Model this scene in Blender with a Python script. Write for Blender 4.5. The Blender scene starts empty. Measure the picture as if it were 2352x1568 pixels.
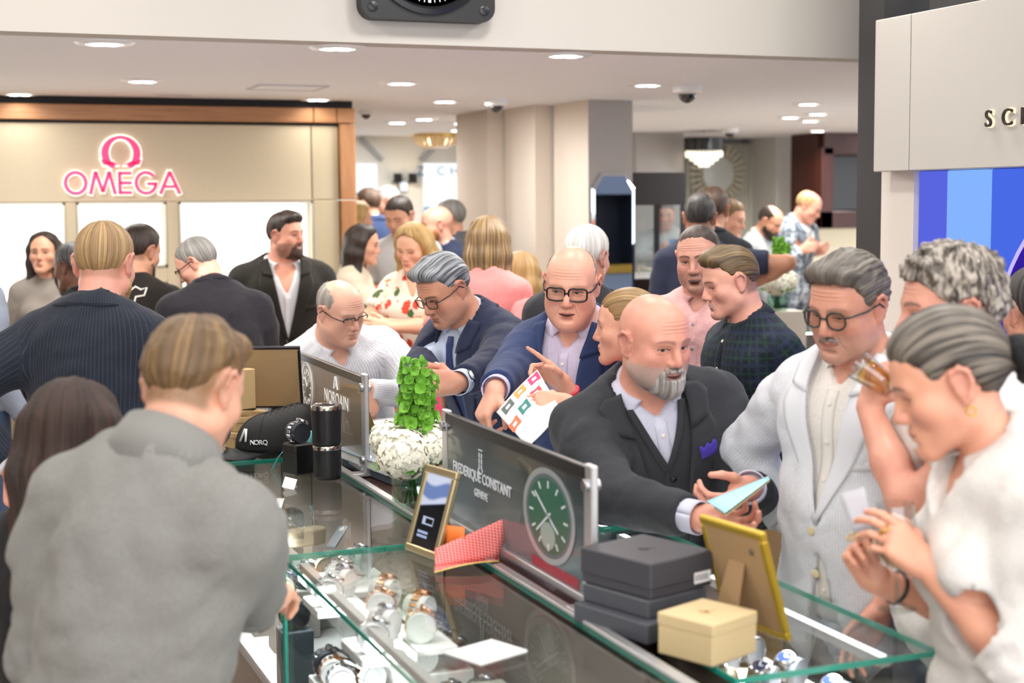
import bpy, bmesh, math, random
import numpy as np
from mathutils import Vector, Matrix
random.seed(7)
scene = bpy.context.scene
COL = scene.collection

# ------------------------------------------------------------------ camera
FPX, CAMH, YAW, RHO, YH = 3450.0, 1.85, math.radians(21.5), .0075, 462.0
_pit = math.atan((784 - YH) / FPX)
CF = np.array([math.sin(YAW) * math.cos(_pit), math.cos(YAW) * math.cos(_pit), -math.sin(_pit)])
_r0 = np.array([math.cos(YAW), -math.sin(YAW), 0.0]); _u0 = np.cross(_r0, CF)
CR = _r0 * math.cos(RHO) - _u0 * math.sin(RHO)
CU = _u0 * math.cos(RHO) + _r0 * math.sin(RHO)
CP = np.array([0.0, 0.0, CAMH])
cam = bpy.data.cameras.new('camera'); camo = bpy.data.objects.new('camera', cam); COL.objects.link(camo)
camo.matrix_world = Matrix(((CR[0], CU[0], -CF[0], 0), (CR[1], CU[1], -CF[1], 0), (CR[2], CU[2], -CF[2], CAMH), (0, 0, 0, 1)))
cam.sensor_width = 36; cam.lens = FPX / 2352 * 36; cam.clip_start = .05
cam.dof.use_dof = True; cam.dof.focus_distance = 4.6; cam.dof.aperture_fstop = 2.8
scene.camera = camo
scene.view_settings.view_transform = 'Standard'; scene.view_settings.look = 'None'
scene.view_settings.gamma = 1; scene.view_settings.use_curve_mapping = False
scene.view_settings.exposure = 0.08
WORLD_S, LAMP_P = 3.0, 15.0
cy = scene.cycles
cy.use_denoising = True; cy.max_bounces = 8; cy.diffuse_bounces = 4; cy.glossy_bounces = 4
cy.transmission_bounces = 6; cy.transparent_max_bounces = 24; cy.sample_clamp_indirect = 6; cy.use_light_tree = True
cy.caustics_reflective = False; cy.caustics_refractive = False


# ------------------------------------------------------------------ light
_w = bpy.data.worlds.new('world'); scene.world = _w; _w.use_nodes = True
_w.node_tree.nodes['Background'].inputs[0].default_value = (.92, .95, 1.0, 1); _w.node_tree.nodes['Background'].inputs[1].default_value = WORLD_S
def _area(name, loc, size, power, col=(1, .975, .94), rot=(0, 0, 0), spread=3.14):
    l = bpy.data.lights.new(name, 'AREA'); l.shape = 'DISK'; l.size = size; l.energy = power; l.color = col; l.spread = spread
    o = bpy.data.objects.new(name, l); COL.objects.link(o); o.location = loc; o.rotation_euler = rot; return o
for _x in (-1.2, .4, 2.0, 3.1):
    for _y in (-1.0, .9, 2.8, 4.6): _area('shop_ceiling_lamp', (_x, _y, 3.26), .35, LAMP_P)  # unseen fill lights above the near zone, without fittings
for _x, _y in ((-1.2, 7.0), (.6, 7.9), (2.9, 6.2), (4.6, 6.6), (5.6, 7.6), (4.2, 10.2), (6.5, 10.5), (3.6, 12.2), (8.3, 11.8), (2.9, 8.4), (2.7, 10.4)): _area('shop_ceiling_lamp', (_x, _y, 2.43), .35, LAMP_P * (.7 if _y < 8.2 else 1.3))  # added fill lights without fittings, to brighten piers and far room

def ray(px, py): return FPX * CF + (px - 1176) * CR - (py - 784) * CU
def at(px, py, s): return CP + ray(px, py) / s                       # a point at a known size (pixels per metre)
def at_z(px, py, z):
    d = ray(px, py); return CP + d * ((z - CAMH) / d[2])
def at_x(px, py, x):
    d = ray(px, py); return CP + d * (x / d[0])
def at_y(px, py, y):
    d = ray(px, py); return CP + d * (y / d[1])

# ------------------------------------------------------------------ materials
def srgb(c):
    if isinstance(c, str): c = [int(c[i:i + 2], 16) / 255 for i in (0, 2, 4)]
    return tuple((x / 12.92 if x <= .04045 else ((x + .055) / 1.055) ** 2.4) for x in c[:3]) + (1.0,)

class E:                                                              # small expression helper over math nodes
    def __init__(s, nt, sock): s.nt, s.s = nt, sock
    def _m(s, op, *a, clamp=False):
        n = s.nt.nodes.new('ShaderNodeMath'); n.operation = op; n.use_clamp = clamp
        for i, v in enumerate((s,) + a):
            if isinstance(v, E): s.nt.links.new(v.s, n.inputs[i])
            else: n.inputs[i].default_value = v
        return E(s.nt, n.outputs[0])
    def __add__(s, o): return s._m('ADD', o)
    __radd__ = __add__
    def __sub__(s, o): return s._m('SUBTRACT', o)
    def __rsub__(s, o): return (s * -1.0) + o
    def __mul__(s, o): return s._m('MULTIPLY', o)
    __rmul__ = __mul__
    def __truediv__(s, o): return s._m('DIVIDE', o)
    def abs(s): return s._m('ABSOLUTE')
    def mn(s, o): return s._m('MINIMUM', o)
    def mx(s, o): return s._m('MAXIMUM', o)
    def sqrt(s): return s._m('SQRT')
    def mod(s, o): return s._m('FLOORED_MODULO', o)
    def sin(s): return s._m('SINE')
    def ss(s, a, b):                                                  # smoothstep, a may exceed b
        n = s.nt.nodes.new('ShaderNodeMapRange'); n.interpolation_type = 'SMOOTHSTEP'
        s.nt.links.new(s.s, n.inputs[0])
        for i, v in ((1, a), (2, b)):
            if isinstance(v, E): s.nt.links.new(v.s, n.inputs[i])
            else: n.inputs[i].default_value = v
        return E(s.nt, n.outputs[0])

def mixc(nt, fac, a, b):
    n = nt.nodes.new('ShaderNodeMix'); n.data_type = 'RGBA'
    for sock, v in ((n.inputs[0], fac), (n.inputs[6], a), (n.inputs[7], b)):
        if isinstance(v, E): nt.links.new(v.s, sock)
        elif isinstance(v, (tuple, list)): sock.default_value = v
        elif isinstance(v, (int, float)): sock.default_value = v
        else: nt.links.new(v, sock)
    return n.outputs[2]

def new_mat(name):
    m = bpy.data.materials.new(name); m.use_nodes = True
    nt = m.node_tree; b = nt.nodes['Principled BSDF']
    return m, nt, b
def attr(nt, name):
    n = nt.nodes.new('ShaderNodeAttribute'); n.attribute_name = name
    s = nt.nodes.new('ShaderNodeSeparateXYZ'); nt.links.new(n.outputs['Vector'], s.inputs[0])
    return n.outputs['Vector'], E(nt, s.outputs[0]), E(nt, s.outputs[1]), E(nt, s.outputs[2])
def noise(nt, vec, scale, detail=3, rough=.5, mul=None):
    n = nt.nodes.new('ShaderNodeTexNoise'); n.inputs['Scale'].default_value = scale
    n.inputs['Detail'].default_value = detail; n.inputs['Roughness'].default_value = rough
    if mul is not None:
        v = nt.nodes.new('ShaderNodeVectorMath'); v.operation = 'MULTIPLY'
        nt.links.new(vec, v.inputs[0]); v.inputs[1].default_value = mul; vec = v.outputs[0]
    nt.links.new(vec, n.inputs['Vector'])
    return E(nt, n.outputs['Fac'])
def bump(nt, b, h, strength=.3, dist=.002):
    n = nt.nodes.new('ShaderNodeBump'); n.inputs['Strength'].default_value = strength; n.inputs['Distance'].default_value = dist
    nt.links.new(h.s, n.inputs['Height']); nt.links.new(n.outputs[0], b.inputs['Normal'])
def objco(nt):
    n = nt.nodes.new('ShaderNodeTexCoord'); return n.outputs['Object']

_M = {}
def plain(name, c, rough=.5, metal=0.0, spec=.5, nz=0.0, nscale=30.0, coat=0.0, emit=None, es=0.0, bmp=0.0):
    if name in _M: return _M[name]
    m, nt, b = new_mat(name); c = srgb(c)
    b.inputs['Base Color'].default_value = c; b.inputs['Roughness'].default_value = rough
    b.inputs['Metallic'].default_value = metal; b.inputs['Specular IOR Level'].default_value = spec
    b.inputs['Coat Weight'].default_value = coat
    if nz or bmp:
        f = noise(nt, objco(nt), nscale)
        if nz:
            lo = tuple(x * (1 - nz) for x in c[:3]) + (1,); hi = tuple(min(1, x * (1 + nz)) for x in c[:3]) + (1,)
            nt.links.new(mixc(nt, f, lo, hi), b.inputs['Base Color'])
        if bmp: bump(nt, b, f, bmp)
    if emit is not None:
        b.inputs['Emission Color'].default_value = srgb(emit); b.inputs['Emission Strength'].default_value = es
    _M[name] = m; return m
def wood(name, c1, c2, axis=2, scale=6.0, rough=.4, coat=0.0):
    if name in _M: return _M[name]
    m, nt, b = new_mat(name)
    mul = [18.0, 18.0, 18.0]; mul[axis] = .8
    f = noise(nt, objco(nt), scale, 5, .6, mul)
    nt.links.new(mixc(nt, f.ss(.3, .7), srgb(c1), srgb(c2)), b.inputs['Base Color'])
    b.inputs['Roughness'].default_value = rough; b.inputs['Coat Weight'].default_value = coat
    _M[name] = m; return m
def glass(name, tint='FFFFFF', refl=1.0, rough=0.0, dens=1.0):
    """thin pane: clear with a fresnel reflection"""
    if name in _M: return _M[name]
    m = bpy.data.materials.new(name); m.use_nodes = True; nt = m.node_tree
    for n in list(nt.nodes):
        if n.type == 'BSDF_PRINCIPLED': nt.nodes.remove(n)
    out = nt.nodes['Material Output']
    t = nt.nodes.new('ShaderNodeBsdfTransparent'); t.inputs[0].default_value = srgb(tint)
    g = nt.nodes.new('ShaderNodeBsdfGlossy'); g.inputs['Roughness'].default_value = rough
    fr = nt.nodes.new('ShaderNodeLayerWeight'); fr.inputs[0].default_value = .5
    mx = nt.nodes.new('ShaderNodeMixShader'); fa = E(nt, fr.outputs['Facing']); f2 = fa * fa
    f = ((f2 * f2 * fa) * .96 + .04) * (refl * .55)                    # two faces per pane: Schlick, shared between them
    nt.links.new(f.s, mx.inputs[0]); nt.links.new(t.outputs[0], mx.inputs[1]); nt.links.new(g.outputs[0], mx.inputs[2])
    nt.links.new(mx.outputs[0], out.inputs[0])
    _M[name] = m; return m
def glow(name, c, s):
    if name in _M: return _M[name]
    m = bpy.data.materials.new(name); m.use_nodes = True; nt = m.node_tree
    for n in list(nt.nodes):
        if n.type == 'BSDF_PRINCIPLED': nt.nodes.remove(n)
    e = nt.nodes.new('ShaderNodeEmission'); e.inputs[0].default_value = srgb(c); e.inputs[1].default_value = s
    nt.links.new(e.outputs[0], nt.nodes['Material Output'].inputs[0])
    _M[name] = m; return m

# face paint: lips, brows, eyes, stubble in head coordinates (skin features; eye glint, lid and nostril shade painted too)
def build_face_group():
    g = bpy.data.node_groups.new('face_features', 'ShaderNodeTree')
    I = g.interface
    def inp(n, t, d):
        s = I.new_socket(n, in_out='INPUT', socket_type='NodeSocket' + t); s.default_value = d
    inp('Skin', 'Color', (.7, .4, .3, 1)); inp('Lip', 'Color', (.5, .2, .18, 1)); inp('Brow', 'Color', (.1, .06, .04, 1))
    inp('BrowAmt', 'Float', .8); inp('Iris', 'Color', (.08, .05, .03, 1)); inp('Open', 'Float', .7); inp('GazeX', 'Float', 0.0); inp('GazeZ', 'Float', 0.0)
    inp('Stubble', 'Color', (.1, .07, .05, 1)); inp('StubbleAmt', 'Float', 0.0); inp('Smile', 'Float', 0.0); inp('MouthOpen', 'Float', 0.0); inp('LipAmt', 'Float', .6)
    inp('Scalp', 'Color', (.1, .07, .05, 1)); inp('ScalpAmt', 'Float', 0.0); inp('Age', 'Float', .5)
    I.new_socket('Color', in_out='OUTPUT', socket_type='NodeSocketColor'); I.new_socket('Wet', in_out='OUTPUT', socket_type='NodeSocketFloat'); I.new_socket('Height', in_out='OUTPUT', socket_type='NodeSocketFloat')
    gi = g.nodes.new('NodeGroupInput'); go = g.nodes.new('NodeGroupOutput')
    In = lambda n: E(g, gi.outputs[n])
    vec, x, y, z = attr(g, 'hc')
    ax = x.abs(); front = y.ss(.035, .055)
    n1 = noise(g, vec, 220, 2); n2 = noise(g, vec, 28, 3)
    col = gi.outputs['Skin']
    # ruddy cheeks, nose, ears
    r = ((ax - .045) * (ax - .045) * 700.0 + (z + .035) * (z + .035) * 900.0); flush = r.ss(1.0, 0.0) * front
    nose = (ax * ax * 2600.0 + (z + .034) * (z + .034) * 2200.0).ss(1.0, .1) * y.ss(.095, .108)
    ear = ax.ss(.076, .084) * z.ss(-.05, -.03) * z.ss(.045, .03)
    col = mixc(g, (flush * .28 + nose * .35 + ear * .4) * .8, col, In('Lip').s)
    col = mixc(g, n2.ss(.35, .75) * .16, col, In('Lip').s)
    # stubble on jaw and lip
    jaw = (z * -1.0).ss(.035, .052) * y.ss(-.02, .015) * (z * -1.0).ss(.135, .11)
    cheekline = (ax * 0.9 + z * -1.0).ss(.045, .065)
    mous = (ax.ss(.034, .022)) * ((z + .05).abs()).ss(.014, .006)
    st = (jaw * cheekline).mx(mous * front) * (n1.ss(.25, .7) * .6 + .4) * In('StubbleAmt')
    col = mixc(g, st, col, In('Stubble').s)
    # shaved scalp
    sc = (z + y * -.35).ss(.035, .05).mx(y.ss(-.01, -.04) * z.ss(-.06, -.04)) * In('ScalpAmt') * (n1 * .6 + .55)
    col = mixc(g, sc, col, In('Scalp').s)
    # brows
    u = (ax - .031) / .0235
    zb = u * u * -.0055 + .0235
    bt = u.ss(1.25, -.6) * .0022 + .0022
    brow = ((z - zb).abs() - bt + (n1 - .5) * .004).ss(.0016, -.0012) * (u.abs()).ss(1.05, .8) * front * In('BrowAmt')
    col = mixc(g, brow, col, In('Brow').s)
    # eyes
    ue = (ax - .0315) / .0158; uu = ue * ue
    lens = (1.0 - uu)
    zu = lens * (In('Open') * .0095 - .0035); zl = lens * -.0042
    ins = uu.ss(1.0, .97) * front
    eye = (zu - z).ss(-.0004, .0004) * (z - zl).ss(-.0004, .0004) * ins
    xi = ax - .0315
    sx = x.ss(-.001, .001) * 2.0 - 1.0
    xi = xi * sx - In('GazeX'); zi = z - In('GazeZ')
    d = (xi * xi + zi * zi).sqrt()
    ec = mixc(g, d.ss(.0062, .0054), (.62, .57, .54, 1), In('Iris').s)
    ec = mixc(g, d.ss(.0029, .0023), ec, (.004, .004, .004, 1))
    ec = mixc(g, (((xi + .002).abs() + (zi - .002).abs())).ss(.0016, .001), ec, (.9, .9, .9, 1))  # catchlight painted into the eye colour
    ec = mixc(g, (zu - z).ss(.003, 0.0) * .55, ec, (.05, .03, .025, 1))  # upper lid's shade painted on to the eyeball
    col = mixc(g, eye, col, ec)
    lash = ((z - zu).abs()).ss(.0019, .0007) * uu.ss(1.15, .95) * front
    col = mixc(g, lash * .9, col, (.02, .013, .01, 1))
    low = ((z - zl).abs()).ss(.0014, .0004) * uu.ss(1.05, .9) * front
    col = mixc(g, low * .45, col, (.08, .03, .025, 1))
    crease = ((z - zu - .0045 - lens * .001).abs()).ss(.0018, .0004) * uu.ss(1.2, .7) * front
    col = mixc(g, crease * .35, col, (.16, .06, .045, 1))  # shade of the lid fold painted into the skin colour
    # mouth: lips, line, teeth
    w = In('Smile') * .007 + .0262
    um = ax / w; um2 = um * um
    zc = um2 * In('Smile') * .010 - .0655
    zt = (1.0 - um2) * .0062 - ax.ss(.006, 0.0) * .0016; zbm = (1.0 - um2) * -.0085 - In('MouthOpen') * (1.0 - um2) * .016
    zz = z - zc
    lip = (zt - zz).ss(-.001, .0012) * (zz - zbm).ss(-.001, .0012) * um2.ss(1.05, .85) * front
    col = mixc(g, lip * In('LipAmt'), col, In('Lip').s)
    mo = In('MouthOpen').mx(In('Smile') * .35)
    gap = (1.0 - um2) * (mo * -.017) - .0004
    inside = (zz * -1.0).ss(-.0009, .0006) * (zz - gap).ss(-.0012, .0004) * um2.ss(1.08, .9) * front
    tc = mixc(g, (zz * -1.0).ss(.007, .0055) * (In('Smile').mx(In('MouthOpen') * .2)).ss(.12, .4), (.05, .012, .01, 1), (.62, .56, .50, 1))
    col = mixc(g, inside * .95, col, tc)
    nst = (((ax - .0075) * (ax - .0075) * 60000.0) + ((z + .0445) * (z + .0445) * 130000.0)).ss(1.0, .4) * y.ss(.095, .1)
    col = mixc(g, nst * .75, col, (.06, .02, .015, 1))  # nostril shade painted as dark ellipses
    naso = ((ax - .0185) - (z * -1.0 - .036) * .42).abs().ss(.0042, 0.0) * z.ss(-.032, -.042) * z.ss(-.086, -.074) * front
    bag = ((z - lens * -.0065 + .0085).abs()).ss(.0026, 0.0) * uu.ss(1.25, .5) * front
    fore = (z * 700.0 + ax * ax * 900.0 + n2 * 2.5).sin() * z.ss(.036, .046) * z.ss(.078, .066) * ax.ss(.048, .03) * front
    crow = ((ax - .052).abs()).ss(.010, .002) * (z * 900.0 + ax * 300.0).sin() * (z.abs()).ss(.014, .006) * y.ss(.03, .05)
    glab = ((ax - .006).abs()).ss(.0025, 0.0) * z.ss(.012, .02) * z.ss(.04, .03) * front
    hgt = (naso * 1.0 + bag * .55 + fore * -.28 + crow * -.22 + glab * .5) * In('Age') * -1.0 + brow * .25 + lip * .25
    g.links.new(col, go.inputs[0]); g.links.new(eye.s, go.inputs[1]); g.links.new(hgt.s, go.inputs[2])
    return g
FACE = build_face_group()

def skin_mat(name, skin='D9A58C', lip='B06258', brow='3A2A20', browamt=.75, iris='3A2A1E', open=.75, gx=0.0, gz=0.0,
             stub='3A2E28', stubamt=0.0, smile=0.0, mouth=0.0, lipamt=.62, age=.6, scalp='3A2E28', scalpamt=0.0):
    m, nt, b = new_mat(name)
    g = nt.nodes.new('ShaderNodeGroup'); g.node_tree = FACE
    for k, v in dict(Skin=srgb(skin), Lip=srgb(lip), Brow=srgb(brow), BrowAmt=browamt, Iris=srgb(iris), Open=open, GazeX=gx, GazeZ=gz,
                     Stubble=srgb(stub), StubbleAmt=stubamt, Smile=smile, MouthOpen=mouth, LipAmt=lipamt, Scalp=srgb(scalp), ScalpAmt=scalpamt, Age=age).items():
        g.inputs[k].default_value = v
    nt.links.new(g.outputs[0], b.inputs['Base Color'])
    b.inputs['Roughness'].default_value = .42; b.inputs['Specular IOR Level'].default_value = .4
    b.inputs['Subsurface Weight'].default_value = .0
    bump(nt, b, E(nt, g.outputs[2]) + noise(nt, attr(nt, 'hc')[0], 260, 3) * .12, .85, .0035)
    return m

def hair_mat(name, c1='2A1C14', c2='4A3424', grey=None, rough=.45, iso=False):
    m, nt, b = new_mat(name); m['c1'] = c1
    v, *_ = attr(nt, 'hs')
    f = noise(nt, v, 1.0, 4, .6, (110, 70, 70) if iso else (260, 5, 5)); f2 = noise(nt, v, 1.0, 2, .5, (45, 30, 30) if iso else (45, 3, 3))
    col = mixc(nt, f.ss(.3, .7), srgb(c1), srgb(c2))
    col = mixc(nt, f2.ss(.35, .7) * .55, col, srgb(c1))
    if grey: col = mixc(nt, noise(nt, v, 1.0, 3, .6, (90, 60, 60) if iso else (190, 6, 6)).ss(.42, .62), col, srgb(grey))
    nt.links.new(col, b.inputs['Base Color']); b.inputs['Roughness'].default_value = rough; b.inputs['Specular IOR Level'].default_value = .45
    bump(nt, b, f, .7, .004)
    return m

def fabric(name, c, pat=None, c2='FFFFFF', c3=None, p=.012, w=.12, rough=.85, sheen=.2, amt=1.0, bmp=.25):
    if name in _M: return _M[name]
    m, nt, b = new_mat(name)
    v, x, y, z = attr(nt, 'tc')
    col = srgb(c)
    f = noise(nt, v, 420, 2)
    def line(t, per, wd): return ((t / per).mod(1.0) - .5).abs().ss(wd * .5 + .04, wd * .5 - .04)
    if pat in ('stripe', 'pinstripe', 'seersucker'):
        l = line(x, p, w)
        if pat == 'pinstripe': l = l * line(z, .004, .5)
        col = mixc(nt, l * amt, col, srgb(c2))
    elif pat in ('check', 'plaid', 'gingham'):
        a, d = line(x, p, w), line(z, p, w)
        col = mixc(nt, a * amt, col, srgb(c2)); col = mixc(nt, d * amt, col, srgb(c2))
        if c3:
            a, d = line(x + p * .37, p * 2, w * .6), line(z + p * .37, p * 2, w * .6)
            col = mixc(nt, a.mx(d) * .8 * amt, col, srgb(c3))
    elif pat == 'floral':
        vo = nt.nodes.new('ShaderNodeTexVoronoi'); vo.inputs['Scale'].default_value = 1 / p; nt.links.new(v, vo.inputs['Vector'])
        d = E(nt, vo.outputs['Distance']); cs = nt.nodes.new('ShaderNodeSeparateXYZ'); nt.links.new(vo.outputs['Color'], cs.inputs[0])
        pick = E(nt, cs.outputs[0]); nn = noise(nt, v, 90, 2)
        c4 = mixc(nt, pick.ss(.45, .5), srgb(c2), srgb(c3 or c2)); c4 = mixc(nt, pick.ss(.72, .76), c4, srgb('4F6B3A'))
        col = mixc(nt, (d + (nn - .5) * .5).ss(.42, .34) * pick.ss(.1, .14) * amt, col, c4)
    elif pat == 'heather':
        col = mixc(nt, noise(nt, v, 300, 4, .7).ss(.35, .65) * amt, col, srgb(c2))
    col = mixc(nt, f.ss(.3, .8) * .22, col, (0.0, 0.0, 0.0, 1)) if pat != 'none' else col
    if isinstance(col, tuple): b.inputs['Base Color'].default_value = col
    else: nt.links.new(col, b.inputs['Base Color'])
    b.inputs['Roughness'].default_value = rough; b.inputs['Sheen Weight'].default_value = sheen * .4; b.inputs['Specular IOR Level'].default_value = .25
    big = noise(nt, v, 14, 3, .55)
    bump(nt, b, big * 4.0 + f * .12, bmp, .006)
    _M[name] = m; return m
# ------------------------------------------------------------------ objects
def link(o, parent=None):
    COL.objects.link(o)
    if parent is not None: o.parent = parent
    return o
def tag(o, label=None, cat=None, group=None, kind=None):
    if label: o['label'] = label
    if cat: o['category'] = cat
    if group: o['group'] = group
    if kind: o['kind'] = kind
    return o
def empty(name, loc, label=None, cat=None, group=None, rz=0.0):
    o = bpy.data.objects.new(name, None); o.empty_display_size = .1; o.location = loc; o.rotation_euler = (0, 0, rz)
    link(o); return tag(o, label, cat, group)
def mesh_np(name, V, Fq, mat, parent=None, smooth=True, attrs=None, origin=None):
    """V (n,3), Fq (m,4) or (m,3) or list of lists"""
    me = bpy.data.meshes.new(name)
    V = np.asarray(V, dtype=np.float32)
    if origin is not None: V = V - np.asarray(origin, dtype=np.float32)
    if isinstance(Fq, np.ndarray):
        n, k = Fq.shape
        me.vertices.add(len(V)); me.vertices.foreach_set('co', V.ravel())
        me.loops.add(n * k); me.loops.foreach_set('vertex_index', Fq.astype(np.int32).ravel())
        me.polygons.add(n); me.polygons.foreach_set('loop_start', np.arange(0, n * k, k, dtype=np.int32))
        me.update(calc_edges=True)
    else:
        me.from_pydata([tuple(v) for v in V], [], Fq); me.update()
    if smooth: me.polygons.foreach_set('use_smooth', np.ones(len(me.polygons), dtype=bool))
    for an, av in (attrs or {}).items():
        a = me.attributes.new(an, 'FLOAT_VECTOR', 'POINT'); a.data.foreach_set('vector', np.asarray(av, dtype=np.float32).ravel())
    me.materials.append(mat)
    o = bpy.data.objects.new(name, me); link(o, parent)
    return o

# ------------------------------------------------------------------ implicit surfaces
A3 = lambda *a: np.array(a, dtype=np.float64)
def unit(v):
    v = np.asarray(v, dtype=np.float64); return v / (np.linalg.norm(v) + 1e-12)
def smin(a, b, k):
    h = np.maximum(k - np.abs(a - b), 0) / k
    return np.minimum(a, b) - h * h * (k * .25)
def smax(a, b, k): return -smin(-a, -b, k)
class Field:
    def __init__(s): s.P = []; s.cuts = []
    def rc(s, a, b, ra, rb=None, k=.02, sub=False):
        s.P.append(('rc', np.asarray(a, float), np.asarray(b, float), ra, ra if rb is None else rb, k, sub)); return s
    def el(s, c, r, R=None, k=.02, sub=False):
        s.P.append(('el', np.asarray(c, float), np.asarray(r, float) * np.ones(3), R, 0, k, sub)); return s
    def chain(s, pts, rs, k=.02):
        for i in range(len(pts) - 1): s.rc(pts[i], pts[i + 1], rs[i], rs[i + 1], k)
        return s
    @staticmethod
    def d1(p, X, Y, Z, off=0.0):
        t, a, b, c, d, k, sub = p
        if t == 'rc':
            ba = b - a; L = max(float(ba @ ba), 1e-12)
            x, y, z = X - a[0], Y - a[1], Z - a[2]
            h = np.clip((x * ba[0] + y * ba[1] + z * ba[2]) / L, 0, 1)
            return np.sqrt((x - h * ba[0]) ** 2 + (y - h * ba[1]) ** 2 + (z - h * ba[2]) ** 2) - (c + h * (d - c) + off)
        x, y, z = X - a[0], Y - a[1], Z - a[2]
        if c is not None:
            x, y, z = (x * c[0, 0] + y * c[1, 0] + z * c[2, 0], x * c[0, 1] + y * c[1, 1] + z * c[2, 1], x * c[0, 2] + y * c[1, 2] + z * c[2, 2])
        r = b + off
        k0 = np.sqrt((x / r[0]) ** 2 + (y / r[1]) ** 2 + (z / r[2]) ** 2)
        k1 = np.sqrt((x / r[0] ** 2) ** 2 + (y / r[1] ** 2) ** 2 + (z / r[2] ** 2) ** 2) + 1e-9
        return k0 * (k0 - 1) / k1
    def __call__(s, P, off=0.0, cuts=True):
        P = np.asarray(P, float); D = np.full(len(P), 9.0)
        for p in s.P:
            d = s.d1(p, P[:, 0], P[:, 1], P[:, 2], 0.0 if p[6] else off)
            D = smax(D, -d, p[5]) if p[6] else smin(D, d, p[5])
        if cuts:
            for c in s.cuts: D = c(P, D)
        return D
    def bounds(s, m=.03):
        lo, hi = np.full(3, 9e9), np.full(3, -9e9)
        for p in s.P:
            if p[6]: continue
            l, h = s.pb(p, m); lo = np.minimum(lo, l); hi = np.maximum(hi, h)
        return lo, hi
    @staticmethod
    def pb(p, m):
        if p[0] == 'rc':
            r = max(p[3], p[4]) + m
            return np.minimum(p[1], p[2]) - r, np.maximum(p[1], p[2]) + r
        if p[3] is None: e = p[2]
        else: e = np.sqrt(((p[3] * p[2]) ** 2).sum(1))
        return p[1] - e - m, p[1] + e + m
    def grid(s, h, bands=(), off=0.0, clip=None):
        """surface-net mesh; h coarse step, bands = [(lo3, hi3, step)] fine boxes"""
        lo, hi = s.bounds(off + .02 + h)
        if clip is not None: lo = np.maximum(lo, clip[0]); hi = np.minimum(hi, clip[1])
        ax = []
        for i in range(3):
            c = [lo[i]]; t = lo[i]
            while t < hi[i]:
                st = h
                for bl, bh, bs in bands:
                    g = max(bl[i] - t, t - bh[i], 0.0)
                    st = min(st, bs + g * .25)
                    if bl[i] > t: st = min(st, max(bs, (bl[i] - t)))
                t += st; c.append(t)
            ax.append(np.array(c, dtype=np.float64))
        D = np.full([len(a) for a in ax], .5, dtype=np.float32)
        for p in s.P:
            m = p[5] + 2.2 * h + .004 + (0 if p[6] else max(off, 0))
            l, u = s.pb(p, m)
            ix = [(max(np.searchsorted(ax[i], l[i]) - 1, 0), min(np.searchsorted(ax[i], u[i]) + 1, len(ax[i]))) for i in range(3)]
            if any(b - a < 1 for a, b in ix): continue
            sl = tuple(slice(a, b) for a, b in ix)
            X, Y, Z = ax[0][sl[0]][:, None, None], ax[1][sl[1]][None, :, None], ax[2][sl[2]][None, None, :]
            X, Y, Z = X.astype(np.float32), Y.astype(np.float32), Z.astype(np.float32)
            d = s.d1(p, X, Y, Z, 0.0 if p[6] else off)
            D[sl] = smax(D[sl], -d, p[5]) if p[6] else smin(D[sl], d, p[5])
        if s.cuts:
            I = np.argwhere(np.abs(D) < max(.05, 2.2 * h))
            P = np.stack([ax[i][I[:, i]] for i in range(3)], 1)
            d = D[I[:, 0], I[:, 1], I[:, 2]].astype(float)
            for c in s.cuts: d = c(P, d)
            D[I[:, 0], I[:, 1], I[:, 2]] = d
        return surface_net(D, ax)

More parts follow.
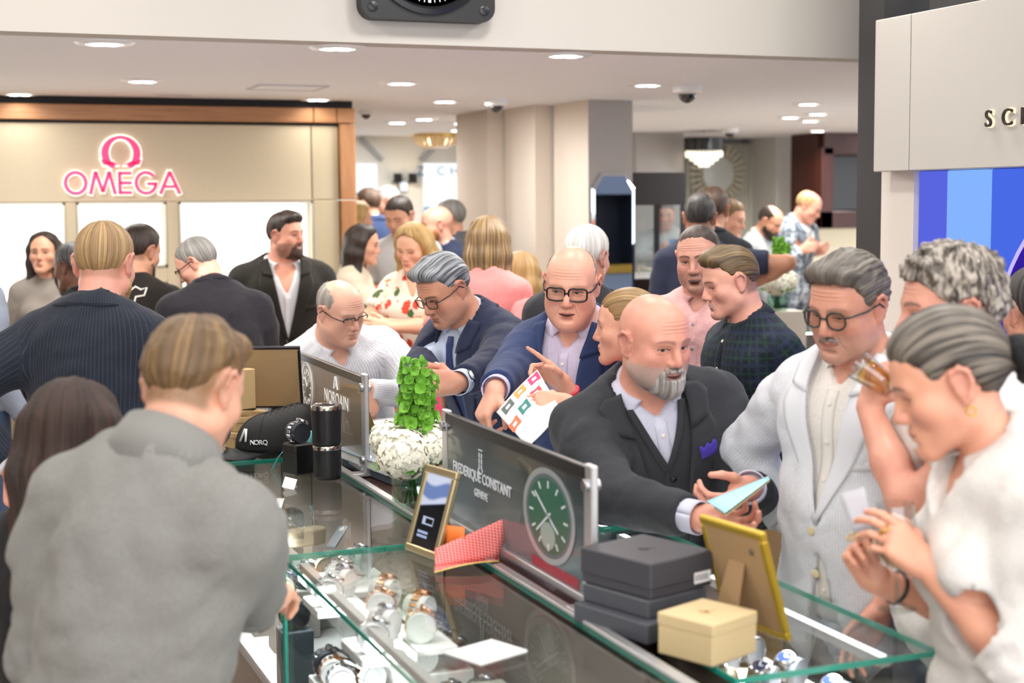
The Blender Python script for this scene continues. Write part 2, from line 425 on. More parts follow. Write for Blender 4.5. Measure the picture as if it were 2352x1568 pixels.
def surface_net(D, ax):
    S = D < 0
    n = np.array(D.shape)
    c = np.zeros(n - 1, dtype=np.uint8)
    for i in (0, 1):
        for j in (0, 1):
            for k in (0, 1):
                c += S[i:n[0] - 1 + i, j:n[1] - 1 + j, k:n[2] - 1 + k]
    I = np.argwhere((c > 0) & (c < 8))
    if not len(I): return np.zeros((0, 3)), np.zeros((0, 4), dtype=np.int32)
    idx = np.full(n - 1, -1, dtype=np.int32); idx[I[:, 0], I[:, 1], I[:, 2]] = np.arange(len(I))
    cor = {}
    for i in (0, 1):
        for j in (0, 1):
            for k in (0, 1): cor[i, j, k] = D[I[:, 0] + i, I[:, 1] + j, I[:, 2] + k].astype(np.float64)
    acc = np.zeros((len(I), 3)); cnt = np.zeros(len(I))
    for a in range(3):
        o = [q for q in range(3) if q != a]
        for u in (0, 1):
            for v in (0, 1):
                c0 = [0, 0, 0]; c0[o[0]] = u; c0[o[1]] = v; c1 = list(c0); c1[a] = 1
                d0, d1 = cor[tuple(c0)], cor[tuple(c1)]
                m = (d0 < 0) != (d1 < 0)
                t = np.where(m, d0 / np.where(m, d0 - d1, 1), 0)
                acc[m, a] += t[m]; acc[m, o[0]] += u; acc[m, o[1]] += v; cnt[m] += 1
    f = acc / cnt[:, None]
    V = np.stack([ax[i][I[:, i]] + f[:, i] * (ax[i][I[:, i] + 1] - ax[i][I[:, i]]) for i in range(3)], 1)
    Q = []
    for a in range(3):
        o = [(a + 1) % 3, (a + 2) % 3]
        s0 = [slice(None)] * 3; s1 = [slice(None)] * 3
        s0[a] = slice(0, n[a] - 1); s1[a] = slice(1, n[a])
        for q in o: s0[q] = slice(1, n[q] - 1); s1[q] = slice(1, n[q] - 1)
        A, B = S[tuple(s0)], S[tuple(s1)]
        J = np.argwhere(A != B)
        if not len(J): continue
        fl = A[J[:, 0], J[:, 1], J[:, 2]]
        b = J.copy(); b[:, o[0]] += 1; b[:, o[1]] += 1
        def g(du, dv):
            w = b.copy(); w[:, o[0]] -= du; w[:, o[1]] -= dv
            return idx[w[:, 0], w[:, 1], w[:, 2]]
        q = np.stack([g(1, 1), g(0, 1), g(0, 0), g(1, 0)], 1)
        q[~fl] = q[~fl][:, ::-1]
        Q.append(q)
    Q = np.concatenate(Q) if Q else np.zeros((0, 4), dtype=np.int32)
    return V, Q[(Q >= 0).all(1)]

_rs = np.random.RandomState(3)
_NW = [(_rs.normal(size=3), _rs.uniform(0, 6.28)) for _ in range(10)]
def vnoise(P, freq, seed=0.0):
    """cheap smooth noise, about -1..1"""
    r = 0
    for i, (w, ph) in enumerate(_NW):
        f = freq * (.6 + .14 * i)
        r = r + np.sin((P @ unit(w)) * f * 2 + ph + seed * (1.3 + i) + 1.2 * np.sin((P @ unit(_NW[(i + 3) % 10][0])) * f * 1.1 + seed))
    return r / 5.0

def rot_xyz(fwd, up=(0, 0, 1)):
    """columns right, forward, up"""
    f = unit(fwd); r = unit(np.cross(f, up)); return np.stack([r, f, np.cross(r, f)], 1)
def rodr(v, ax, ang):
    ax = unit(ax); c, s_ = math.cos(ang), math.sin(ang)
    return v * c + np.cross(ax, v) * s_ + ax * (ax @ v) * (1 - c)

# ------------------------------------------------------------------ small solid builder
class MB:
    def __init__(s): s.v = []; s.f = []
    def _add(s, v, f):
        b = len(s.v); s.v += [tuple(map(float, p)) for p in v]; s.f += [[i + b for i in q] for q in f]; return s
    def box(s, lo, hi, R=None, c=None, bev=0.0):
        lo, hi = np.array(lo, float), np.array(hi, float)
        if bev > 0:
            m = (lo + hi) / 2; hs = (hi - lo) / 2; bev = min(bev, hs.min() * .98)
            V = []; 
            for sx in (-1, 1):
                for sy in (-1, 1):
                    for sz in (-1, 1):
                        sg = np.array([sx, sy, sz])
                        for a in range(3):
                            q = hs - bev; q = q.copy(); q[a] = hs[a]
                            V.append(m + sg * q)
            V = np.array(V); id_ = lambda sx, sy, sz, a: (((sx > 0) * 4 + (sy > 0) * 2 + (sz > 0)) * 3 + a)
            Fs = []
            for a in range(3):
                o = [(a + 1) % 3, (a + 2) % 3]
                for sg in (-1, 1):
                    def g(u, w):
                        t = [0, 0, 0]; t[a] = sg; t[o[0]] = u; t[o[1]] = w; return id_(*t, a)
                    q = [g(-1, -1), g(1, -1), g(1, 1), g(-1, 1)]
                    Fs.append(q if sg > 0 else q[::-1])
                for su in (-1, 1):
                    for sw in (-1, 1):
                        t0 = [0, 0, 0]; t0[o[0]] = su; t0[o[1]] = sw; t1 = list(t0); t0[a] = -1; t1[a] = 1
                        q = [id_(*t0, o[0]), id_(*t1, o[0]), id_(*t1, o[1]), id_(*t0, o[1])]
                        Fs.append(q if su * sw < 0 else q[::-1])
            for sx in (-1, 1):
                for sy in (-1, 1):
                    for sz in (-1, 1):
                        q = [id_(sx, sy, sz, a) for a in range(3)]
                        Fs.append(q if sx * sy * sz > 0 else q[::-1])
        else:
            V = np.array([[x, y, z] for x in (lo[0], hi[0]) for y in (lo[1], hi[1]) for z in (lo[2], hi[2])])
            Fs = [[0, 1, 3, 2], [4, 6, 7, 5], [0, 4, 5, 1], [2, 3, 7, 6], [0, 2, 6, 4], [1, 5, 7, 3]]
        if R is not None: V = V @ np.asarray(R).T
        if c is not None: V = V + np.asarray(c)
        return s._add(V, Fs)
    def tube(s, pts, r, n=8, cap=True, closed=False):
        pts = [np.asarray(p, float) for p in pts]; rs = r if isinstance(r, (list, tuple, np.ndarray)) else [r] * len(pts)
        V = []; up = None; N = len(pts)
        for i, p in enumerate(pts):
            if closed: t = unit(pts[(i + 1) % N] - pts[i - 1])
            else: t = unit(pts[min(i + 1, N - 1)] - pts[max(i - 1, 0)])
            if up is None: up = unit(np.cross(t, (0, 0, 1) if abs(t[2]) < .9 else (1, 0, 0)))
            up = unit(up - t * (t @ up)); w = np.cross(t, up)
            for j in range(n):
                a = 2 * math.pi * j / n; V.append(p + rs[i] * (math.cos(a) * up + math.sin(a) * w))
        Fs = []
        for i in range(N if closed else N - 1):
            i2 = (i + 1) % N
            for j in range(n):
                j2 = (j + 1) % n; Fs.append([i * n + j, i * n + j2, i2 * n + j2, i2 * n + j])
        if cap and not closed: Fs += [list(range(n))[::-1], [(N - 1) * n + j for j in range(n)]]
        return s._add(V, Fs)
    def lathe(s, prof, n=24, c=(0, 0, 0), R=None, cap=True):
        """prof = [(r, z)] bottom to top"""
        V = [];
        for r, z in prof:
            for j in range(n):
                a = 2 * math.pi * j / n; V.append((r * math.cos(a), r * math.sin(a), z))
        Fs = []
        for i in range(len(prof) - 1):
            for j in range(n):
                j2 = (j + 1) % n; Fs.append([i * n + j, i * n + j2, (i + 1) * n + j2, (i + 1) * n + j])
        if cap:
            if prof[0][0] > 1e-6: Fs.append(list(range(n))[::-1])
            if prof[-1][0] > 1e-6: Fs.append([(len(prof) - 1) * n + j for j in range(n)])
        V = np.array(V)
        if R is not None: V = V @ np.asarray(R).T
        return s._add(V + np.asarray(c), Fs)
    def prism(s, poly, t, R=None, c=(0, 0, 0)):
        """poly in local xz plane, thickness t along y (0..t)"""
        n = len(poly); V = np.array([(x, 0, z) for x, z in poly] + [(x, t, z) for x, z in poly])
        area = sum(poly[i][0] * poly[(i + 1) % n][1] - poly[(i + 1) % n][0] * poly[i][1] for i in range(n))
        Fs = [list(range(n)), [n + i for i in range(n)][::-1]] + [[i, n + i, n + (i + 1) % n, (i + 1) % n] for i in range(n)]
        if area < 0: Fs = [q[::-1] for q in Fs]
        if R is not None: V = V @ np.asarray(R).T
        return s._add(V + np.asarray(c), Fs)
    def sheet(s, G, thk=0.0, nrm=None):
        """G (a,b,3) grid of points; thk gives a closed slab along nrm (a,b,3)"""
        a, b = G.shape[:2]
        if thk == 0:
            return s._add(G.reshape(-1, 3), [[i * b + j, i * b + j + 1, (i + 1) * b + j + 1, (i + 1) * b + j] for i in range(a - 1) for j in range(b - 1)])
        if nrm is None:
            du = np.gradient(G, axis=0); dv = np.gradient(G, axis=1); nrm = np.cross(du, dv); nrm /= np.linalg.norm(nrm, axis=2, keepdims=True) + 1e-9
        T = G + nrm * thk; V = np.concatenate([G.reshape(-1, 3), T.reshape(-1, 3)]); m = a * b; Fs = []
        for i in range(a - 1):
            for j in range(b - 1):
                q = [i * b + j, (i + 1) * b + j, (i + 1) * b + j + 1, i * b + j + 1]
                Fs.append(q[::-1]); Fs.append([m + x for x in q])
        for j in range(b - 1):
            Fs.append([j, j + 1, m + j + 1, m + j][::-1]); q = (a - 1) * b; Fs.append([q + j, q + j + 1, m + q + j + 1, m + q + j])
        for i in range(a - 1):
            Fs.append([i * b, (i + 1) * b, m + (i + 1) * b, m + i * b]); q = b - 1
            Fs.append([i * b + q, (i + 1) * b + q, m + (i + 1) * b + q, m + i * b + q][::-1])
        return s._add(V, Fs)
    def build(s, name, mat, parent=None, smooth=False, origin=None, attrs=None):
        o = mesh_np(name, np.array(s.v), s.f, mat, parent, smooth, attrs, origin)
        me = o.data; bm = bmesh.new(); bm.from_mesh(me); bmesh.ops.recalc_face_normals(bm, faces=bm.faces); bm.to_mesh(me); bm.free()
        if smooth == 'auto':
            me.polygons.foreach_set('use_smooth', np.ones(len(me.polygons), dtype=bool))
            try: me.set_sharp_from_angle(angle=.7)
            except Exception: pass
        return o
def copy_tree(o, parent=None):
    c = o.copy(); COL.objects.link(c)
    if parent is not None: c.parent = parent
    for ch in list(o.children): copy_tree(ch, c)
    return c
def text_mesh(name, s, size, mat, parent, M, extrude=.002, align='CENTER', spacing=1.0, shear=0.0, offset=0.0):
    """flat or raised lettering, converted to a mesh; M places it (4x4)"""
    cu = bpy.data.curves.new(name, 'FONT'); cu.body = s; cu.size = size; cu.align_x = align; cu.extrude = extrude; cu.space_character = spacing; cu.shear = shear; cu.offset = offset
    cu.resolution_u = 4
    t = bpy.data.objects.new(name, cu); COL.objects.link(t)
    dg = bpy.context.evaluated_depsgraph_get(); me = bpy.data.meshes.new_from_object(t.evaluated_get(dg))
    bpy.data.objects.remove(t); me.transform(M); me.materials.clear(); me.materials.append(mat); me.name = name
    o = bpy.data.objects.new(name, me); return link(o, parent)
def frame4(o, x, y):
    """4x4 with origin o, local x and y axes"""
    x = unit(x); y = unit(y); z = np.cross(x, y)
    return Matrix(((x[0], y[0], z[0], o[0]), (x[1], y[1], z[1], o[1]), (x[2], y[2], z[2], o[2]), (0, 0, 0, 1)))
# ------------------------------------------------------------------ people
PEOPLE = []
def interp(x, xs, ys): return np.interp(x, xs, ys)

def head_prims(f, X, k, sex, fat, ear=True, jaw=1.0, nose=1.0):
    """X maps head coordinates to space; R its rotation"""
    R, o = X
    P = lambda x, y, z: o + R @ (A3(x, y, z) * k)
    def el(c, r, kk=.02, sub=False): f.el(P(*c), A3(*r) * k, R, kk * k, sub)
    def rc(a, b, ra, rb, kk=.015): f.rc(P(*a), P(*b), ra * k, rb * k, kk * k)
    fm = sex == 'f'
    el((0, -.008, .030), (.076, .095, .086)); el((0, .036, .035), (.063, .053, .058), .03)
    el((0, .033, -.03), (.060 + .006 * fat, .055, .07), .03)
    jw = (.050 if not fm else .043) * jaw
    for q in (-1, 1):
        rc((q * jw, .008, -.058), (q * .018, .074, -.1), .024 - .003 * fm, .015, .035)
        el((q * .045, .056, -.026), (.021, .024, .02), .03)
        if fat > 0: el((q * .038, .040, -.064), (.026 + .007 * fat, .036, .034), .03)
    el((0, .081, -.101), (.022 - .004 * fm, .015, .015), .025)
    el((0, .074, -.068), (.030, .022, .027), .02)
    if fat > .5: el((0, .032, -.108), (.046, .042, .022), .04)
    rc((-.017, .0865, -.0625), (0, .0945, -.0605), .0048, .0058, .008); rc((.017, .0865, -.0625), (0, .0945, -.0605), .0048, .0058, .008)
    rc((-.015, .086, -.0715), (.015, .086, -.0715), .0055, .0055, .008); el((0, .0905, -.0725), (.012, .006, .006), .008)
    for q in (-1, 1): el((q * .034, .112, -.003), (.024, .031, .019), .016, True)
    el((0, .094, -.086), (.016, .006, .004), .010, True)
    for q in (-1, 1):
        el((q * .0315, .0715, -.0015), (.0145, .0125, .0125), .005)
        rc((q * .012, .088, .021), (q * .046, .075, .020), .0105 - .003 * fm, .0075, .018)
    rc((0, .089, .012), (0, .1095 + .003 * (nose - 1), -.033), .0075 * nose, .0115 * nose, .014)
    for q in (-1, 1): el((q * .0125 * nose, .0975, -.0375), (.0078 * nose, .0105, .0078), .007)
    if ear:
        for q in (-1, 1):
            el((q * .078, -.010, -.006), (.008, .019, .031), .008)
            hp = [(q * .080, .008, .008), (q * .086, .004, .024), (q * .089, -.012, .028), (q * .090, -.024, .018), (q * .088, -.025, 0), (q * .083, -.014, -.026), (q * .080, -.003, -.034)]
            f.chain([P(*p) for p in hp], [.0042 * k, .0045 * k, .0048 * k, .0048 * k, .0045 * k, .0052 * k, .006 * k], .004 * k)
            el((q * .090, -.006, 0), (.0065, .010, .016), .005, True)

def hand_prims(f, W, fd, pn, side, k, curl=.3, thumb=.5, curls=None, spread=1.0):
    hy = unit(fd); hz = -unit(pn - hy * (pn @ hy)); hx = np.cross(hy, hz)
    ts = -1 if side == 'r' else 1
    P = lambda x, y, z: W + (hx * x * ts + hy * y + hz * z) * k
    kn = [(.031, .086), (.011, .092), (-.010, .088), (-.029, .078)]
    for (kx, ky) in kn:
        f.rc(P(kx * .62, .012, 0), P(kx, ky, .002), .0155 * k, .0125 * k, .014 * k)
    f.rc(P(.018, .018, -.008), P(.026, .05, -.010), .017 * k, .013 * k, .012 * k)
    f.rc(P(-.02, .02, -.008), P(-.026, .06, -.008), .014 * k, .012 * k, .012 * k)
    seg = [(.043, .026, .021), (.047, .030, .022), (.044, .028, .022), (.034, .021, .019)]
    rad = [.0092, .0094, .0090, .0080]
    sp = [.10, .02, -.06, -.16]
    tips = []
    for i in range(4):
        c = curls[i] if curls else curl + .06 * i
        d = unit(hy + hx * ts * sp[i] * spread); p = P(kn[i][0], kn[i][1], .001)
        axis = np.cross(d, -hz); r = rad[i]
        for j, (L, a) in enumerate(zip(seg[i], (c * 1.25, c * 1.5, c * .95))):
            d = rodr(d, axis, a); q = p + d * L * k
            f.rc(p, q, r * k, r * .9 * k, .0035 * k); p = q; r *= .9
        tips.append(p)
    d = unit(hx * ts * .75 + hy * .62 - hz * .35); p = P(.022, .022, -.006); ax = unit(np.cross(d, unit(-hx * ts * .6 + hy * .8 - hz * .5)))
    r = .0135
    for L, a in ((.040, 0), (.033, thumb * .7), (.028, thumb * .6)):
        d = rodr(d, ax, a); q = p + d * L * k
        f.rc(p, q, r * k, r * .84 * k, .006 * k); p = q; r *= .84
    tips.append(p)
    return tips, (hx * ts, hy, hz)

def project(field, T, nb, k, xs, zs, sgn=1, y0=.42, it=34):
    """slide points along the torso's front-back axis on to a field's surface"""
    xs, zs = np.broadcast_arrays(np.asarray(xs, float), np.asarray(zs, float)); sh = xs.shape
    P = nb + (np.stack([xs.ravel(), np.full(xs.size, y0 * sgn), zs.ravel()], 1) * k) @ T.T
    dirv = -sgn * T[:, 1]
    for _ in range(it):
        d = field(P, cuts=False); P = P + np.clip(d, -.02, .1)[:, None] * .8 * dirv
    return P.reshape(sh + (3,))
def grad(field, P, e=.003):
    g = np.stack([field(P + A3(e, 0, 0), cuts=False) - field(P - A3(e, 0, 0), cuts=False), field(P + A3(0, e, 0), cuts=False) - field(P - A3(0, e, 0), cuts=False),
                  field(P + A3(0, 0, e), cuts=False) - field(P - A3(0, 0, e), cuts=False)], 1)
    return g / (np.linalg.norm(g, axis=1, keepdims=True) + 1e-9)
def surf_sheet(mb, field, T, nb, k, lineA, lineB, m, off, thk, sgn=1, n=None):
    """a thin piece lying on the front (or back) of a garment between two (x, z) lines"""
    def res(L, n):
        L = np.array(L, float); s_ = np.r_[0, np.cumsum(np.linalg.norm(np.diff(L, axis=0), axis=1))]
        t = np.linspace(0, s_[-1], n); return np.stack([np.interp(t, s_, L[:, 0]), np.interp(t, s_, L[:, 1])], 1)
    n = n or max(len(lineA), len(lineB), 8)
    A, B = (np.array(lineA, float), np.array(lineB, float)) if len(lineA) == len(lineB) == n else (res(lineA, n), res(lineB, n))
    t = np.linspace(0, 1, m)[None, :, None]
    Q = A[:, None] * (1 - t) + B[:, None] * t
    G = project(field, T, nb, k, Q[..., 0], Q[..., 1], sgn)
    N = grad(field, G.reshape(-1, 3)).reshape(G.shape)
    mb.sheet(G + N * off * k, thk * k, N)

class Person: pass

def person(label, px, py, s, yaw, pitch=0, roll=0, by=None, lean=0, side=0, k=1.0, g=1.0, belly=0.0, fat=0.0, sex='m', arms=None,
           hair=None, face=None, outfit=None, glasses=None, beard=None, res=None, neck=.36, shift=(0, 0), group=None, legs=True, jaw=1.0, nose=None, z=None, hk=.96):
    nose = nose or (1.0 if sex == 'm' else .84)
    me = Person(); arms = arms or {}; o = dict(outfit or {}); face = dict(face or {})
    hc = at(px, py, s)
    fw = unit(A3(hc[0], hc[1], 0)); rt = A3(fw[1], -fw[0], 0)
    cv = lambda r, u, t: rt * r + A3(0, 0, 1) * u - fw * t
    hd = lambda a: -fw * math.cos(math.radians(a)) + rt * math.sin(math.radians(a))
    by = yaw if by is None else by
    # head and torso frames
    hf = hd(yaw); hr = np.cross(hf, A3(0, 0, 1)); p_ = math.radians(pitch)
    fwd = hf * math.cos(p_) - A3(0, 0, 1) * math.sin(p_); up = np.cross(hr, fwd)
    rl = math.radians(roll); hr, up = hr * math.cos(rl) + up * math.sin(rl), up * math.cos(rl) - hr * math.sin(rl)
    R = np.stack([hr, fwd, up], 1); kh = k * hk
    bf = hd(by); br = np.cross(bf, A3(0, 0, 1)); l_ = math.radians(lean); sd = math.radians(side)
    tz = A3(0, 0, 1) * math.cos(l_) + bf * math.sin(l_); tz = unit(tz + br * math.sin(sd)); tyv = unit(np.cross(tz, br)); tx = np.cross(tyv, tz)
    T = np.stack([tx, tyv, tz], 1)
    atlas = hc + R @ (A3(0, -.018, -.055) * kh)
    na = unit(tz * .95 + tyv * neck + up * .3)
    nb = atlas - na * .082 * k
    fm = sex == 'f'; sw = (1.0 if not fm else .88)
    L = lambda x, y, z_: nb + T @ (A3(x, y, z_) * k)
    far = s < 540
    fine = res or (.0042 if s > 900 else .005 if s > 600 else .006 if s > 420 else .0075)
    root = empty('person', (nb[0], nb[1], 0), label, 'person', group)
    org = A3(nb[0], nb[1], 0)
    # arms
    sh = {'l': L(-.166 * sw * (1 + (g - 1) * .6), -.015, -.092), 'r': L(.166 * sw * (1 + (g - 1) * .6), -.015, -.092)}
    J = {}; hands = {}
    for q in 'lr':
        a = dict(arms.get(q, {})); S = sh[q]; sgn = -1 if q == 'l' else 1
        L1, L2 = .285 * k, .25 * k
        if 'to' in a:
            W = np.asarray(a['to'], float) if not callable(a['to']) else a['to'](L)
            pole = cv(*a['pole']) if 'pole' in a else -tz * .9 - tyv * .35 + tx * sgn * .45
        else:
            W = S + (-A3(0, 0, 1) * .50 + bf * .10 + br * sgn * .07) * k; pole = -tyv
        d = W - S; dl = np.linalg.norm(d)
        if dl > (L1 + L2) * .995: W = S + d / dl * (L1 + L2) * .995; d = W - S; me.short = True; print('SHORT', label[:40], q, round(float(dl - L1 - L2), 3))
        dl = np.linalg.norm(d); dn = d / dl
        ca = (L1 * L1 + dl * dl - L2 * L2) / (2 * L1 * dl); ca = max(-1, min(1, ca))
        pp = unit(pole - dn * (pole @ dn)); El = S + dn * L1 * ca + pp * L1 * math.sqrt(1 - ca * ca)
        J[q] = (S, El, W)
        fa = unit(W - El)
        fd = cv(*a['fd']) if 'fd' in a else fa
        pn = cv(*a['pn']) if 'pn' in a else (-tx * sgn)
        hands[q] = (W, fd, pn, a)
    # ---- body
    f = Field()
    def torso(f, gg=g, slim=0.0):
        w = .88 if fm else 1.0
        f.el(L(0, -.005, -.20), A3(.165 * gg * w - slim, .112 * gg - slim, .20) * k, T, .04 * k)
        f.el(L(0, -.01, -.10), A3(.15 * gg * w - slim, .085 * gg - slim, .09) * k, T, .05 * k)
        f.el(L(0, .0, -.36), A3((.145 if not fm else .12) * gg - slim, .105 * gg - slim + belly * .5, .17) * k, T, .06 * k)
        f.el(L(0, -.012, -.52), A3((.160 if not fm else .165) * gg - slim, .118 * gg - slim, .12) * k, T, .06 * k)
        for q in (-1, 1):
            if fm: f.el(L(q * .073, .085 * gg, -.20), A3(.062, .055, .06) * k, T, .04 * k)
            else: f.el(L(q * .07, .06 * gg, -.15), A3(.085, .05, .075) * k, T, .05 * k)
            f.rc(L(q * .030, -.02, .0), L(q * .14 * sw, -.015, -.085), .036 * k - slim * .5, .046 * k - slim * .5, .05 * k)
        if belly: f.el(L(0, .035 + belly * .5, -.37), A3(.135 * gg, .10 + belly * .5, .14) * k, T, .06 * k)
    torso(f, slim=.010 * k)
    for q in 'lr':
        S, El, W = J[q]; ar = .92 if fm else 1.0
        f.rc(S, El, .050 * k * ar, .040 * k * ar, .03 * k); f.rc(El, El + (W - El) * .4, .040 * k * ar, .041 * k * ar, .02 * k); f.rc(El + (W - El) * .4, W, .041 * k * ar, .0275 * k * ar, .02 * k)
    nr = (.055 if not fm else .0445) * (1 + .14 * fat)
    f.rc(hc + R @ (A3(0, -.022, -.05) * kh), nb - na * .01 * k + tyv * .004 * k, nr * k, (nr + .005) * k, .03 * k)
    head_prims(f, (R, hc), kh, sex, fat, jaw=jaw, nose=nose)
    hip = {q: L((-1 if q == 'l' else 1) * .088 * g, 0, -.575) for q in 'lr'}
    ft = {}
    for q in 'lr':
        H = hip[q]; sg = -1 if q == 'l' else 1
        fp = A3(H[0], H[1], .085) + br * sg * .03 + bf * (.02 + .10 * math.sin(l_) * -1) + rt * shift[0] - fw * shift[1]
        kn_ = (H + fp) / 2 + bf * .02; ft[q] = (H, kn_, fp)
        if legs: f.rc(H, kn_, .082 * k, .052 * k, .03 * k); f.rc(kn_, fp, .052 * k, .036 * k, .02 * k); f.rc(fp, fp + bf * .12 + A3(0, 0, -.045), .038 * k, .03 * k, .02)
    tips = {}; HF = {}
    bands = [(hc - .15 * kh, hc + .15 * kh, fine)]
    for q in 'lr':
        W, fd, pn, a = hands[q]
        tips[q], HF[q] = hand_prims(f, W, fd, pn, q, k * (1 if not fm else .9), a.get('curl', .3), a.get('thumb', .5), a.get('curls'), a.get('spread', 1.0))
        c = W + unit(fd) * .075 * k
        if a.get('show'): bands.append((c - .105 * k, c + .105 * k, min(.0048, fine)))
        elif not a.get('hid'): bands.append((c - .105 * k, c + .105 * k, .0085))
    V, Q = f.grid(.022, bands)
    hcv = (V - hc) @ R / kh
    if sex == 'f': face.setdefault('age', .15)
    if hair and sex == 'm' and not hair.get('crown') and 'scalp' not in face: face.update(scalp=hair['mat']['c1'], scalpamt=.55)
    sm = skin_mat('skin', **face)
    body = mesh_np('body', V, Q, sm, root, True, {'hc': hcv}, org)
    PEOPLE.append((label, nb, sh, J))
    # ---- cloth helpers
    trunkF = Field(); torso(trunkF)
    def tcoords(V):
        d0 = trunkF(V); lc = (V - nb) @ T
        r = np.stack([np.arctan2(lc[:, 0], np.abs(lc[:, 1]) + .02) * .15 + lc[:, 0] * .15, lc[:, 1] * .3, lc[:, 2]], 1); best = d0.copy()
        for i, q in enumerate('lr'):
            S, El, W = J[q]
            for a, b, rr, base in ((S, El, .05 * k, 0.0), (El, W, .04 * k, .285)):
                dd = b - a; Ln = np.linalg.norm(dd); u = dd / Ln; tt = (V - a) @ u; t = np.clip(tt, 0, Ln); c = V - a - t[:, None] * u; dist = np.linalg.norm(c, axis=1) - rr
                e1 = unit(np.cross(u, tyv)); e2 = np.cross(u, e1)
                m = dist < best - .012
                ang = np.arctan2(c @ e1, c @ e2) * .055
                r[m] = np.stack([ang, np.full_like(ang, .5 + i), base + tt], 1)[m]; best = np.minimum(best, dist)
        return r
    def sleeves(f, r0, r1, r2, frac=1.0, short=False):
        for q in 'lr':
            S, El, W = J[q]
            f.rc(S, S + (El - S) * .3, r0 * 1.0 * k, r0 * .98 * k, .04 * k)
            if short:
                e = S + (El - S) * .72; f.rc(S + (El - S) * .3, e, r0 * .98 * k, r0 * .94 * k, .02 * k)
                u = unit(El - S); pl = S + (El - S) * .66
            else:
                f.rc(S + (El - S) * .3, El, r0 * .98 * k, r1 * k, .03 * k); e = El + (W - El) * frac
                f.rc(El, e + unit(W - El) * .02, r1 * k, r2 * k, .02 * k); u = unit(W - El); pl = e
            def cut(P, D, u=u, pl=pl):
                t = (P - pl) @ u; rr = np.linalg.norm((P - pl) - t[:, None] * u, axis=1)
                return np.where((rr < .075 * k) & (t > -.03) & (t < .09), np.maximum(D, t), D)
            f.cuts.append(cut)
    def wrinkle(f, amp, freq, seed):
        S = [(J[q][1], .10 * k) for q in 'lr']
        fo = o.get('folds', .8)
        def c(P, D):
            w = vnoise(P, freq, seed) * .7 - .4 + fo * (vnoise(P * A3(1, 1, .22), freq * .75, seed + 3) * .6 - .6)
            e = 0
            for El, rr in S: e = e + np.exp(-((np.linalg.norm(P - El, axis=1) / rr) ** 2))
            ridge = 1 - np.abs(vnoise(P * A3(1, 1, 1.25), freq * 1.3, seed + 5)) * 2
            return D + amp * w + amp * .55 * ridge + amp * .9 * e * vnoise(P * A3(1, 1, 1.6), 48, seed + 9)
        f.cuts.insert(0, c)
    def neckcut(f, r):
        def c(P, D):
            q = P - nb; t = q @ na; d = np.linalg.norm(q - t[:, None] * na, axis=1)
            return np.where(t > -.07 * k, np.maximum(D, (r * k - d)), D)
        f.cuts.append(c)
    def vcut(f, w0, zb, tail=.10, gap=0.0, ymax=.19, ztop=.02):
        def c(P, D):
            q = (P - nb) @ T / k; x, y, z_ = q[:, 0], q[:, 1], q[:, 2]
            w = np.where(z_ > zb, gap + w0 * np.clip((z_ - zb) / (-zb), 0, 1.3) ** .9, gap + np.maximum(zb - .05 - z_, 0) * tail if tail is not None else -1)
            gg = np.minimum((w - np.abs(x)) * k, (y + .0) * k); gg = np.where(y > ymax + belly, -1, gg)
            return np.maximum(D, gg)
        f.cuts.append(c)
    def hem(f, zh):
        f.cuts.append(lambda P, D: np.where(np.linalg.norm((P - nb) @ T[:, :2], axis=1) < .26 * k * g, np.maximum(D, zh * k - (P - nb) @ tz), D))
    hcl = .013 if not far else .016
    # ---- trousers / skirt, shoes
    if legs and o.get('trousers'):
        t = Field(); t.el(L(0, -.012, -.53), A3(.165 * g, .122 * g, .12) * k, T, .05 * k)
        if o.get('skirt'):
            c0 = (hip['l'] + hip['r']) / 2; t.rc(c0, A3(c0[0], c0[1], .45), .15 * k, .2 * k, .06)
        else:
            for q in 'lr':
                H, kn_, fp = ft[q]; t.rc(H, kn_, .098 * k * (g * .5 + .5), .072 * k, .03); t.rc(kn_, fp, .072 * k, .058 * k, .03)
        V, Q = t.grid(.022, off=.008)
        mesh_np('skirt' if o.get('skirt') else 'trousers', V, Q, o['trousers'], root, True, {'tc': tcoords(V) if False else (V - nb)}, org)
        for q in 'lr':
            H, kn_, fp = ft[q]; e = Field(); a = A3(fp[0], fp[1], .045)
            e.rc(a - bf * .03, a + bf * .13, .044, .036, .02); e.cuts.append(lambda P, D: np.maximum(D, .004 - P[:, 2]))
            V, Q = e.grid(.016); mesh_np('shoe', V, Q, o.get('shoes', plain('shoe_leather', '1A1614', .35)), root, True, None, org)
    # ---- shirt
    sF = Field(); torso(sF)
    if o.get('skirt') is None and not o.get('tucked'): sF.el(L(0, -.01, -.52), A3(.172 * g, .128 * g, .13) * k, T, .05 * k)
    for p in list(sF.P): pass
    sF0 = Field(); sF0.P = [(p[0], p[1], (p[2] + .009 if p[0] == 'el' else p[2]), (p[3] if p[0] == 'el' else p[3] + .009), (0 if p[0] == 'el' else p[4] + .009), p[5], p[6]) for p in sF.P]
    short = o.get('sleeve') == 'short'
    sP = Field(); sP.P = list(sF0.P)
    if o.get('sleeve') != 'none':
        fr = {'long': .93, 'roll': .3, 'short': 1}[o.get('sleeve', 'long')] if not o.get('jacket') else .95
        r2 = .036 if o.get('sleeve') != 'roll' else .05
        sleeves(sF0, .064 if short else (.050 if o.get('jacket') else .061) * (1 + (g - 1) * .6), .042 if o.get('jacket') else .053, r2, fr, short)
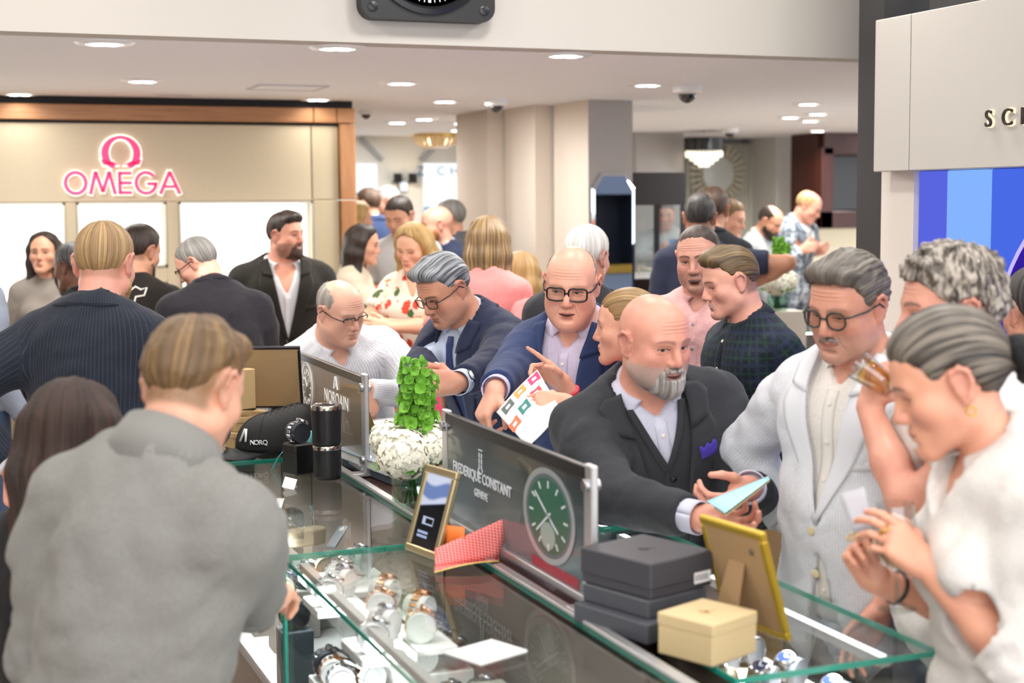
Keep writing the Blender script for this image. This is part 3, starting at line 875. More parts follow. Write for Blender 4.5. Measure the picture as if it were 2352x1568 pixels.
    if o.get('shirt'):
        opn = o.get('open', 0.0)
        if not o.get('jacket') or o.get('wr'): wrinkle(sF0, o.get('wr', .0028 if not far else .002), o.get('wf', 26), px * .1)
        neckcut(sF0, nr + (.006 if o.get('collar') else .004))
        if opn: vcut(sF0, .045 + opn * .12, -opn, tail=None, ymax=.25)
        if o.get('scoop'): sF0.cuts.append(lambda P, D: np.where(((P - nb) @ T[:, 1] > 0), np.maximum(D, o['scoop'] * k - np.linalg.norm((P - nb - tyv * .06 * k - na * .02) * A3(1, 1, 1), axis=1)), D))
        hem(sF0, o.get('hem', -.60 if not o.get('tucked') else -.50))
        V, Q = sF0.grid(.010 if s > 600 else .013)
        mesh_np(o.get('sname', 'shirt'), V, Q, o['shirt'], root, True, {'tc': tcoords(V)}, org)
        cm = o.get('collarmat', o['shirt'])
        if o.get('collar') in ('shirt', 'polo', 'band'):
            mb = MB(); phi0 = math.radians(o.get('cphi', 14)); nA = 36; e2 = unit(tyv - na * (tyv @ na)); e1 = np.cross(e2, na)
            rows = [(.006, -.012, 0), (.007, .030, 0), (.011, .034, 0), (.0165, .022, 1), (.023, -.004, 2)] if o['collar'] != 'band' else [(.014, -.02, 0), (.021, .056, 0), (.028, .058, 0), (.038, -.025, 0)]
            G = np.zeros((nA, len(rows), 3))
            for i in range(nA):
                a = phi0 + (2 * math.pi - 2 * phi0) * i / (nA - 1); fr_ = (1 + math.cos(a)) / 2
                tipf = max(0.0, 1 - min(i, nA - 1 - i) / 6.0)
                for j, (dr, h, w) in enumerate(rows):
                    hh = h - .026 * fr_ - w * .5 * .012 * fr_ - (w == 2) * .034 * tipf
                    r_ = nr + dr + .010 * fr_ * (w == 2) + .014 * tipf * (w == 2)
                    dv = e2 * math.cos(a) + e1 * math.sin(a)
                    if w and tipf > 0: dv = unit(dv + e1 * (.35 if i < nA / 2 else -.35) * tipf * (w / 2))
                    G[i, j] = nb + na * hh * k + dv * r_ * k + tyv * .004
            Pf = G.reshape(-1, 3); d = sF0(Pf, cuts=False); mk = (np.arange(len(Pf)) % len(rows)) >= 3
            gr = grad(sF0, Pf); ps = np.clip(.004 - d, 0, .03)[:, None] * gr; Pf = np.where(mk[:, None], Pf + ps, Pf)
            mb.sheet(Pf.reshape(G.shape), .0022); mb.build('collar', cm, root, True, org, None)
        elif o.get('collar') == 'crew':
            mb = MB(); e2 = unit(tyv - na * (tyv @ na)); e1 = np.cross(e2, na)
            pts = [nb + na * (.008 - .028 * (1 + math.cos(a)) / 2) * k + (e2 * math.cos(a) + e1 * math.sin(a)) * (nr + .010 + .006 * (1 + math.cos(a)) / 2) * k for a in np.linspace(0, 2 * math.pi, 30)[:-1]]
            mb.tube(pts, .0075 * k, 8, closed=True); mb.build('neckband', cm, root, True, org)
        if o.get('placket'):
            mb = MB(); z0, z1 = -max(opn, .03) - .005, o.get('placket')
            surf_sheet(mb, sP, T, nb, k, [(-.016, z0), (-.016, z1)], [(.016, z0), (.016, z1)], 4, .0005, .0022, n=24); mb.build('placket', o['shirt'], root, True, org)
            bm_ = o.get('btn', plain('shirt_button', 'E8E2D8', .3))
            for zz in np.arange(z0 - .03, z1, -.085):
                c = project(sP, T, nb, k, 0.0, zz); n_ = grad(sP, c[None])[0]; m_ = MB(); Rm = rot_xyz(unit(np.cross(n_, tx)), n_)
                m_.lathe([(.0058 * k, 0), (.0058 * k, .0016), (.0044 * k, .0022), (0, .0022)], 10, c + n_ * .0025, Rm); m_.build('button', bm_, root, True, org)
    if o.get('tie'):
        mb = MB(); z1 = o.get('tielen', -.52)
        A = [(-.012, -.035), (-.016, -.06), (-.013, -.075)] + [(-.013 - .022 * t, -.075 + (z1 + .075) * t) for t in np.linspace(.1, 1, 12)] + [(-.002, z1 - .04)]
        surf_sheet(mb, sP, T, nb, k, A, [(-x, z_) for x, z_ in A], 6, .003, .005, n=len(A)); mb.build('necktie', o['tie'], root, True, org)
        me.tie = True
    # ---- waistcoat
    if o.get('vest'):
        v = Field(); torso(v); v.P = [(p[0], p[1], (p[2] + .015 if p[0] == 'el' else p[2]), (p[3] if p[0] == 'el' else p[3] + .015), (0 if p[0] == 'el' else p[4] + .015), p[5], p[6]) for p in v.P]
        neckcut(v, nr + .03); vcut(v, .075, o.get('vz', -.27), tail=None); hem(v, -.56)
        V, Q = v.grid(.012); mesh_np('waistcoat', V, Q, o['vest'], root, True, {'tc': tcoords(V)}, org)
        mb = MB(); surf_sheet(mb, v, T, nb, k, [(.0, o.get('vz', -.27)), (0, -.54)], [(.006, o.get('vz', -.27)), (.006, -.54)], 2, .0002, .002, n=14); mb.build('waistcoat_edge', o['vest'], root, True, org)
        vzz = o.get('vz', -.27)
        for q in (-1, 1):
            ln = [(q * .075 * ((z_ - vzz) / -vzz) ** .9, z_) for z_ in np.linspace(vzz + .001, -.02, 10)]
            mb = MB(); surf_sheet(mb, v, T, nb, k, [(x_ - q * .010, z_) for x_, z_ in ln], [(x_ + q * .010, z_) for x_, z_ in ln], 3, .001, .0025, n=10); mb.build('waistcoat_trim', o['vest'], root, True, org)
        for zz in np.arange(o.get('vz', -.27) - .03, -.55, -.055):
            c = project(v, T, nb, k, -.012, zz); n_ = grad(v, c[None])[0]; m_ = MB(); Rm = rot_xyz(unit(np.cross(n_, tx)), n_)
            m_.lathe([(.0075 * k, 0), (.0075 * k, .002), (0, .003)], 10, c + n_ * .001, Rm); m_.build('button', plain('dark_button', '101012', .3), root, True, org)
    # ---- jacket
    if o.get('jacket'):
        jm = o['jacket']; jz = o.get('jz', -.36); jh = o.get('jhem', -.74); j = Field()
        gj = g * 1.0
        for p in trunkF.P: j.P.append((p[0], p[1], (p[2] + .02 if p[0] == 'el' else p[2]), (p[3] if p[0] == 'el' else p[3] + .02), (0 if p[0] == 'el' else p[4] + .02), p[5], p[6]))
        for q in (-1, 1): j.rc(L(q * .08 * sw, -.015, -.052), L(q * .172 * sw * (1 + (g - 1) * .6), -.015, -.094), .052 * k, .054 * k, .05 * k)
        j.el(L(0, -.008, -.60), A3(.192 * g, .145 * g, .22) * k, T, .07 * k)
        j0 = Field(); j0.P = list(j.P)
        sleeves(j, .068 * (1 + (g - 1) * .5), .060, .046, .88)
        wrinkle(j, o.get('jwr', .0035 if not far else .0025), 15, px * .07)
        neckcut(j, nr + .016); vcut(j, o.get('jw', .085), jz, tail=o.get('tail', .16), gap=o.get('jgap', 0.0)); hem(j, jh)
        V, Q = j.grid(.010 if s > 600 else .013)
        mesh_np('jacket', V, Q, jm, root, True, {'tc': tcoords(V)}, org)
        w0 = o.get('jw', .085); lm = o.get('lapel', jm)
        for q in (-1, 1):
            vz = lambda z_: q * (w0 * max(min((z_ - jz) / (-jz), 1.2), 0) ** .9 + o.get('jgap', 0.0) - .009)
            zs = np.linspace(jz + .01, -.02, 12); inner = [(vz(z_), z_) for z_ in zs]
            outer = []
            for z_ in zs:
                t = (z_ - jz) / (-.125 - jz)
                wd = .078 * min(max(t, 0.02), 1.0) ** .8 if z_ < -.115 else .078 - (z_ + .115) * .5
                outer.append((vz(z_) + q * wd, z_ + .012 * min(1, max(t, 0))))
            mb = MB(); surf_sheet(mb, j0, T, nb, k, inner, outer, 6, .003, .004, n=12); ob = mb.build('lapel', lm, root, True, org)
            # notch collar piece above the lapel
            mb = MB(); surf_sheet(mb, j0, T, nb, k, [(vz(-.085), -.075), (vz(-.04), -.03), (q * .075, .012)], [(vz(-.085) + q * .052, -.062), (vz(-.04) + q * .06, -.02), (q * .115, .0)], 5, .008, .004, n=8); mb.build('lapel', lm, root, True, org)
        # collar round the back of the neck
        e2 = unit(tyv - na * (tyv @ na)); e1 = np.cross(e2, na); mb = MB(); nA = 26; ph = math.radians(62); G = np.zeros((nA, 4, 3))
        for i in range(nA):
            a = ph + (2 * math.pi - 2 * ph) * i / (nA - 1); b = (1 - math.cos(a)) / 2
            for jj, (dr, h) in enumerate(((.017, -.01), (.018, .022), (.023, .024), (.034, -.018))):
                G[i, jj] = nb + na * (h - .03 * (1 - b)) * k + (e2 * math.cos(a) + e1 * math.sin(a)) * (nr + dr + .012 * (1 - b)) * k
        Pf = G.reshape(-1, 3); d = j0(Pf); mk = (np.arange(len(Pf)) % 4) == 3; Pf = np.where(mk[:, None], Pf + np.clip(.004 - d, 0, .04)[:, None] * grad(j0, Pf), Pf)
        mb.sheet(Pf.reshape(G.shape), .004); mb.build('jacket_collar', lm, root, True, org)
        if o.get('jbtn'):
            for zz in (jz - .008, jz - .11):
                c = project(j0, T, nb, k, 0.012, zz); n_ = grad(j0, c[None])[0]; m_ = MB(); Rm = rot_xyz(unit(np.cross(n_, tx)), n_)
                m_.lathe([(.0105 * k, 0), (.0105 * k, .003), (.008 * k, .004), (0, .0035)], 12, c + n_ * .002, Rm); m_.build('button', o['jbtn'], root, True, org)
        if o.get('pocket'):
            mb = MB(); surf_sheet(mb, j0, T, nb, k, [(-.145, o.get('pz', -.212) + .007), (-.06, o.get('pz', -.212) - .003)], [(-.145, o.get('pz', -.212) - .016), (-.06, o.get('pz', -.212) - .026)], 3, .002, .003, n=8); mb.build('chest_pocket', jm, root, True, org)
        if o.get('square'):
            mb = MB(); rr = np.random.RandomState(int(px)); n_ = 9; pz = o.get('pz', -.212)
            A = [(-.130 + .045 * t, pz - .006 * t) for t in np.linspace(0, 1, n_)]; B = [(x + .004, z_ + .030 + .005 * math.sin(i * 1.9)) for i, (x, z_) in enumerate(A)]
            surf_sheet(mb, j0, T, nb, k, A, B, 5, .004, .006, n=n_); mb.build('pocket_square', o['square'], root, True, org)
        me.j0 = j0
    me.__dict__.update(root=root, org=org, L=L, T=T, nb=nb, k=k, R=R, hc=hc, kh=kh, sF0=sF0, sP=sP, J=J, cv=cv, fat=fat, tips=tips, HF=HF, na=na, nr=nr, hd=hd, tyv=tyv, tx=tx, tz=tz, bf=bf, br=br)
    if hair: make_hair(me, **hair)
    if beard: make_beard(me, **beard)
    if glasses: make_glasses(me, **glasses)
    for q in 'lr':
        w = (arms.get(q) or {}).get('watch')
        if w: make_wristwatch(me, q, w)
        c = (arms.get(q) or {}).get('cuff')
        if c:
            S, El, W = J[q]; u = unit(W - El); mb = MB(); e1 = unit(np.cross(u, A3(.3, .2, 1))); e2 = np.cross(u, e1)
            G = np.array([[W - u * (.075 - .085 * t) * k + (e1 * math.cos(a) + e2 * math.sin(a)) * (.0345 + .002 * t) * k for t in (0, .33, .66, 1)] for a in np.linspace(0, 2 * math.pi, 22)])
            mb.sheet(G, .003); mb.build('shirt_cuff', c, root, True, org)
    return me

HPHI = [0, .45, .85, 1.15, 1.42, 1.62, 1.9, 2.2, 2.6, 3.15]
def make_hair(P, mat, style='short', top=.016, sidet=.007, line=None, front=.070, crown=None, quiff=0.0, length=.25, flow='crown', amp=.0022, seed=0.0, bun=False, tail=False, rough=0.0, nape=-.062, wave=0.0, ear=True, vol=0.0, sweep=0.0, edge=None):
    f = Field()
    edge = min(.013, .6 * max(top, sidet) + .001) if edge is None else edge; k = P.kh
    f.el((0, -.010, .030), (.076 + sidet, .095 + sidet, .086 + sidet + .002), None, .02)
    f.el((0, .006, .055 + top * .6), (.062 + top * .35 + vol, .080 + top * .35 + vol * .6, .052 + top * .55 + vol * .5), None, .03)
    if quiff: f.rc((-.035, .066, .092), (.035, .066, .092), .022 + quiff, .022 + quiff, .03); f.rc((0, .074, .10 + quiff), (sweep, .02, .118 + quiff), .018 + quiff, .016, .03)
    if style == 'curly': f.el((0, .0, .06), (.085 + vol, .10 + vol, .075 + vol), None, .02)
    zl = list(line) if line else [front, front - .002, front - .022, .006, .0, .030, .012, -.03, nape + .01, nape]
    if style in ('long',):
        zb = -length
        for q in (-1, 1):
            f.chain([(q * .05, .02, .075), (q * .078, .012, .02), (q * (.083 + vol), .004, -.06), (q * (.085 + vol), .0, zb + .03), (q * (.080 + vol), .004, zb)], [.03, .026, .027, .026, .018], .03)
            f.chain([(q * .055, -.05, .03), (q * .066, -.06, -.06), (q * .066, -.065, zb + .02), (q * .05, -.07, zb)], [.045, .042, .04, .03], .03)
        f.chain([(0, -.06, .03), (0, -.075, -.06), (0, -.082, zb + .02), (0, -.082, zb - .005)], [.05, .045, .042, .034], .03)
        zl = [front + .02, front + .004, front - .03, .0, -.3, -.5, -.5, -.5, -.5, -.5] if line is None else line
    if bun: f.el((0, -.118, .01), (.034, .028, .034), None, .012)
    if tail: f.chain([(0, -.10, .0), (0, -.135, -.02), (.01, -.15, -.10), (.01, -.14, -.19)], [.02, .024, .026, .01], .015)
    if tail or bun: zl = [front, front - .003, front - .025, .0, .022, .028, .0, -.03, -.045, -.045]
    S = 7.0 + seed
    def along(V):
        if flow == 'back': a = np.arctan2(V[:, 0], V[:, 2] + .02) * .085; b = V[:, 1]
        elif flow == 'side': a = np.arctan2(V[:, 1] + .0, V[:, 2] + .02) * .085; b = V[:, 0]
        elif flow == 'down': a = np.arctan2(V[:, 0], -V[:, 1]) * .085; b = V[:, 2]
        else: a = np.arctan2(V[:, 0], V[:, 1] + .035) * .085; b = np.hypot(V[:, 0], V[:, 1] + .035) + .3 * V[:, 2]
        return a, b
    def cut(V, D):
        a, b = along(V)
        if style == 'curly': n = vnoise(V, 75, S) * 1.6 + vnoise(V, 140, S) * .6
        else:
            n = vnoise(np.stack([a * 230 + wave * np.sin(b * 60), b * 14, b * 0], 1), 1.0, S) + .6 * vnoise(np.stack([a * 80 + wave * np.sin(b * 45 + 1), b * 10, b * 0], 1), 1.0, S + 2) * 1.4
            n = n + rough * vnoise(V, 90, S)
        D = D + amp * n
        phi = np.arctan2(np.abs(V[:, 0]), V[:, 1]); zb_ = np.interp(phi, HPHI, zl) + .0025 * vnoise(V, 110, S) + .0035 * vnoise(V, 240, S + 1)
        inner = (zb_ - V[:, 2]) * .75
        fr2 = np.where(V[:, 1] > .0, 1.0, .85) if style != 'long' else (V[:, 1] > .0) * .6
        D = D + fr2 * edge * np.clip(1 - (V[:, 2] - zb_) / .034, 0, 1) ** 1.3
        if style == 'long': inner = np.where(V[:, 1] > -.005, inner, -1)
        D = np.maximum(D, inner)
        if crown is not None:
            yc, rx, ry = crown; e = np.sqrt((V[:, 0] / rx) ** 2 + ((V[:, 1] - yc) / ry) ** 2)
            D = np.where(V[:, 2] > .0, np.maximum(D, (1 - e + .025 * vnoise(V, 60, S)) * .06), D)
        if style == 'long': D = np.maximum(D, (-length - .01 * vnoise(np.stack([a * 120, b * 0, b * 0], 1), 1, S) - V[:, 2]))
        return D
    f.cuts.append(cut)
    h = .0042 if k * 1000 > 0 and len(P.root.name) else .005
    V, Q = f.grid(HAIRH[0])
    a, b = along(V)
    Wv = P.hc + (V * k) @ P.R.T
    P.hairobj = mesh_np('hair', Wv, Q, mat, P.root, True, {'hs': np.stack([a, b * (.5 if style == 'long' else 1.0), V[:, 2] * .3 * (style != 'long')], 1)}, P.org)
HAIRH = [.0052]

def make_beard(P, mat, full=1.0, t=.008, goatee=False, mous=True, side=True, chin=True, gw=1.0):
    f = Field(); k = P.kh
    f.el((0, .033, -.03), (.060 + t * .5, .055 + t, .07 + t), None, .02)
    for q in (-1, 1): f.rc((q * .050, .008, -.058), (q * .018, .074, -.1), .024 + t * .6, .015 + t, .03)
    f.el((0, .081, -.101), (.022 + t, .015 + t * 1.1, .015 + t * 1.6), None, .025)
    f.el((0, .074, -.068), (.030 + t * .5, .022 + t, .027 + t * .5), None, .02)
    for q in (-1, 1):
        if P.fat > 0: f.el((q * .038, .040, -.064), (.026 + .007 * P.fat + t * .7, .036 + t * .7, .034 + t), None, .03)
    if P.fat > .5: f.el((0, .032, -.108), (.046 + t * .5, .042 + t * .7, .022 + t * .6), None, .04)
    f.rc((-.018, .0885, -.055), (.018, .0885, -.055), .006 + t * .3, .006 + t * .3, .012)
    def cut(V, D):
        x, y, z = np.abs(V[:, 0]), V[:, 1], V[:, 2]
        n = vnoise(V, 160, 3) * .0014; D = D + n
        lim = np.interp(x, [0, .02, .03, .045, .062, .08], [-.049, -.051, -.062, -.058, -.03, .005]) if not goatee else np.interp(x / gw, [0, .02, .028, .034, .04], [-.049, -.051, -.058, -.08, -.2])
        if not mous: lim = np.where(x < .03, np.minimum(lim, -.085), lim)
        D = np.maximum(D, (z - lim + .003 * vnoise(V, 120, 5)) * .7)
        if not chin: D = np.maximum(D, (-.0625 + .35 * x * 0 - z))
        D = np.maximum(D, (.004 - y) if side else (.03 - y))
        m = np.maximum(np.abs(z + .0668) - .0088, x - .0235); D = np.where(y > .05, np.maximum(D, -m), D)
        return D
    f.cuts.append(cut); V, Q = f.grid(.004)
    mesh_np('beard', P.hc + (V * k) @ P.R.T, Q, mat, P.root, True, {'hs': np.stack([V[:, 0], V[:, 2], V[:, 1]], 1)}, P.org)

def make_glasses(P, mat, w=.026, h=.018, r=.0022, y=.103, zc=-.004, half=False, temple=None, round_=.5, lens='eyeglass_lens'):
    k = P.kh; X = lambda v: P.hc + P.R @ (np.asarray(v, float) * k)
    mb = MB(); LN = []
    def se(a, e): c, s_ = math.cos(a), math.sin(a); return math.copysign(abs(c) ** e, c), math.copysign(abs(s_) ** e, s_)
    for q in (-1, 1):
        rim = []
        for a in np.linspace(0, 2 * math.pi, 29)[:-1]:
            c, s_ = se(a, round_); xx = q * .0335 + c * w; rim.append((xx, y - .006 * (abs(xx) / .06) ** 2, zc + s_ * h + (abs(c) * .0015)))
        LN.append(rim)
        if half: mb.tube([X(p) for p in rim[:15]], r * k, 6)
        else: mb.tube([X(p) for p in rim], r * k, 6, closed=True)
        xo = .0335 + w
        mb.tube([X(p) for p in ((q * xo, y - .006, zc + h * .45), (q * (xo + .010), y - .014, zc + h * .5), (q * .0805, y - .06, zc + h * .45), (q * .084, -.004, .010), (q * .086, -.018, -.004), (q * .084, -.026, -.016))], [r * k * 1.05] * 6, 6)
    mb.tube([X(p) for p in ((-.0335 + w, y, zc + .004), (0, y + .004, zc + .007), (.0335 - w, y, zc + .004))], r * k, 6)
    gl = mb.build('eyeglasses', mat, P.root, True, P.org)
    for rim in LN:
        m_ = MB(); c = np.mean(np.array(rim), 0); n = len(rim); m_._add([X(p) for p in rim] + [X(c + A3(0, .0015, 0))], [[i, (i + 1) % n, n] for i in range(n)]); m_.build('lens', glass(lens, 'F4F4F2', 1.4), gl, True, P.org)

def make_wristwatch(P, q, spec):
    S, El, W = P.J[q]; u = unit(W - El); hx, hy, hz = P.HF[q]; k = P.k; c = W - u * .022 * k
    e2 = unit(hz - u * (hz @ u)); e1 = np.cross(u, e2)
    mb = MB(); G = np.array([[c + u * d * k + (e1 * math.cos(a) * 1.12 + e2 * math.sin(a)) * .0315 * k for d in (-.009, 0, .009)] for a in np.linspace(0, 2 * math.pi, 25)])
    mb.sheet(G, .0035); b = mb.build('wristwatch', spec.get('strap', plain('black_strap', '141414', .4)), P.root, True, P.org)
    m_ = MB(); Rm = rot_xyz(u, e2); m_.lathe([(.019 * k, 0), (.0205 * k, .004), (.0205 * k, .008), (.017 * k, .0095), (0, .0095)], 20, c + e2 * .031 * k, Rm); m_.build('watch_case', plain('polished_steel', 'C8C8CC', .12, 1.0), b, 'auto', P.org)
    m_ = MB(); m_.lathe([(.0155 * k, 0), (0, .0004)], 20, c + e2 * .0408 * k, Rm); m_.build('watch_dial', spec.get('dial', plain('white_dial', 'EDEDEA', .3)), b, True, P.org)
# ------------------------------------------------------------------ setting
def part_box(name, lo, hi, mat, parent=None, bev=0.0, kind=None, label=None):
    mb = MB(); mb.box(lo, hi, bev=bev); o = mb.build(name, mat, parent)
    return tag(o, label, None, None, kind)
S_ = 'structure'
PAINT = plain('warm_white_paint', 'DDD6CC', .7, nz=.02); CEILM = plain('ceiling_paint', 'FAFAFD', .8); BULK = plain('bulkhead_paint', 'C2BCB3', .75, nz=.01)
GREYP = plain('grey_paint', 'ABA7A4', .75, nz=.02); BEIGE = plain('beige_paint', 'E6DBCD', .7, nz=.02); BEIGE_SHADED = plain('beige_dark_paint', 'CFC3B5', .7, nz=.02)
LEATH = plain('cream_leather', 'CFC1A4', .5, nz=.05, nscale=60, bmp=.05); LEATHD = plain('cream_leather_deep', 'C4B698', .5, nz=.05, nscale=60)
OAK = wood('oak_veneer', 'B4835A', 'A06F47', 0, 5, .45); OAKV = wood('oak_veneer_upright', 'B4835A', 'A06F47', 2, 5, .45)
BLACK = plain('satin_black', '17161A', .35); BLACKM = plain('matt_black', '1C1B1D', .7); STEEL = plain('brushed_steel', 'B9B9BC', .3, 1.0); CHROME = plain('polished_steel', 'C8C8CC', .12, 1.0)
ALU = plain('aluminium', 'C9C9CA', .38, .85); WHITE = plain('white_gloss', 'F2F2F2', .3); GOLD = plain('gilt', 'C9A24E', .3, 1.0); WALNUT = wood('walnut', '4A2A1E', '2E1812', 1, 5, .3, .3)
DKWOOD = plain('espresso_wood', '20120F', .3, nz=.3, nscale=12)

fl = part_box('floor', (-5, -3, -.1), (14, 18, 0), wood('floor_boards', 'BBADA0', 'A99A8C', 1, 2.5, .45), None, 0, S_)
part_box('ceiling', (-5, 5.70, 2.45), (14, 18, 2.6), CEILM, None, 0, S_)
part_box('ceiling', (-5, -3, 3.3), (14, 5.7, 3.4), CEILM, None, 0, S_)
part_box('wall_bulkhead', (-5, 5.56, 2.4505), (4.6, 5.70, 3.3), BULK, None, 0, S_)
part_box('wall_back', (-5, 13.3, 0), (14, 13.5, 2.6), plain('pale_panel_paint', 'E9E9E2', .7), None, 0, S_)
part_box('wall_left', (-5.1, -3, 0), (-5, 18, 3.3), PAINT, None, 0, S_)

# ---- display wall with the illuminated sign
dw = empty('wall_display', (1.0, 8.75, 0)); dw['kind'] = S_
def dpart(n, x0, x1, z0, z1, mat, y0=8.75, y1=8.9, bev=.004, parent=dw):
    mb = MB(); mb.box((x0, y0, z0), (x1, y1, z1), bev=bev); return mb.build(n, mat, parent, origin=(1.0, 8.75, 0) if parent is dw else (1.0, 8.75, 0))
XL = -2.6
dpart('wood_panel', XL, 2.19, 2.318, 2.405, OAK, 8.72); dpart('wood_panel', 2.195, 2.33, 2.318, 2.405, OAK, 8.72); dpart('wood_panel', 2.335, 2.444, 2.318, 2.405, OAK, 8.72)
dpart('wood_panel', 2.349, 2.444, 1.868, 2.312, OAKV, 8.72); dpart('wood_panel', 2.349, 2.444, .9, 1.862, OAKV, 8.72); dpart('wood_panel', 2.349, 2.444, 0, .894, OAKV, 8.72)
dpart('shadow_gap', XL, 2.44, 2.405, 2.45, BLACKM, 8.76); dpart('shadow_gap', XL, 2.348, 2.303, 2.318, BLACKM, 8.745)
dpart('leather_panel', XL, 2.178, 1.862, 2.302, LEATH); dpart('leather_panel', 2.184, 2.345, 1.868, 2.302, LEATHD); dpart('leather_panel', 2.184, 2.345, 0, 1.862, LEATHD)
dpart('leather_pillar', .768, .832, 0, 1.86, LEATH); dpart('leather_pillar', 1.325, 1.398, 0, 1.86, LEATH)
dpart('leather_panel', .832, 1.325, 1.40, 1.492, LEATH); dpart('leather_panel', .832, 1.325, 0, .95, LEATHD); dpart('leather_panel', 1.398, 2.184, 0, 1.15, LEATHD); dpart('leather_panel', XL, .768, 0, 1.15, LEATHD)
NGL = glow('niche_backlight', 'FFFCF4', 2.6)
for x0, x1, z0, z1 in ((XL, .768, 1.15, 1.86), (.832, 1.325, 1.492, 1.86), (.832, 1.325, .95, 1.40), (1.398, 2.184, 1.15, 1.86)):
    nb_ = dpart('niche', x0, x1, z0, z1, NGL, 9.12, 9.16, 0)
    mb = MB()
    for a, b in (((x0, 8.9, z1 - .002), (x1, 9.12, z1 + .02)), ((x0, 8.9, z0 - .02), (x1, 9.12, z0)), ((x0 - .02, 8.9, z0), (x0, 9.12, z1)), ((x1, 8.9, z0), (x1 + .02, 9.12, z1))): mb.box(a, b)
    mb.build('niche_lining', WHITE, nb_, origin=(1.0, 8.75, 0))
    mb = MB()
    for a, b in (((x0, 8.742, z1 - .012), (x1, 8.76, z1)), ((x0, 8.742, z0), (x1, 8.76, z0 + .012)), ((x0, 8.742, z0), (x0 + .012, 8.76, z1)), ((x1 - .012, 8.742, z0), (x1, 8.76, z1))): mb.box(a, b)
    mb.build('niche_trim', plain('champagne_trim', 'D8D2C0', .3, .6), nb_, origin=(1.0, 8.75, 0))
dpart('end_panel', XL, 2.44, 0, 2.40, LEATHD, 9.16, 9.4, 0)

sg = empty('illuminated_sign', (1.08, 8.745, 1.92), 'pink halo-lit omega symbol over the word OMEGA on the cream leather wall', 'sign')
PINK = plain('pink_letter', 'F0407A', .4, emit='FF3F78', es=.55); HALO = glow('letter_halo', 'FFF6E6', 1.6)
def omega_poly(off=0.0, n=40):
    """one half ring with foot, mirrored: outline as polygons"""
    ro_x, ro_z, ri_x, ri_z = .108 + off, .098 + off, .067 - off, .080 - off
    a0 = math.radians(-62); out = []
    for sgn in (1,):
        A = np.linspace(a0, math.pi - a0, n)
        o_ = [(ro_x * math.cos(a), ro_z * math.sin(a)) for a in A]; i_ = [(ri_x * math.cos(a), ri_z * math.sin(a)) for a in A]
    return o_, i_
def omega_symbol(name, mat, off, y, t):
    mb = MB(); o_, i_ = omega_poly(off); c = (1.081, 2.135)
    for i in range(len(o_) - 1):
        q = [o_[i], o_[i + 1], i_[i + 1], i_[i]]
        mb.prism([(p[0] + c[0], p[1] + c[1]) for p in q], t, c=(0, y, 0))
    for s_ in (-1, 1):
        q = [(.012 - off, -.066 - off), (.098 + off * .5, -.066 - off), (.112 + off, -.035 + off), (.092 - off * .3, -.035 + off), (.086, -.045 + off), (.048, -.045 + off)]
        mb.prism([(s_ * p[0] + c[0], p[1] + c[1]) for p in q], t, c=(0, y, 0))
    return mb.build(name, mat, sg, origin=(1.08, 8.745, 1.92))
omega_symbol('symbol_halo', HALO, .009, 8.735, .004); omega_symbol('omega_symbol', PINK, 0, 8.715, .018)
Mx = lambda x, y, z: Matrix(((1, 0, 0, x - 1.08), (0, 0, -1, y - 8.745), (0, 1, 0, z - 1.92), (0, 0, 0, 1)))
def omega_word(name, mat, y, off, ex):
    wd = {'O': .150, 'M': .170, 'E': .098, 'G': .150, 'A': .140}; x = .765
    h = .128; t = .019
    for ch in 'OMEGA':
        mb = MB(); w = wd[ch] * .86; b = 1.905
        def bar(p, q, tt=t):
            p, q = np.array(p), np.array(q); d = unit(np.r_[q - p, 0])[:2]; n_ = np.array([-d[1], d[0]]) * (tt / 2 + off); e = d * off
            mb.prism([tuple(v) for v in (p - n_ - e, q - n_ + e, q + n_ + e, p + n_ - e)], ex, c=(0, y, 0))
        def arc(cx, cz, rx, rz, a0, a1):
            A = np.linspace(math.radians(a0), math.radians(a1), 28)
            for i in range(27):
                q = [(cx + (rx + off) * math.cos(a), cz + (rz + off) * math.sin(a)) for a in A[i:i + 2]] + [(cx + (rx - t - off) * math.cos(a), cz + (rz - t - off) * math.sin(a)) for a in A[i:i + 2][::-1]]
                mb.prism(q, ex, c=(0, y, 0))
        if ch == 'O': arc(x + w / 2, b + h / 2, w / 2, h / 2 + .004, 0, 360)
        if ch == 'M': bar((x + .005, b), (x + .036, b + h)); bar((x + .036, b + h), (x + w / 2, b + .012)); bar((x + w / 2, b + .012), (x + w - .036, b + h)); bar((x + w - .036, b + h), (x + w - .005, b))
        if ch == 'E':
            bar((x + .012, b), (x + .012, b + h))
            for zz in (t / 2, h / 2, h - t / 2): bar((x + .012, b + zz), (x + .078, b + zz))
        if ch == 'G': arc(x + w / 2, b + h / 2, w / 2, h / 2 + .004, 40, 362); bar((x + w * .55, b + h * .46), (x + w - .004, b + h * .46)); 
        if ch == 'A': bar((x + .005, b), (x + w / 2, b + h)); bar((x + w / 2, b + h), (x + w - .005, b)); bar((x + w * .25, b + h * .33), (x + w * .75, b + h * .33), t * .9)
        mb.build(name, mat, sg, origin=(1.08, 8.745, 1.92)); x += w + .0085
omega_word('letter_halo', HALO, 8.735, .0065, .004); omega_word('letter', PINK, 8.715, 0, .018)

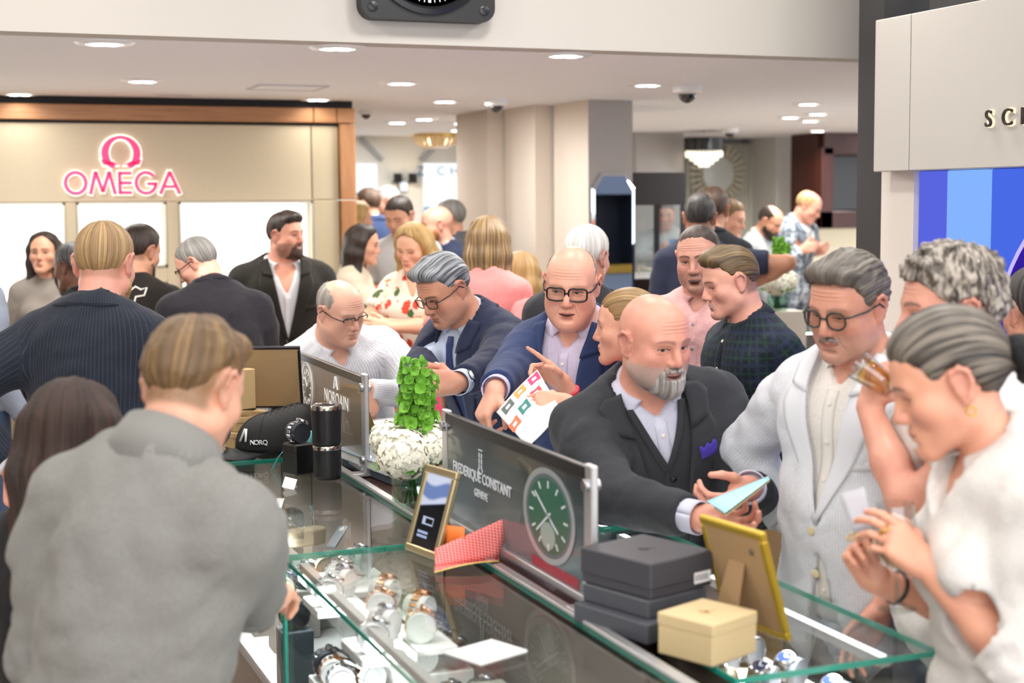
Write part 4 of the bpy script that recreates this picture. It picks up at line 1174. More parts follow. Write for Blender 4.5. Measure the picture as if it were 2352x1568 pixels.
# ---- piers
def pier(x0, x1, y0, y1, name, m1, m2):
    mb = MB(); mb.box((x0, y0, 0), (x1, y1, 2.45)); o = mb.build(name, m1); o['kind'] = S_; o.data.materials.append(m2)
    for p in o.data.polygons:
        if abs(p.normal.y) > .5: p.material_index = 1  # front and back faces take a second tone, shade put into the colour
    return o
pier(3.752, 4.045, 8.255, 8.78, 'wall_pier', BEIGE, GREYP); pier(3.632, 3.9, 8.80, 9.32, 'wall_pier', BEIGE, BEIGE_SHADED); pier(3.515, 3.8, 9.34, 9.95, 'wall_pier', BEIGE_SHADED, BEIGE_SHADED)
pier(5.93, 6.4, 12.03, 13.3, 'wall_pier', GREYP, GREYP)

# ---- right brand wall
def rpart(n, y0, y1, z0, z1, mat, x0=3.38, x1=3.5, parent=None, bev=0.0):
    mb = MB(); mb.box((x0, y0, z0), (x1, y1, z1), bev=bev); return mb.build(n, mat, parent)
bw = rpart('wall_right', .8, 4.57, 0, 3.3, plain('charcoal_paint', '2C2B2C', .6), 3.43, 3.6); bw['kind'] = S_
bk = rpart('wall_return', 4.775, 4.935, 0, 3.3, plain('charcoal_paint', '2C2B2C', .6), 3.38, 4.6); bk['kind'] = S_
rpart('wall_margin', 4.576, 4.775, 0, 1.95, PAINT, 3.38, 3.6)['kind'] = S_
sb = empty('fascia_sign', (3.3, 3.0, 1.94), 'large pale fascia sign with dark halo-lit letters SCH above blue panels', 'sign')
O = (3.3, 3.0, 1.94)
def spart(n, lo, hi, mat, bev=.003):
    mb = MB(); mb.box(lo, hi, bev=bev); return mb.build(n, mat, sb, origin=O)
SIGNM = plain('pale_sign_lacquer', 'C0BCB4', .35, spec=.4)
spart('sign_panel', (3.3, 4.505, 1.948), (3.42, 4.715, 2.50), SIGNM); spart('sign_panel', (3.3, .9, 1.948), (3.42, 4.50, 2.50), SIGNM)
LET = plain('dark_bronze_letter', '241C1B', .3); LHAL = glow('warm_letter_halo', 'FFE2C0', 1.3)
yy = 4.075
for ch, dy in (('S', .082), ('C', .09), ('H', .09)):
    for nm, mt, xx, ex, of in (('letter_halo', LHAL, -.004, .0015, .0035), ('letter', LET, -.014, .004, 0)):
        text_mesh(nm, ch, .078, mt, sb, frame4((3.3 + xx - O[0], yy - O[1], 2.082 - O[2]), (0, -1, 0), (0, 0, 1)), ex, 'LEFT', offset=of)
    yy -= dy
mb = MB()
for y0, y1, z0, z1 in ((3.985, 4.01, 0, 0),): pass
for a, b in (((3.282, 3.80, 2.20), (3.29, 3.825, 2.40)), ((3.282, 3.77, 2.20), (3.29, 3.86, 2.212)), ((3.282, 3.77, 2.388), (3.29, 3.86, 2.40))): mb.box(a, b)
mb.build('letter', LET, sb, origin=O)
# backlit blue display
bl = empty('backlit_display', (3.38, 3.0, 1.0), 'backlit blue panelled poster with part of a violet watch bezel, under pale fascia sign', 'display')
OB = (3.38, 3.0, 1.0)
for y0, y1, c, x in ((4.40, 4.575, '5A66E0', 3.40), (4.175, 4.395, '86B4FF', 3.385), (1.2, 4.17, '4A6BE6', 3.395)):
    mb = MB(); mb.box((x, y0, .8), (3.425, y1, 1.946), bev=.004); mb.build('light_panel', glow('blue_backlight_' + c, c, .95), bl, origin=OB)
def ring(n, r0, r1, mat, x, a0=0, a1=360, N=72):
    mb = MB(); A = np.linspace(math.radians(a0), math.radians(a1), N); cy_, cz = 3.50, 1.30
    G = np.array([[(x, cy_ + r * math.cos(a), cz + r * math.sin(a)) for r in (r0, r1)] for a in A]); mb.sheet(G, .003); return mb.build(n, mat, bl, origin=OB)
ring('bezel_ring', .57, .63, glow('bezel_violet', '3A22A8', .8), 3.388); ring('bezel_ring', .50, .57, glow('bezel_lilac', '8A78E8', .9), 3.388); ring('bezel_ring', .30, .50, glow('bezel_deep', '2A1E8C', .8), 3.388); ring('bezel_edge', .625, .64, glow('bezel_rim', 'C8B8FF', 1.0), 3.386)
mb = MB()
for i in range(120):
    a = 2 * math.pi * i / 120; r0 = .485 if i % 10 else .45; r1 = .51; w = .002 if i % 10 else .012
    d = A3(0, math.cos(a), math.sin(a)); e = A3(0, -math.sin(a), math.cos(a)); c = A3(3.382, 3.50, 1.30)
    mb._add([c + d * r0 - e * w, c + d * r1 - e * w, c + d * r1 + e * w, c + d * r0 + e * w], [[0, 1, 2, 3]])
o = mb.build('bezel_scale', glow('bezel_white', 'F4F2FF', 1.1), bl, origin=OB); o['kind'] = 'stuff'

# ---- ceiling fittings
LAMPW = glow('lamp_white', 'FFFDF8', 9.0)
def downlight(x, y, z, label, dim=1.0, r=.112, power=14, lit=True, grp=None, warm='FFF7EE'):
    t = empty('downlight', (x, y, z), label, 'ceiling light', grp)
    mb = MB(); mb.lathe([(r * .62, -.004), (r * .64, -.010), (r * .9, -.010), (r, -.002), (r, 0)], 32); mb.build('trim_ring', WHITE, t, 'auto')
    mb = MB(); mb.lathe([(r * .60, -.003), (0, -.003)], 24); mb.build('baffle', plain('lamp_baffle', 'D8D6D2', .4), t)
    if lit:
        for i in range(3):
            a = 2.09 * i + .4; m_ = MB(); m_.lathe([(r * .21, -.012), (r * .21, -.006)], 14, (r * .3 * math.cos(a), r * .3 * math.sin(a), 0)); m_.build('lamp', LAMPW, t)
        l = bpy.data.lights.new('lamp_light', 'AREA'); l.shape = 'DISK'; l.size = .16; l.energy = power * dim; l.color = srgb(warm)[:3]; l.spread = 2.6
        lo = bpy.data.objects.new('lamp_light', l); link(lo, t); lo.location = (0, 0, -.02)
    return t
DL = [(.675, 5.827, 'three-lamp downlight nearest the white bulkhead, above the pinstripe suit man'), (1.542, 5.739, 'three-lamp downlight below the big black clock'), (2.513, 5.748, 'three-lamp downlight beside the bulkhead above the bald man with glasses'),
      (1.047, 7.54, 'warm recessed downlight above the word OMEGA'), (2.295, 7.32, 'recessed downlight in front of the small dome camera'), (3.556, 7.076, 'recessed downlight beside the large white dome camera'),
      (.54, 8.6, 'downlight close to the oak strip at the display wall end'), (2.189, 8.6, 'downlight close above the narrow leather end panel'), (2.958, 8.563, 'downlight above the passage beside the oak display wall'),
      (5.251, 8.199, 'dim downlight in front of the pair of small bright lights'), (5.977, 9.569, 'small bright downlight before the crystal chandelier'), (6.394, 9.952, 'small bright downlight deep in the back ceiling, of the close trio'), (5.929, 9.134, 'small bright downlight of the close trio, nearest the camera dome'),
      (4.258, 12.0, 'tiny downlight above the ginger bearded man'), (3.44, 10.425, 'tiny downlight in the passage ceiling, nearer of two'), (3.39, 10.924, 'tiny downlight in the passage ceiling beside the glass bowl light')]
for x, y, lb in DL: downlight(x, y, 2.45, lb, dim=.07 if 8.5 < y < 8.7 else .8)
downlight(3.9, 4.0 + 6.9, 2.45, 'tiny downlight behind the stepped beige piers', lit=True)
for x, y in ((7.6, 8.6), (7.4, 11.4), (9.5, 10.0)): downlight(x, y, 2.45, 'recessed downlight over the back counters', grp='downlights over the back counters')
sp = empty('ceiling_speaker', (1.339, 8.45, 2.45), 'round flush white ceiling speaker above the display wall', 'speaker')
mb = MB(); mb.lathe([(.10, -.008), (.115, -.004), (.115, 0)], 32); mb.build('grille', WHITE, sp, 'auto')
mb = MB(); mb.lathe([(.096, -.009), (0, -.011)], 32); mb.build('cone_cover', plain('grille_white', 'DCDAD8', .6), sp, 'auto')
ap = empty('access_panel', (1.82, 7.785, 2.45), 'thin rectangular access panel flush in the white ceiling', 'panel')
mb = MB(); mb.box((-.17, -.15, -.004), (.17, .15, 0), bev=.002); mb.build('panel_door', CEILM, ap)
mb = MB()
for a, b in (((-.185, -.165, -.007), (.185, -.15, 0)), ((-.185, .15, -.007), (.185, .165, 0)), ((-.185, -.15, -.007), (-.17, .15, 0)), ((.17, -.15, -.007), (.185, .15, 0))): mb.box(a, b)
mb.build('panel_frame', plain('panel_edge', 'C9C9CC', .5), ap)
def dome(x, y, z, r, label):
    t = empty('dome_camera', (x, y, z), label, 'camera'); mb = MB(); mb.lathe([(r * .8, -r * .62), (r, -r * .5), (r, -.003), (r * .97, 0)], 32); mb.build('housing', WHITE, t, 'auto')
    mb = MB(); R_ = r * .62; mb.lathe([(R_ * math.cos(a), -r * .60 - R_ * math.sin(a)) for a in np.linspace(0, 1.57, 9)][::-1], 28); mb.build('dome', plain('smoked_dome', '1E1E22', .08, coat=1.0), t, True)
dome(3.785, 7.071, 2.45, .078, 'white dome camera hanging near the black wall return'); dome(3.621 - .42, 8.35, 2.45, .068, 'white security dome in front of the stepped beige piers'); dome(2.75, 9.55, 2.45, .05, 'small dome camera beside the oak wall edge'); dome(6.4, 11.2, 2.45, .07, 'small grey dome behind the crystal chandelier')
# clock
ck = empty('wall_clock', (1.836, 5.56, 2.80), 'large black rounded-square wall clock with white minute marks on the bulkhead', 'clock')
def rrect(w, h, r, n=8):
    P_ = []
    for cx, cz, a0 in ((w - r, h - r, 0), (-w + r, h - r, 90), (-w + r, -h + r, 180), (w - r, -h + r, 270)):
        P_ += [(cx + r * math.cos(math.radians(a0 + 90 * i / n)), cz + r * math.sin(math.radians(a0 + 90 * i / n))) for i in range(n + 1)]
    return P_
mb = MB(); mb.prism(rrect(.266, .266, .055), .07, c=(0, -.072, 0)); mb.build('clock_case', plain('clock_black', '141416', .45), ck)
Rl = np.array([[1, 0, 0], [0, 0, -1], [0, 1, 0]], float)
mb = MB(); mb.lathe([(.245, .07), (.245, .084), (.225, .088), (.215, .08), (.215, .07)], 64, R=Rl, cap=False); mb.build('bezel', plain('clock_bezel', '0D0D0F', .25), ck, 'auto')
mb = MB(); mb.lathe([(.215, .0745), (0, .0745)], 64, R=Rl); mb.build('dial', plain('clock_dial', '0A0A0B', .6), ck)
mb = MB()
for i in range(60):
    a = 2 * math.pi * i / 60; L_ = .026 if i % 5 else .04; w = .0016 if i % 5 else .0055
    mb.box((-w, -.0765, .20 - L_), (w, -.0755, .20), R=np.array([[math.cos(a), 0, math.sin(a)], [0, 1, 0], [-math.sin(a), 0, math.cos(a)]]))
o = mb.build('minute_mark', WHITE, ck); o['kind'] = 'stuff'
for a, L_, w in ((-.7, .12, .008), (1.2, .17, .006)):
    mb = MB(); mb.box((-w, -.080, -.02), (w, -.078, L_), R=np.array([[math.cos(a), 0, math.sin(a)], [0, 1, 0], [-math.sin(a), 0, math.cos(a)]])); mb.build('hand', WHITE, ck)
for sx in (-1, 1):
    for sz in (-1, 1):
        mb = MB(); mb.lathe([(.020, .070), (.020, .075), (.016, .077), (0, .077)], 18, (sx * .222, 0, sz * .222), Rl); sc_ = mb.build('screw', plain('screw_black', '202024', .35), ck, 'auto')
        mb = MB(); mb.box((-.016, -.0785, -.0018), (.016, -.0768, .0018), R=np.array([[.7, 0, .7], [0, 1, 0], [-.7, 0, .7]]), c=(sx * .222, 0, sz * .222)); mb.build('screw_slot', plain('slot_black', '050506', .8), sc_)

# ---- far room fittings
def poster(x0, x1, z0, z1, label, txt=None):
    t = empty('backlit_poster', ((x0 + x1) / 2, 13.3, z0), label, 'poster'); w = (x1 - x0) / 2; h = z1 - z0
    mb = MB(); mb.box((-w, -.04, 0), (w, 0, h), bev=.003); mb.build('frame', WHITE, t)
    mb = MB(); mb.box((-w + .015, -.046, h * .12), (w - .015, -.039, h - .015)); mb.build('light_panel', glow('poster_white', 'F4FAFF', 1.25), t)
    mb = MB(); mb.box((-w + .015, -.046, .012), (w - .015, -.039, h * .12)); mb.build('light_panel', glow('poster_blue', '8CC4E4', .8), t)
    if txt: text_mesh('lettering', txt, .12, glow('poster_ink', '4A8AB8', .5), t, frame4((-.01, -.049, h * .74), (1, 0, 0), (0, 0, 1)), .001, spacing=1.7)
poster(3.35, 3.923, 1.90, 2.21, 'small backlit white poster beside the oak wall edge'); poster(4.345, 5.0, 1.75, 2.215, 'white backlit poster lettered Z CHARL in pale blue', 'Z CHARL')
for i, (a, b, lb) in enumerate((((828, 317), (877, 368), 'slanted grey batten nearest the oak wall on far panelled wall'), ((1000, 335), (966, 368), 'slanted grey batten under the glass bowl light'), ((1052, 318), (1066, 336), 'short slanted batten beside the stepped piers'))):
    p, q = at_y(*a, 13.29), at_y(*b, 13.29); mb = MB(); d = unit(q - p); n_ = A3(-d[2], 0, d[0]) * .02
    mb._add([p - n_, q - n_, q + n_, p + n_] + [v - A3(0, .03, 0) for v in (p - n_, q - n_, q + n_, p + n_)], [[0, 1, 2, 3], [7, 6, 5, 4], [0, 4, 5, 1], [1, 5, 6, 2], [2, 6, 7, 3], [3, 7, 4, 0]])
    tag(mb.build('wall_batten', plain('batten_grey', 'A9ADB0', .5)), lb, 'batten')
sc = empty('wall_sconce', (4.17, 13.3, 2.06), 'double wall sconce with two black shades glowing warm', 'lamp')
mb = MB(); mb.box((-.05, -.03, -.12), (.05, 0, -.02), bev=.01); mb.box((-.12, -.05, -.035), (.12, -.03, -.02), bev=.004); mb.build('backplate', CHROME, sc)
for q in (-1, 1):
    mb = MB(); mb.lathe([(.038, -.035), (.038, .05)], 24, (q * .072, -.08, 0), cap=False); mb.build('shade', BLACKM, sc, 'auto')
    mb = MB(); mb.lathe([(.02, -.03), (.03, 0), (.02, .03)], 12, (q * .072, -.08, 0)); mb.build('bulb', glow('sconce_bulb', 'FFD9A0', 14), sc, True)
cl = empty('bowl_chandelier', tuple(at(1002, 318, 258)[:2]) + (2.45,), 'warm amber glass bowl ceiling light in the far room', 'ceiling light')
for i in range(24):
    a = 2 * math.pi * i / 24; mb = MB(); pr = [(.21, -.02), (.205, -.06), (.17, -.10), (.10, -.125), (.03, -.13)]
    G = np.array([[(r * math.cos(a + e), r * math.sin(a + e), z) for e in (-.115, 0, .115)] for r, z in pr]); mb.sheet(G, .004); mb.build('glass_leaf', plain('amber_glass', 'C9A36A', .15, coat=1.0, emit='FFD9A0', es=.15), cl, True)
for q in (-1, 1): mb = MB(); mb.lathe([(.0, -.11), (.04, -.09), (.04, -.05), (0, -.04)], 14, (q * .09, -.06, 0)); mb.build('bulb', glow('bowl_bulb', 'FFE8C0', 10), cl, True)
mb = MB(); mb.lathe([(.2, -.02), (.2, 0)], 32); mb.build('ceiling_plate', GOLD, cl, 'auto')

# crystal chandelier
cc = empty('crystal_chandelier', tuple(at(1617, 330, 262)[:2]) + (2.45,), 'crystal chandelier with black drum shade and glowing tiers', 'chandelier')
zt = at(1617, 316, 262)[2] - 2.45
mb = MB(); mb.lathe([(.175, zt - .115), (.175, zt)], 40, cap=False); mb.build('drum_shade', plain('black_shade', '0C0B0C', .25), cc, 'auto')
mb = MB(); mb.lathe([(.17, zt - .004), (0, zt - .002)], 32); mb.tube([(0, 0, zt), (0, 0, 0)], .008); mb.build('canopy', CHROME, cc)
for ti, (r, z0, h, n) in enumerate(((.155, -.115, .06, 30), (.115, -.165, .04, 22), (.075, -.20, .035, 16), (.04, -.23, .03, 10))):
    mb = MB()
    for i in range(n):
        a = 2 * math.pi * i / n; mb.lathe([(0, z0 - h), (.011, z0 - h * .7), (.013, z0 - h * .3), (.004, z0)], 6, (r * math.cos(a), r * math.sin(a), zt))
    o = mb.build('crystal_tier', plain('crystal', 'FFFBEF', .05, coat=1.0, emit='FFF4DC', es=1.1), cc); o['kind'] = 'stuff'
for i in range(4):
    a = 1.57 * i + .5; mb = MB(); mb.lathe([(0, zt - .10), (.02, zt - .08), (.02, zt - .05), (0, zt - .03)], 10, (.09 * math.cos(a), .09 * math.sin(a), 0)); mb.build('bulb', glow('chand_bulb', 'FFF0D0', 10), cc, True)

# octagonal mirror on the pier
pm = [at_y(px, py, 8.25) for px, py in ((1357, 432), (1380, 396), (1432, 396), (1457, 432), (1457, 660), (1357, 660))]
mr = empty('wall_mirror', ((pm[0][0] + pm[3][0]) / 2, 8.25, 1.6), 'tall mirror with clipped corners and faceted edge on the grey pier', 'mirror')
mo = A3(*mr.location); x0, x1 = pm[0][0] - mo[0], pm[3][0] - mo[0]; ztp = pm[1][2] - mo[2]; zc_ = pm[0][2] - mo[2]; zb0 = -.55; ci = pm[1][0] - pm[0][0]
out = [(x0, zb0), (x1, zb0), (x1, zc_), (x1 - ci, ztp), (x0 + ci, ztp), (x0, zc_)]; e = .022; inn = [(x0 + e, zb0 + e), (x1 - e, zb0 + e), (x1 - e, zc_ - e * .5), (x1 - ci - e * .3, ztp - e), (x0 + ci + e * .3, ztp - e), (x0 + e, zc_ - e * .5)]
MIR = plain('mirror_silver', 'D2DAE4', .02, 1.0)
mb = MB(); mb._add([(x, -.016, z) for x, z in inn], [[0, 1, 2, 3, 4, 5]]); mb.build('mirror_glass', MIR, mr)
for i in range(6):
    j = (i + 1) % 6; mb = MB(); mb._add([(out[i][0], -.006, out[i][1]), (out[j][0], -.006, out[j][1]), (inn[j][0], -.016, inn[j][1]), (inn[i][0], -.016, inn[i][1])], [[0, 1, 2, 3]]); mb.build('bevel', MIR, mr)
mb = MB(); mb.prism(out, .006, c=(0, -.006, 0)); mb.build('backing', BLACKM, mr)

# glass display tower
yt = 8.86; a = at_y(1436, 396, yt); b = at_y(1576, 396, yt); dt = empty('display_tower', (a[0], yt, 0), 'tall espresso display tower with glass case beside the pier', 'display case'); wt = b[0] - a[0]; zt2 = a[2]; zg = at_y(1500, 471, yt)[2]
def tp(n, lo, hi, m, bev=.002): mb = MB(); mb.box(lo, hi, bev=bev); return mb.build(n, m, dt)
tp('header', (0, 0, zg), (wt, .40, zt2), DKWOOD); tp('base_cabinet', (0, 0, 0), (wt, .40, 1.335), DKWOOD); tp('post', (0, 0, 1.335), (.014, .02, zg), DKWOOD); tp('post', (wt - .036, 0, 1.335), (wt, .02, zg), DKWOOD)
tp('post', (0, .38, 1.335), (.014, .4, zg), DKWOOD); tp('post', (wt - .036, .38, 1.335), (wt, .4, zg), DKWOOD); tp('display_floor', (.014, .02, 1.335), (wt - .036, .38, 1.36), WHITE)
TG = glass('tower_glass', 'F0F2F2', 1.3)
for lo, hi in (((.014, .004, 1.36), (wt - .036, .008, zg)), ((.014, .392, 1.36), (wt - .036, .396, zg)), ((.004, .02, 1.36), (.008, .38, zg)), ((wt - .012, .02, 1.36), (wt - .008, .38, zg))): tp('glass_pane', lo, hi, TG, 0)
JW = empty('jewellery_stand', (b[0] - .17, yt + .16, 1.36), 'cream jewellery ramp with gold bangle inside the display tower', 'stand')
mb = MB(); mb.tube([(-.10, 0, .05), (-.02, 0, .03), (.06, 0, .008)], [.01, .012, .01], 8); mb.tube([(-.10, 0, .0), (-.10, 0, .05)], .008, 8); mb.build('arm', plain('cream_stand', 'E8DCC8', .5), JW, True)
mb = MB(); mb.lathe([(.02, 0), (.012, .03), (.02, .07), (.012, .075)], 14, (.05, .02, 0)); mb.build('cup', CHROME, JW, True)

# far cabinet with screen, glimpses of the back rooms
cb = empty('media_cabinet', tuple(at(1920, 600, 250)[:2]) + (0,), 'dark red-brown cabinet with a black screen at the back', 'cabinet')
co_ = at(1920, 600, 250); 
def cpx(n, x0_, x1_, ya, yb, m, d0, d1, par=cb):
    p, q = at(x0_, yb, 250), at(x1_, ya, 250); w0, w1 = p[0] - co_[0], q[0] - co_[0]
    mb = MB(); mb.box((w0, d0, p[2]), (w1, d1, q[2]), bev=.004); return mb.build(n, m, par)
MAHO = wood('mahogany', '4A1F14', '35130C', 2, 4, .35)
cpx('cabinet_back', 1868, 2060, 306, 524, MAHO, .05, .5); cpx('cabinet_frame', 1868, 1895, 340, 524, MAHO, -.02, .05); cpx('cabinet_frame', 1868, 2060, 306, 356, MAHO, -.02, .05); cpx('cabinet_frame', 1868, 2060, 484, 524, MAHO, -.02, .05)
cpx('screen', 1898, 2060, 358, 482, plain('screen_black', '0C0808', .15), .0, .05)
cpx('splashback', 1868, 2060, 526, 640, plain('cream_splash', 'E8DFC8', .5, emit='F4E4BC', es=.35), .3, .5); cpx('lower_cabinet', 1868, 2060, 640, 900, MAHO, -.1, .5)  # splashback's faint glow stands in for light falling on it
pd = part_box('wall_pier', tuple(at(1785, 0, 240)[:2]) + (0,), (at(1868, 0, 240)[0], at(1868, 0, 240)[1] + .9, 2.45), plain('pier_grey_white', 'D5D2CC', .7), None, 0, S_)
dr = empty('door_1', tuple(at_y(1760, 600, 13.2)[:2]) + (0,)); dr['kind'] = S_
mb = MB(); mb.box((0, 0, 0), (.06, .06, 2.2)); mb.box((.55, 0, 0), (.61, .06, 2.2)); mb.box((0, 0, 2.14), (.61, .06, 2.2)); mb.build('door_frame', plain('door_grey', '5A5860', .5), dr)
mb = MB(); mb.box((.06, .03, 0), (.55, .05, 2.14)); mb.build('door_pane', glass('door_glass', 'E8F0F0', 1.0), dr)
for i, (x0_, x1_) in enumerate(((1525, 1600), (1602, 1664), (1666, 1735), (1737, 1758))):
    p, q = at_y(x0_, 600, 13.1), at_y(x1_, 600, 13.1); n_ = 14; G = np.array([[(p[0] + (q[0] - p[0]) * t, 13.12 + .025 * math.sin(t * 40 + i), z) for z in (.02, 2.40)] for t in np.linspace(0, 1, n_ * 4)])
    mb = MB(); mb.sheet(G, .006); tag(mb.build('curtain', plain('curtain_cream' + str(i % 2), ('E4E4D8', 'EFEDE6')[i % 2], .8), None, True), ('pale green-white curtain behind the chandelier', 'curtain drop with a sunburst mirror before it', 'white curtain panel between the chandelier and the grey door frame', 'narrow curtain strip next to the grey door')[i], 'curtain')
sm_ = empty('sunburst_mirror', tuple(at_y(1648, 400, 13.0)), 'round pale sunburst mirror hanging behind the chandelier', 'mirror')
mb = MB(); mb.lathe([(.17, 0), (.17, .02), (.14, .03), (0, .03)], 32, R=Rl); mb.build('mirror_glass', plain('pale_mirror', 'D6DAD6', .3), sm_, 'auto')  # flat pale colour painted in place of the mirror's reflection
mb = MB()
for i in range(28):
    a_ = 2 * math.pi * i / 28; mb.box((-.01, -.01, .17), (.01, .004, .31), R=np.array([[math.cos(a_), 0, math.sin(a_)], [0, 1, 0], [-math.sin(a_), 0, math.cos(a_)]]))
mb.build('rays', plain('pale_gilt', 'D8CFB4', .4), sm_)

# cabinet facing the mirror
nc = empty('niche_cabinet', (5.6, 5.2, 0), 'slate display cabinet with white tray, seen in the clipped-corner mirror', 'cabinet')
def ncp(n, lo, hi, m): mb = MB(); mb.box(lo, hi, bev=.003); return mb.build(n, m, nc)
SLB = plain('slate_blue', '8494B0', .4)
ncp('cabinet_body', (-1.0, -.35, 0), (1.0, 0, 1.25), SLB); ncp('cabinet_body', (-1.0, -.35, 1.9), (1.0, 0, 2.44), SLB); ncp('cabinet_back', (-1.0, -.35, 1.25), (1.0, -.3, 1.9), plain('navy_back', '23293A', .4)); ncp('divider', (-.05, -.3, 1.25), (.05, 0, 1.9), plain('navy_back', '23293A', .4)); ncp('brass_shelf', (-1.0, -.3, 1.25), (1.0, .02, 1.32), GOLD)
ncp('black_box', (.2, -.25, 1.32), (.7, -.02, 1.42), BLACK); ncp('white_tray', (.22, -.24, 1.42), (.68, -.03, 1.47), WHITE); ncp('black_box', (-.8, -.25, 1.32), (-.3, -.02, 1.42), BLACK); ncp('white_tray', (-.78, -.24, 1.42), (-.32, -.03, 1.47), WHITE)
# ------------------------------------------------------------------ showcases
PANE = glass('case_glass', 'FAFCFB', 1.0); EDGE = plain('glass_edge_teal', '1F8F7A', .12, coat=1.0, emit='1C8C78', es=.12); LED = glow('led_white', 'F6FAFF', 10.0)
DECK = plain('case_deck_white', 'E6E7EA', .5); DECKG = plain('case_deck_grey', '9A9898', .5); CABW = wood('case_cabinet_wood', '5A3A2A', '3E261A', 1, 4, .35)
ZT = 1.0; CASE_P = 9.0
BACKD = plain('back_door_umber', '6A5C54', .35)
def showcase(label, x0, x1, y0, y1, zd=.62, deck=DECK, ledx=None, rail=None, back=1, bright=1.0):
    c = empty('glass_showcase', ((x0 + x1) / 2, (y0 + y1) / 2, 0), label, 'showcase', 'glass showcases of the island'); O_ = ((x0 + x1) / 2, (y0 + y1) / 2, 0)
    def b(n, lo, hi, m, bev=0.0, par=c): mb = MB(); mb.box(lo, hi, bev=bev); return mb.build(n, m, par, origin=O_)
    b('base_cabinet', (x0 + .03, y0 + .03, 0), (x1 - .03, y1 - .03, zd - .03), CABW); b('deck', (x0 + .008, y0 + .008, zd - .03), (x1 - .008, y1 - .008, zd), deck)
    t = b('glass_top', (x0, y0, ZT - .010), (x1, y1, ZT), PANE)
    e = .0025
    for lo, hi in (((x0 - e, y0 - e, ZT - .011), (x0, y1 + e, ZT + .0004)), ((x1, y0 - e, ZT - .011), (x1 + e, y1 + e, ZT + .0004)), ((x0, y0 - e, ZT - .011), (x1, y0, ZT + .0004)), ((x0, y1, ZT - .011), (x1, y1 + e, ZT + .0004))): b('glass_edge', lo, hi, EDGE, 0, t)
    for lo, hi in (((x0, y0 + .01, zd), (x0 + .006, y1 - .01, ZT - .011)), ((x0, y0, zd), (x1, y0 + .006, ZT - .011)), ((x0, y1 - .006, zd), (x1, y1, ZT - .011))): b('glass_pane', lo, hi, PANE)
    if back < 0: b('glass_pane', (x1 - .006, y0 + .01, zd), (x1, y1 - .01, ZT - .011), PANE)
    ym = (y0 + y1) / 2; xb = x1 - .012 if back > 0 else x0 + .008
    b('sliding_door', (xb, y0 + .012, zd), (xb + .006, ym + .02, ZT - .014), BACKD); b('sliding_door', (xb - .007, ym - .02, zd), (xb - .001, y1 - .012, ZT - .014), BACKD)
    for xx in (x0, x1):
        for yy_ in (y0, y1): b('corner_edge', (xx - .004, yy_ - .004, zd), (xx + .004, yy_ + .004, ZT - .011), EDGE)
    if ledx is not None:
        b('light_housing', (ledx - .010, y0 + .03, ZT - .030), (ledx + .010, y1 - .03, ZT - .012), ALU); b('light_strip', (ledx - .006, y0 + .04, ZT - .032), (ledx + .006, y1 - .04, ZT - .0302), LED)
        if bright > 1: b('light_diffuser', (ledx - .008, y0 + .04, ZT - .0119), (ledx + .008, y1 - .04, ZT - .0104), glow('led_diffuser', 'F6FAFF', 3.0))
        l = bpy.data.lights.new('case_light', 'AREA'); l.shape = 'RECTANGLE'; l.size = .03; l.size_y = y1 - y0 - .1; l.energy = CASE_P * bright * (y1 - y0); l.color = (.95, .98, 1.0); l.spread = 2.0
        lo_ = bpy.data.objects.new('case_light', l); link(lo_, c); lo_.location = (ledx - O_[0], 0, ZT - .036); lo_.rotation_euler = (0, math.radians(-25 if ledx < (x0 + x1) / 2 else 25), 0)
    if rail is not None: b('sliding_rail', (rail - .012, y0, ZT + .0004), (rail + .012, y1, ZT + .010), ALU, .002)
    return c
showcase('glass showcase nearest the grey shirt man, full of watches on white blocks', .79, 1.215, 1.30, 3.515, ledx=.83, rail=1.225)
showcase('glass showcase under the black tumblers with watches on dark cuffs', .79, 1.215, 3.53, 4.89, deck=DECKG, ledx=.83, rail=1.225)
showcase('glass showcase at the far end under caps and brown boxes', .79, 1.215, 4.905, 5.83, deck=DECKG, ledx=.83, rail=1.225)
showcase('glass showcase with long light strip beside the white shirt woman', 1.325, 1.76, 2.285, 3.50, ledx=1.665, zd=.80, back=-1, bright=2.0)
showcase('glass showcase in front of the bald bearded man', 1.325, 1.76, 3.515, 5.25, ledx=1.665, zd=.80, back=-1, bright=2.0)
lg = empty('centre_ledge', (1.272, 3.6, 0), 'narrow walnut centre ledge running between the two showcase rows', 'ledge')
mb = MB(); mb.box((-.036, -1.0, .96), (.052, 1.92, .998), bev=.003); mb.build('ledge_board', WALNUT, lg)
mb = MB(); mb.box((-.034, -1.0, 0), (.050, 1.92, .96)); mb.build('ledge_base', CABW, lg)
ub = empty('under_counter', (1.33, 1.75, 0), 'low walnut counter end beside the tan gift box', 'counter')
mb = MB(); mb.box((-.09, -.55, .94), (.09, .515, .975), bev=.003); mb.build('counter_top', WALNUT, ub); mb = MB(); mb.box((-.08, -.53, 0), (.08, .5, .94)); mb.build('counter_body', CABW, ub)

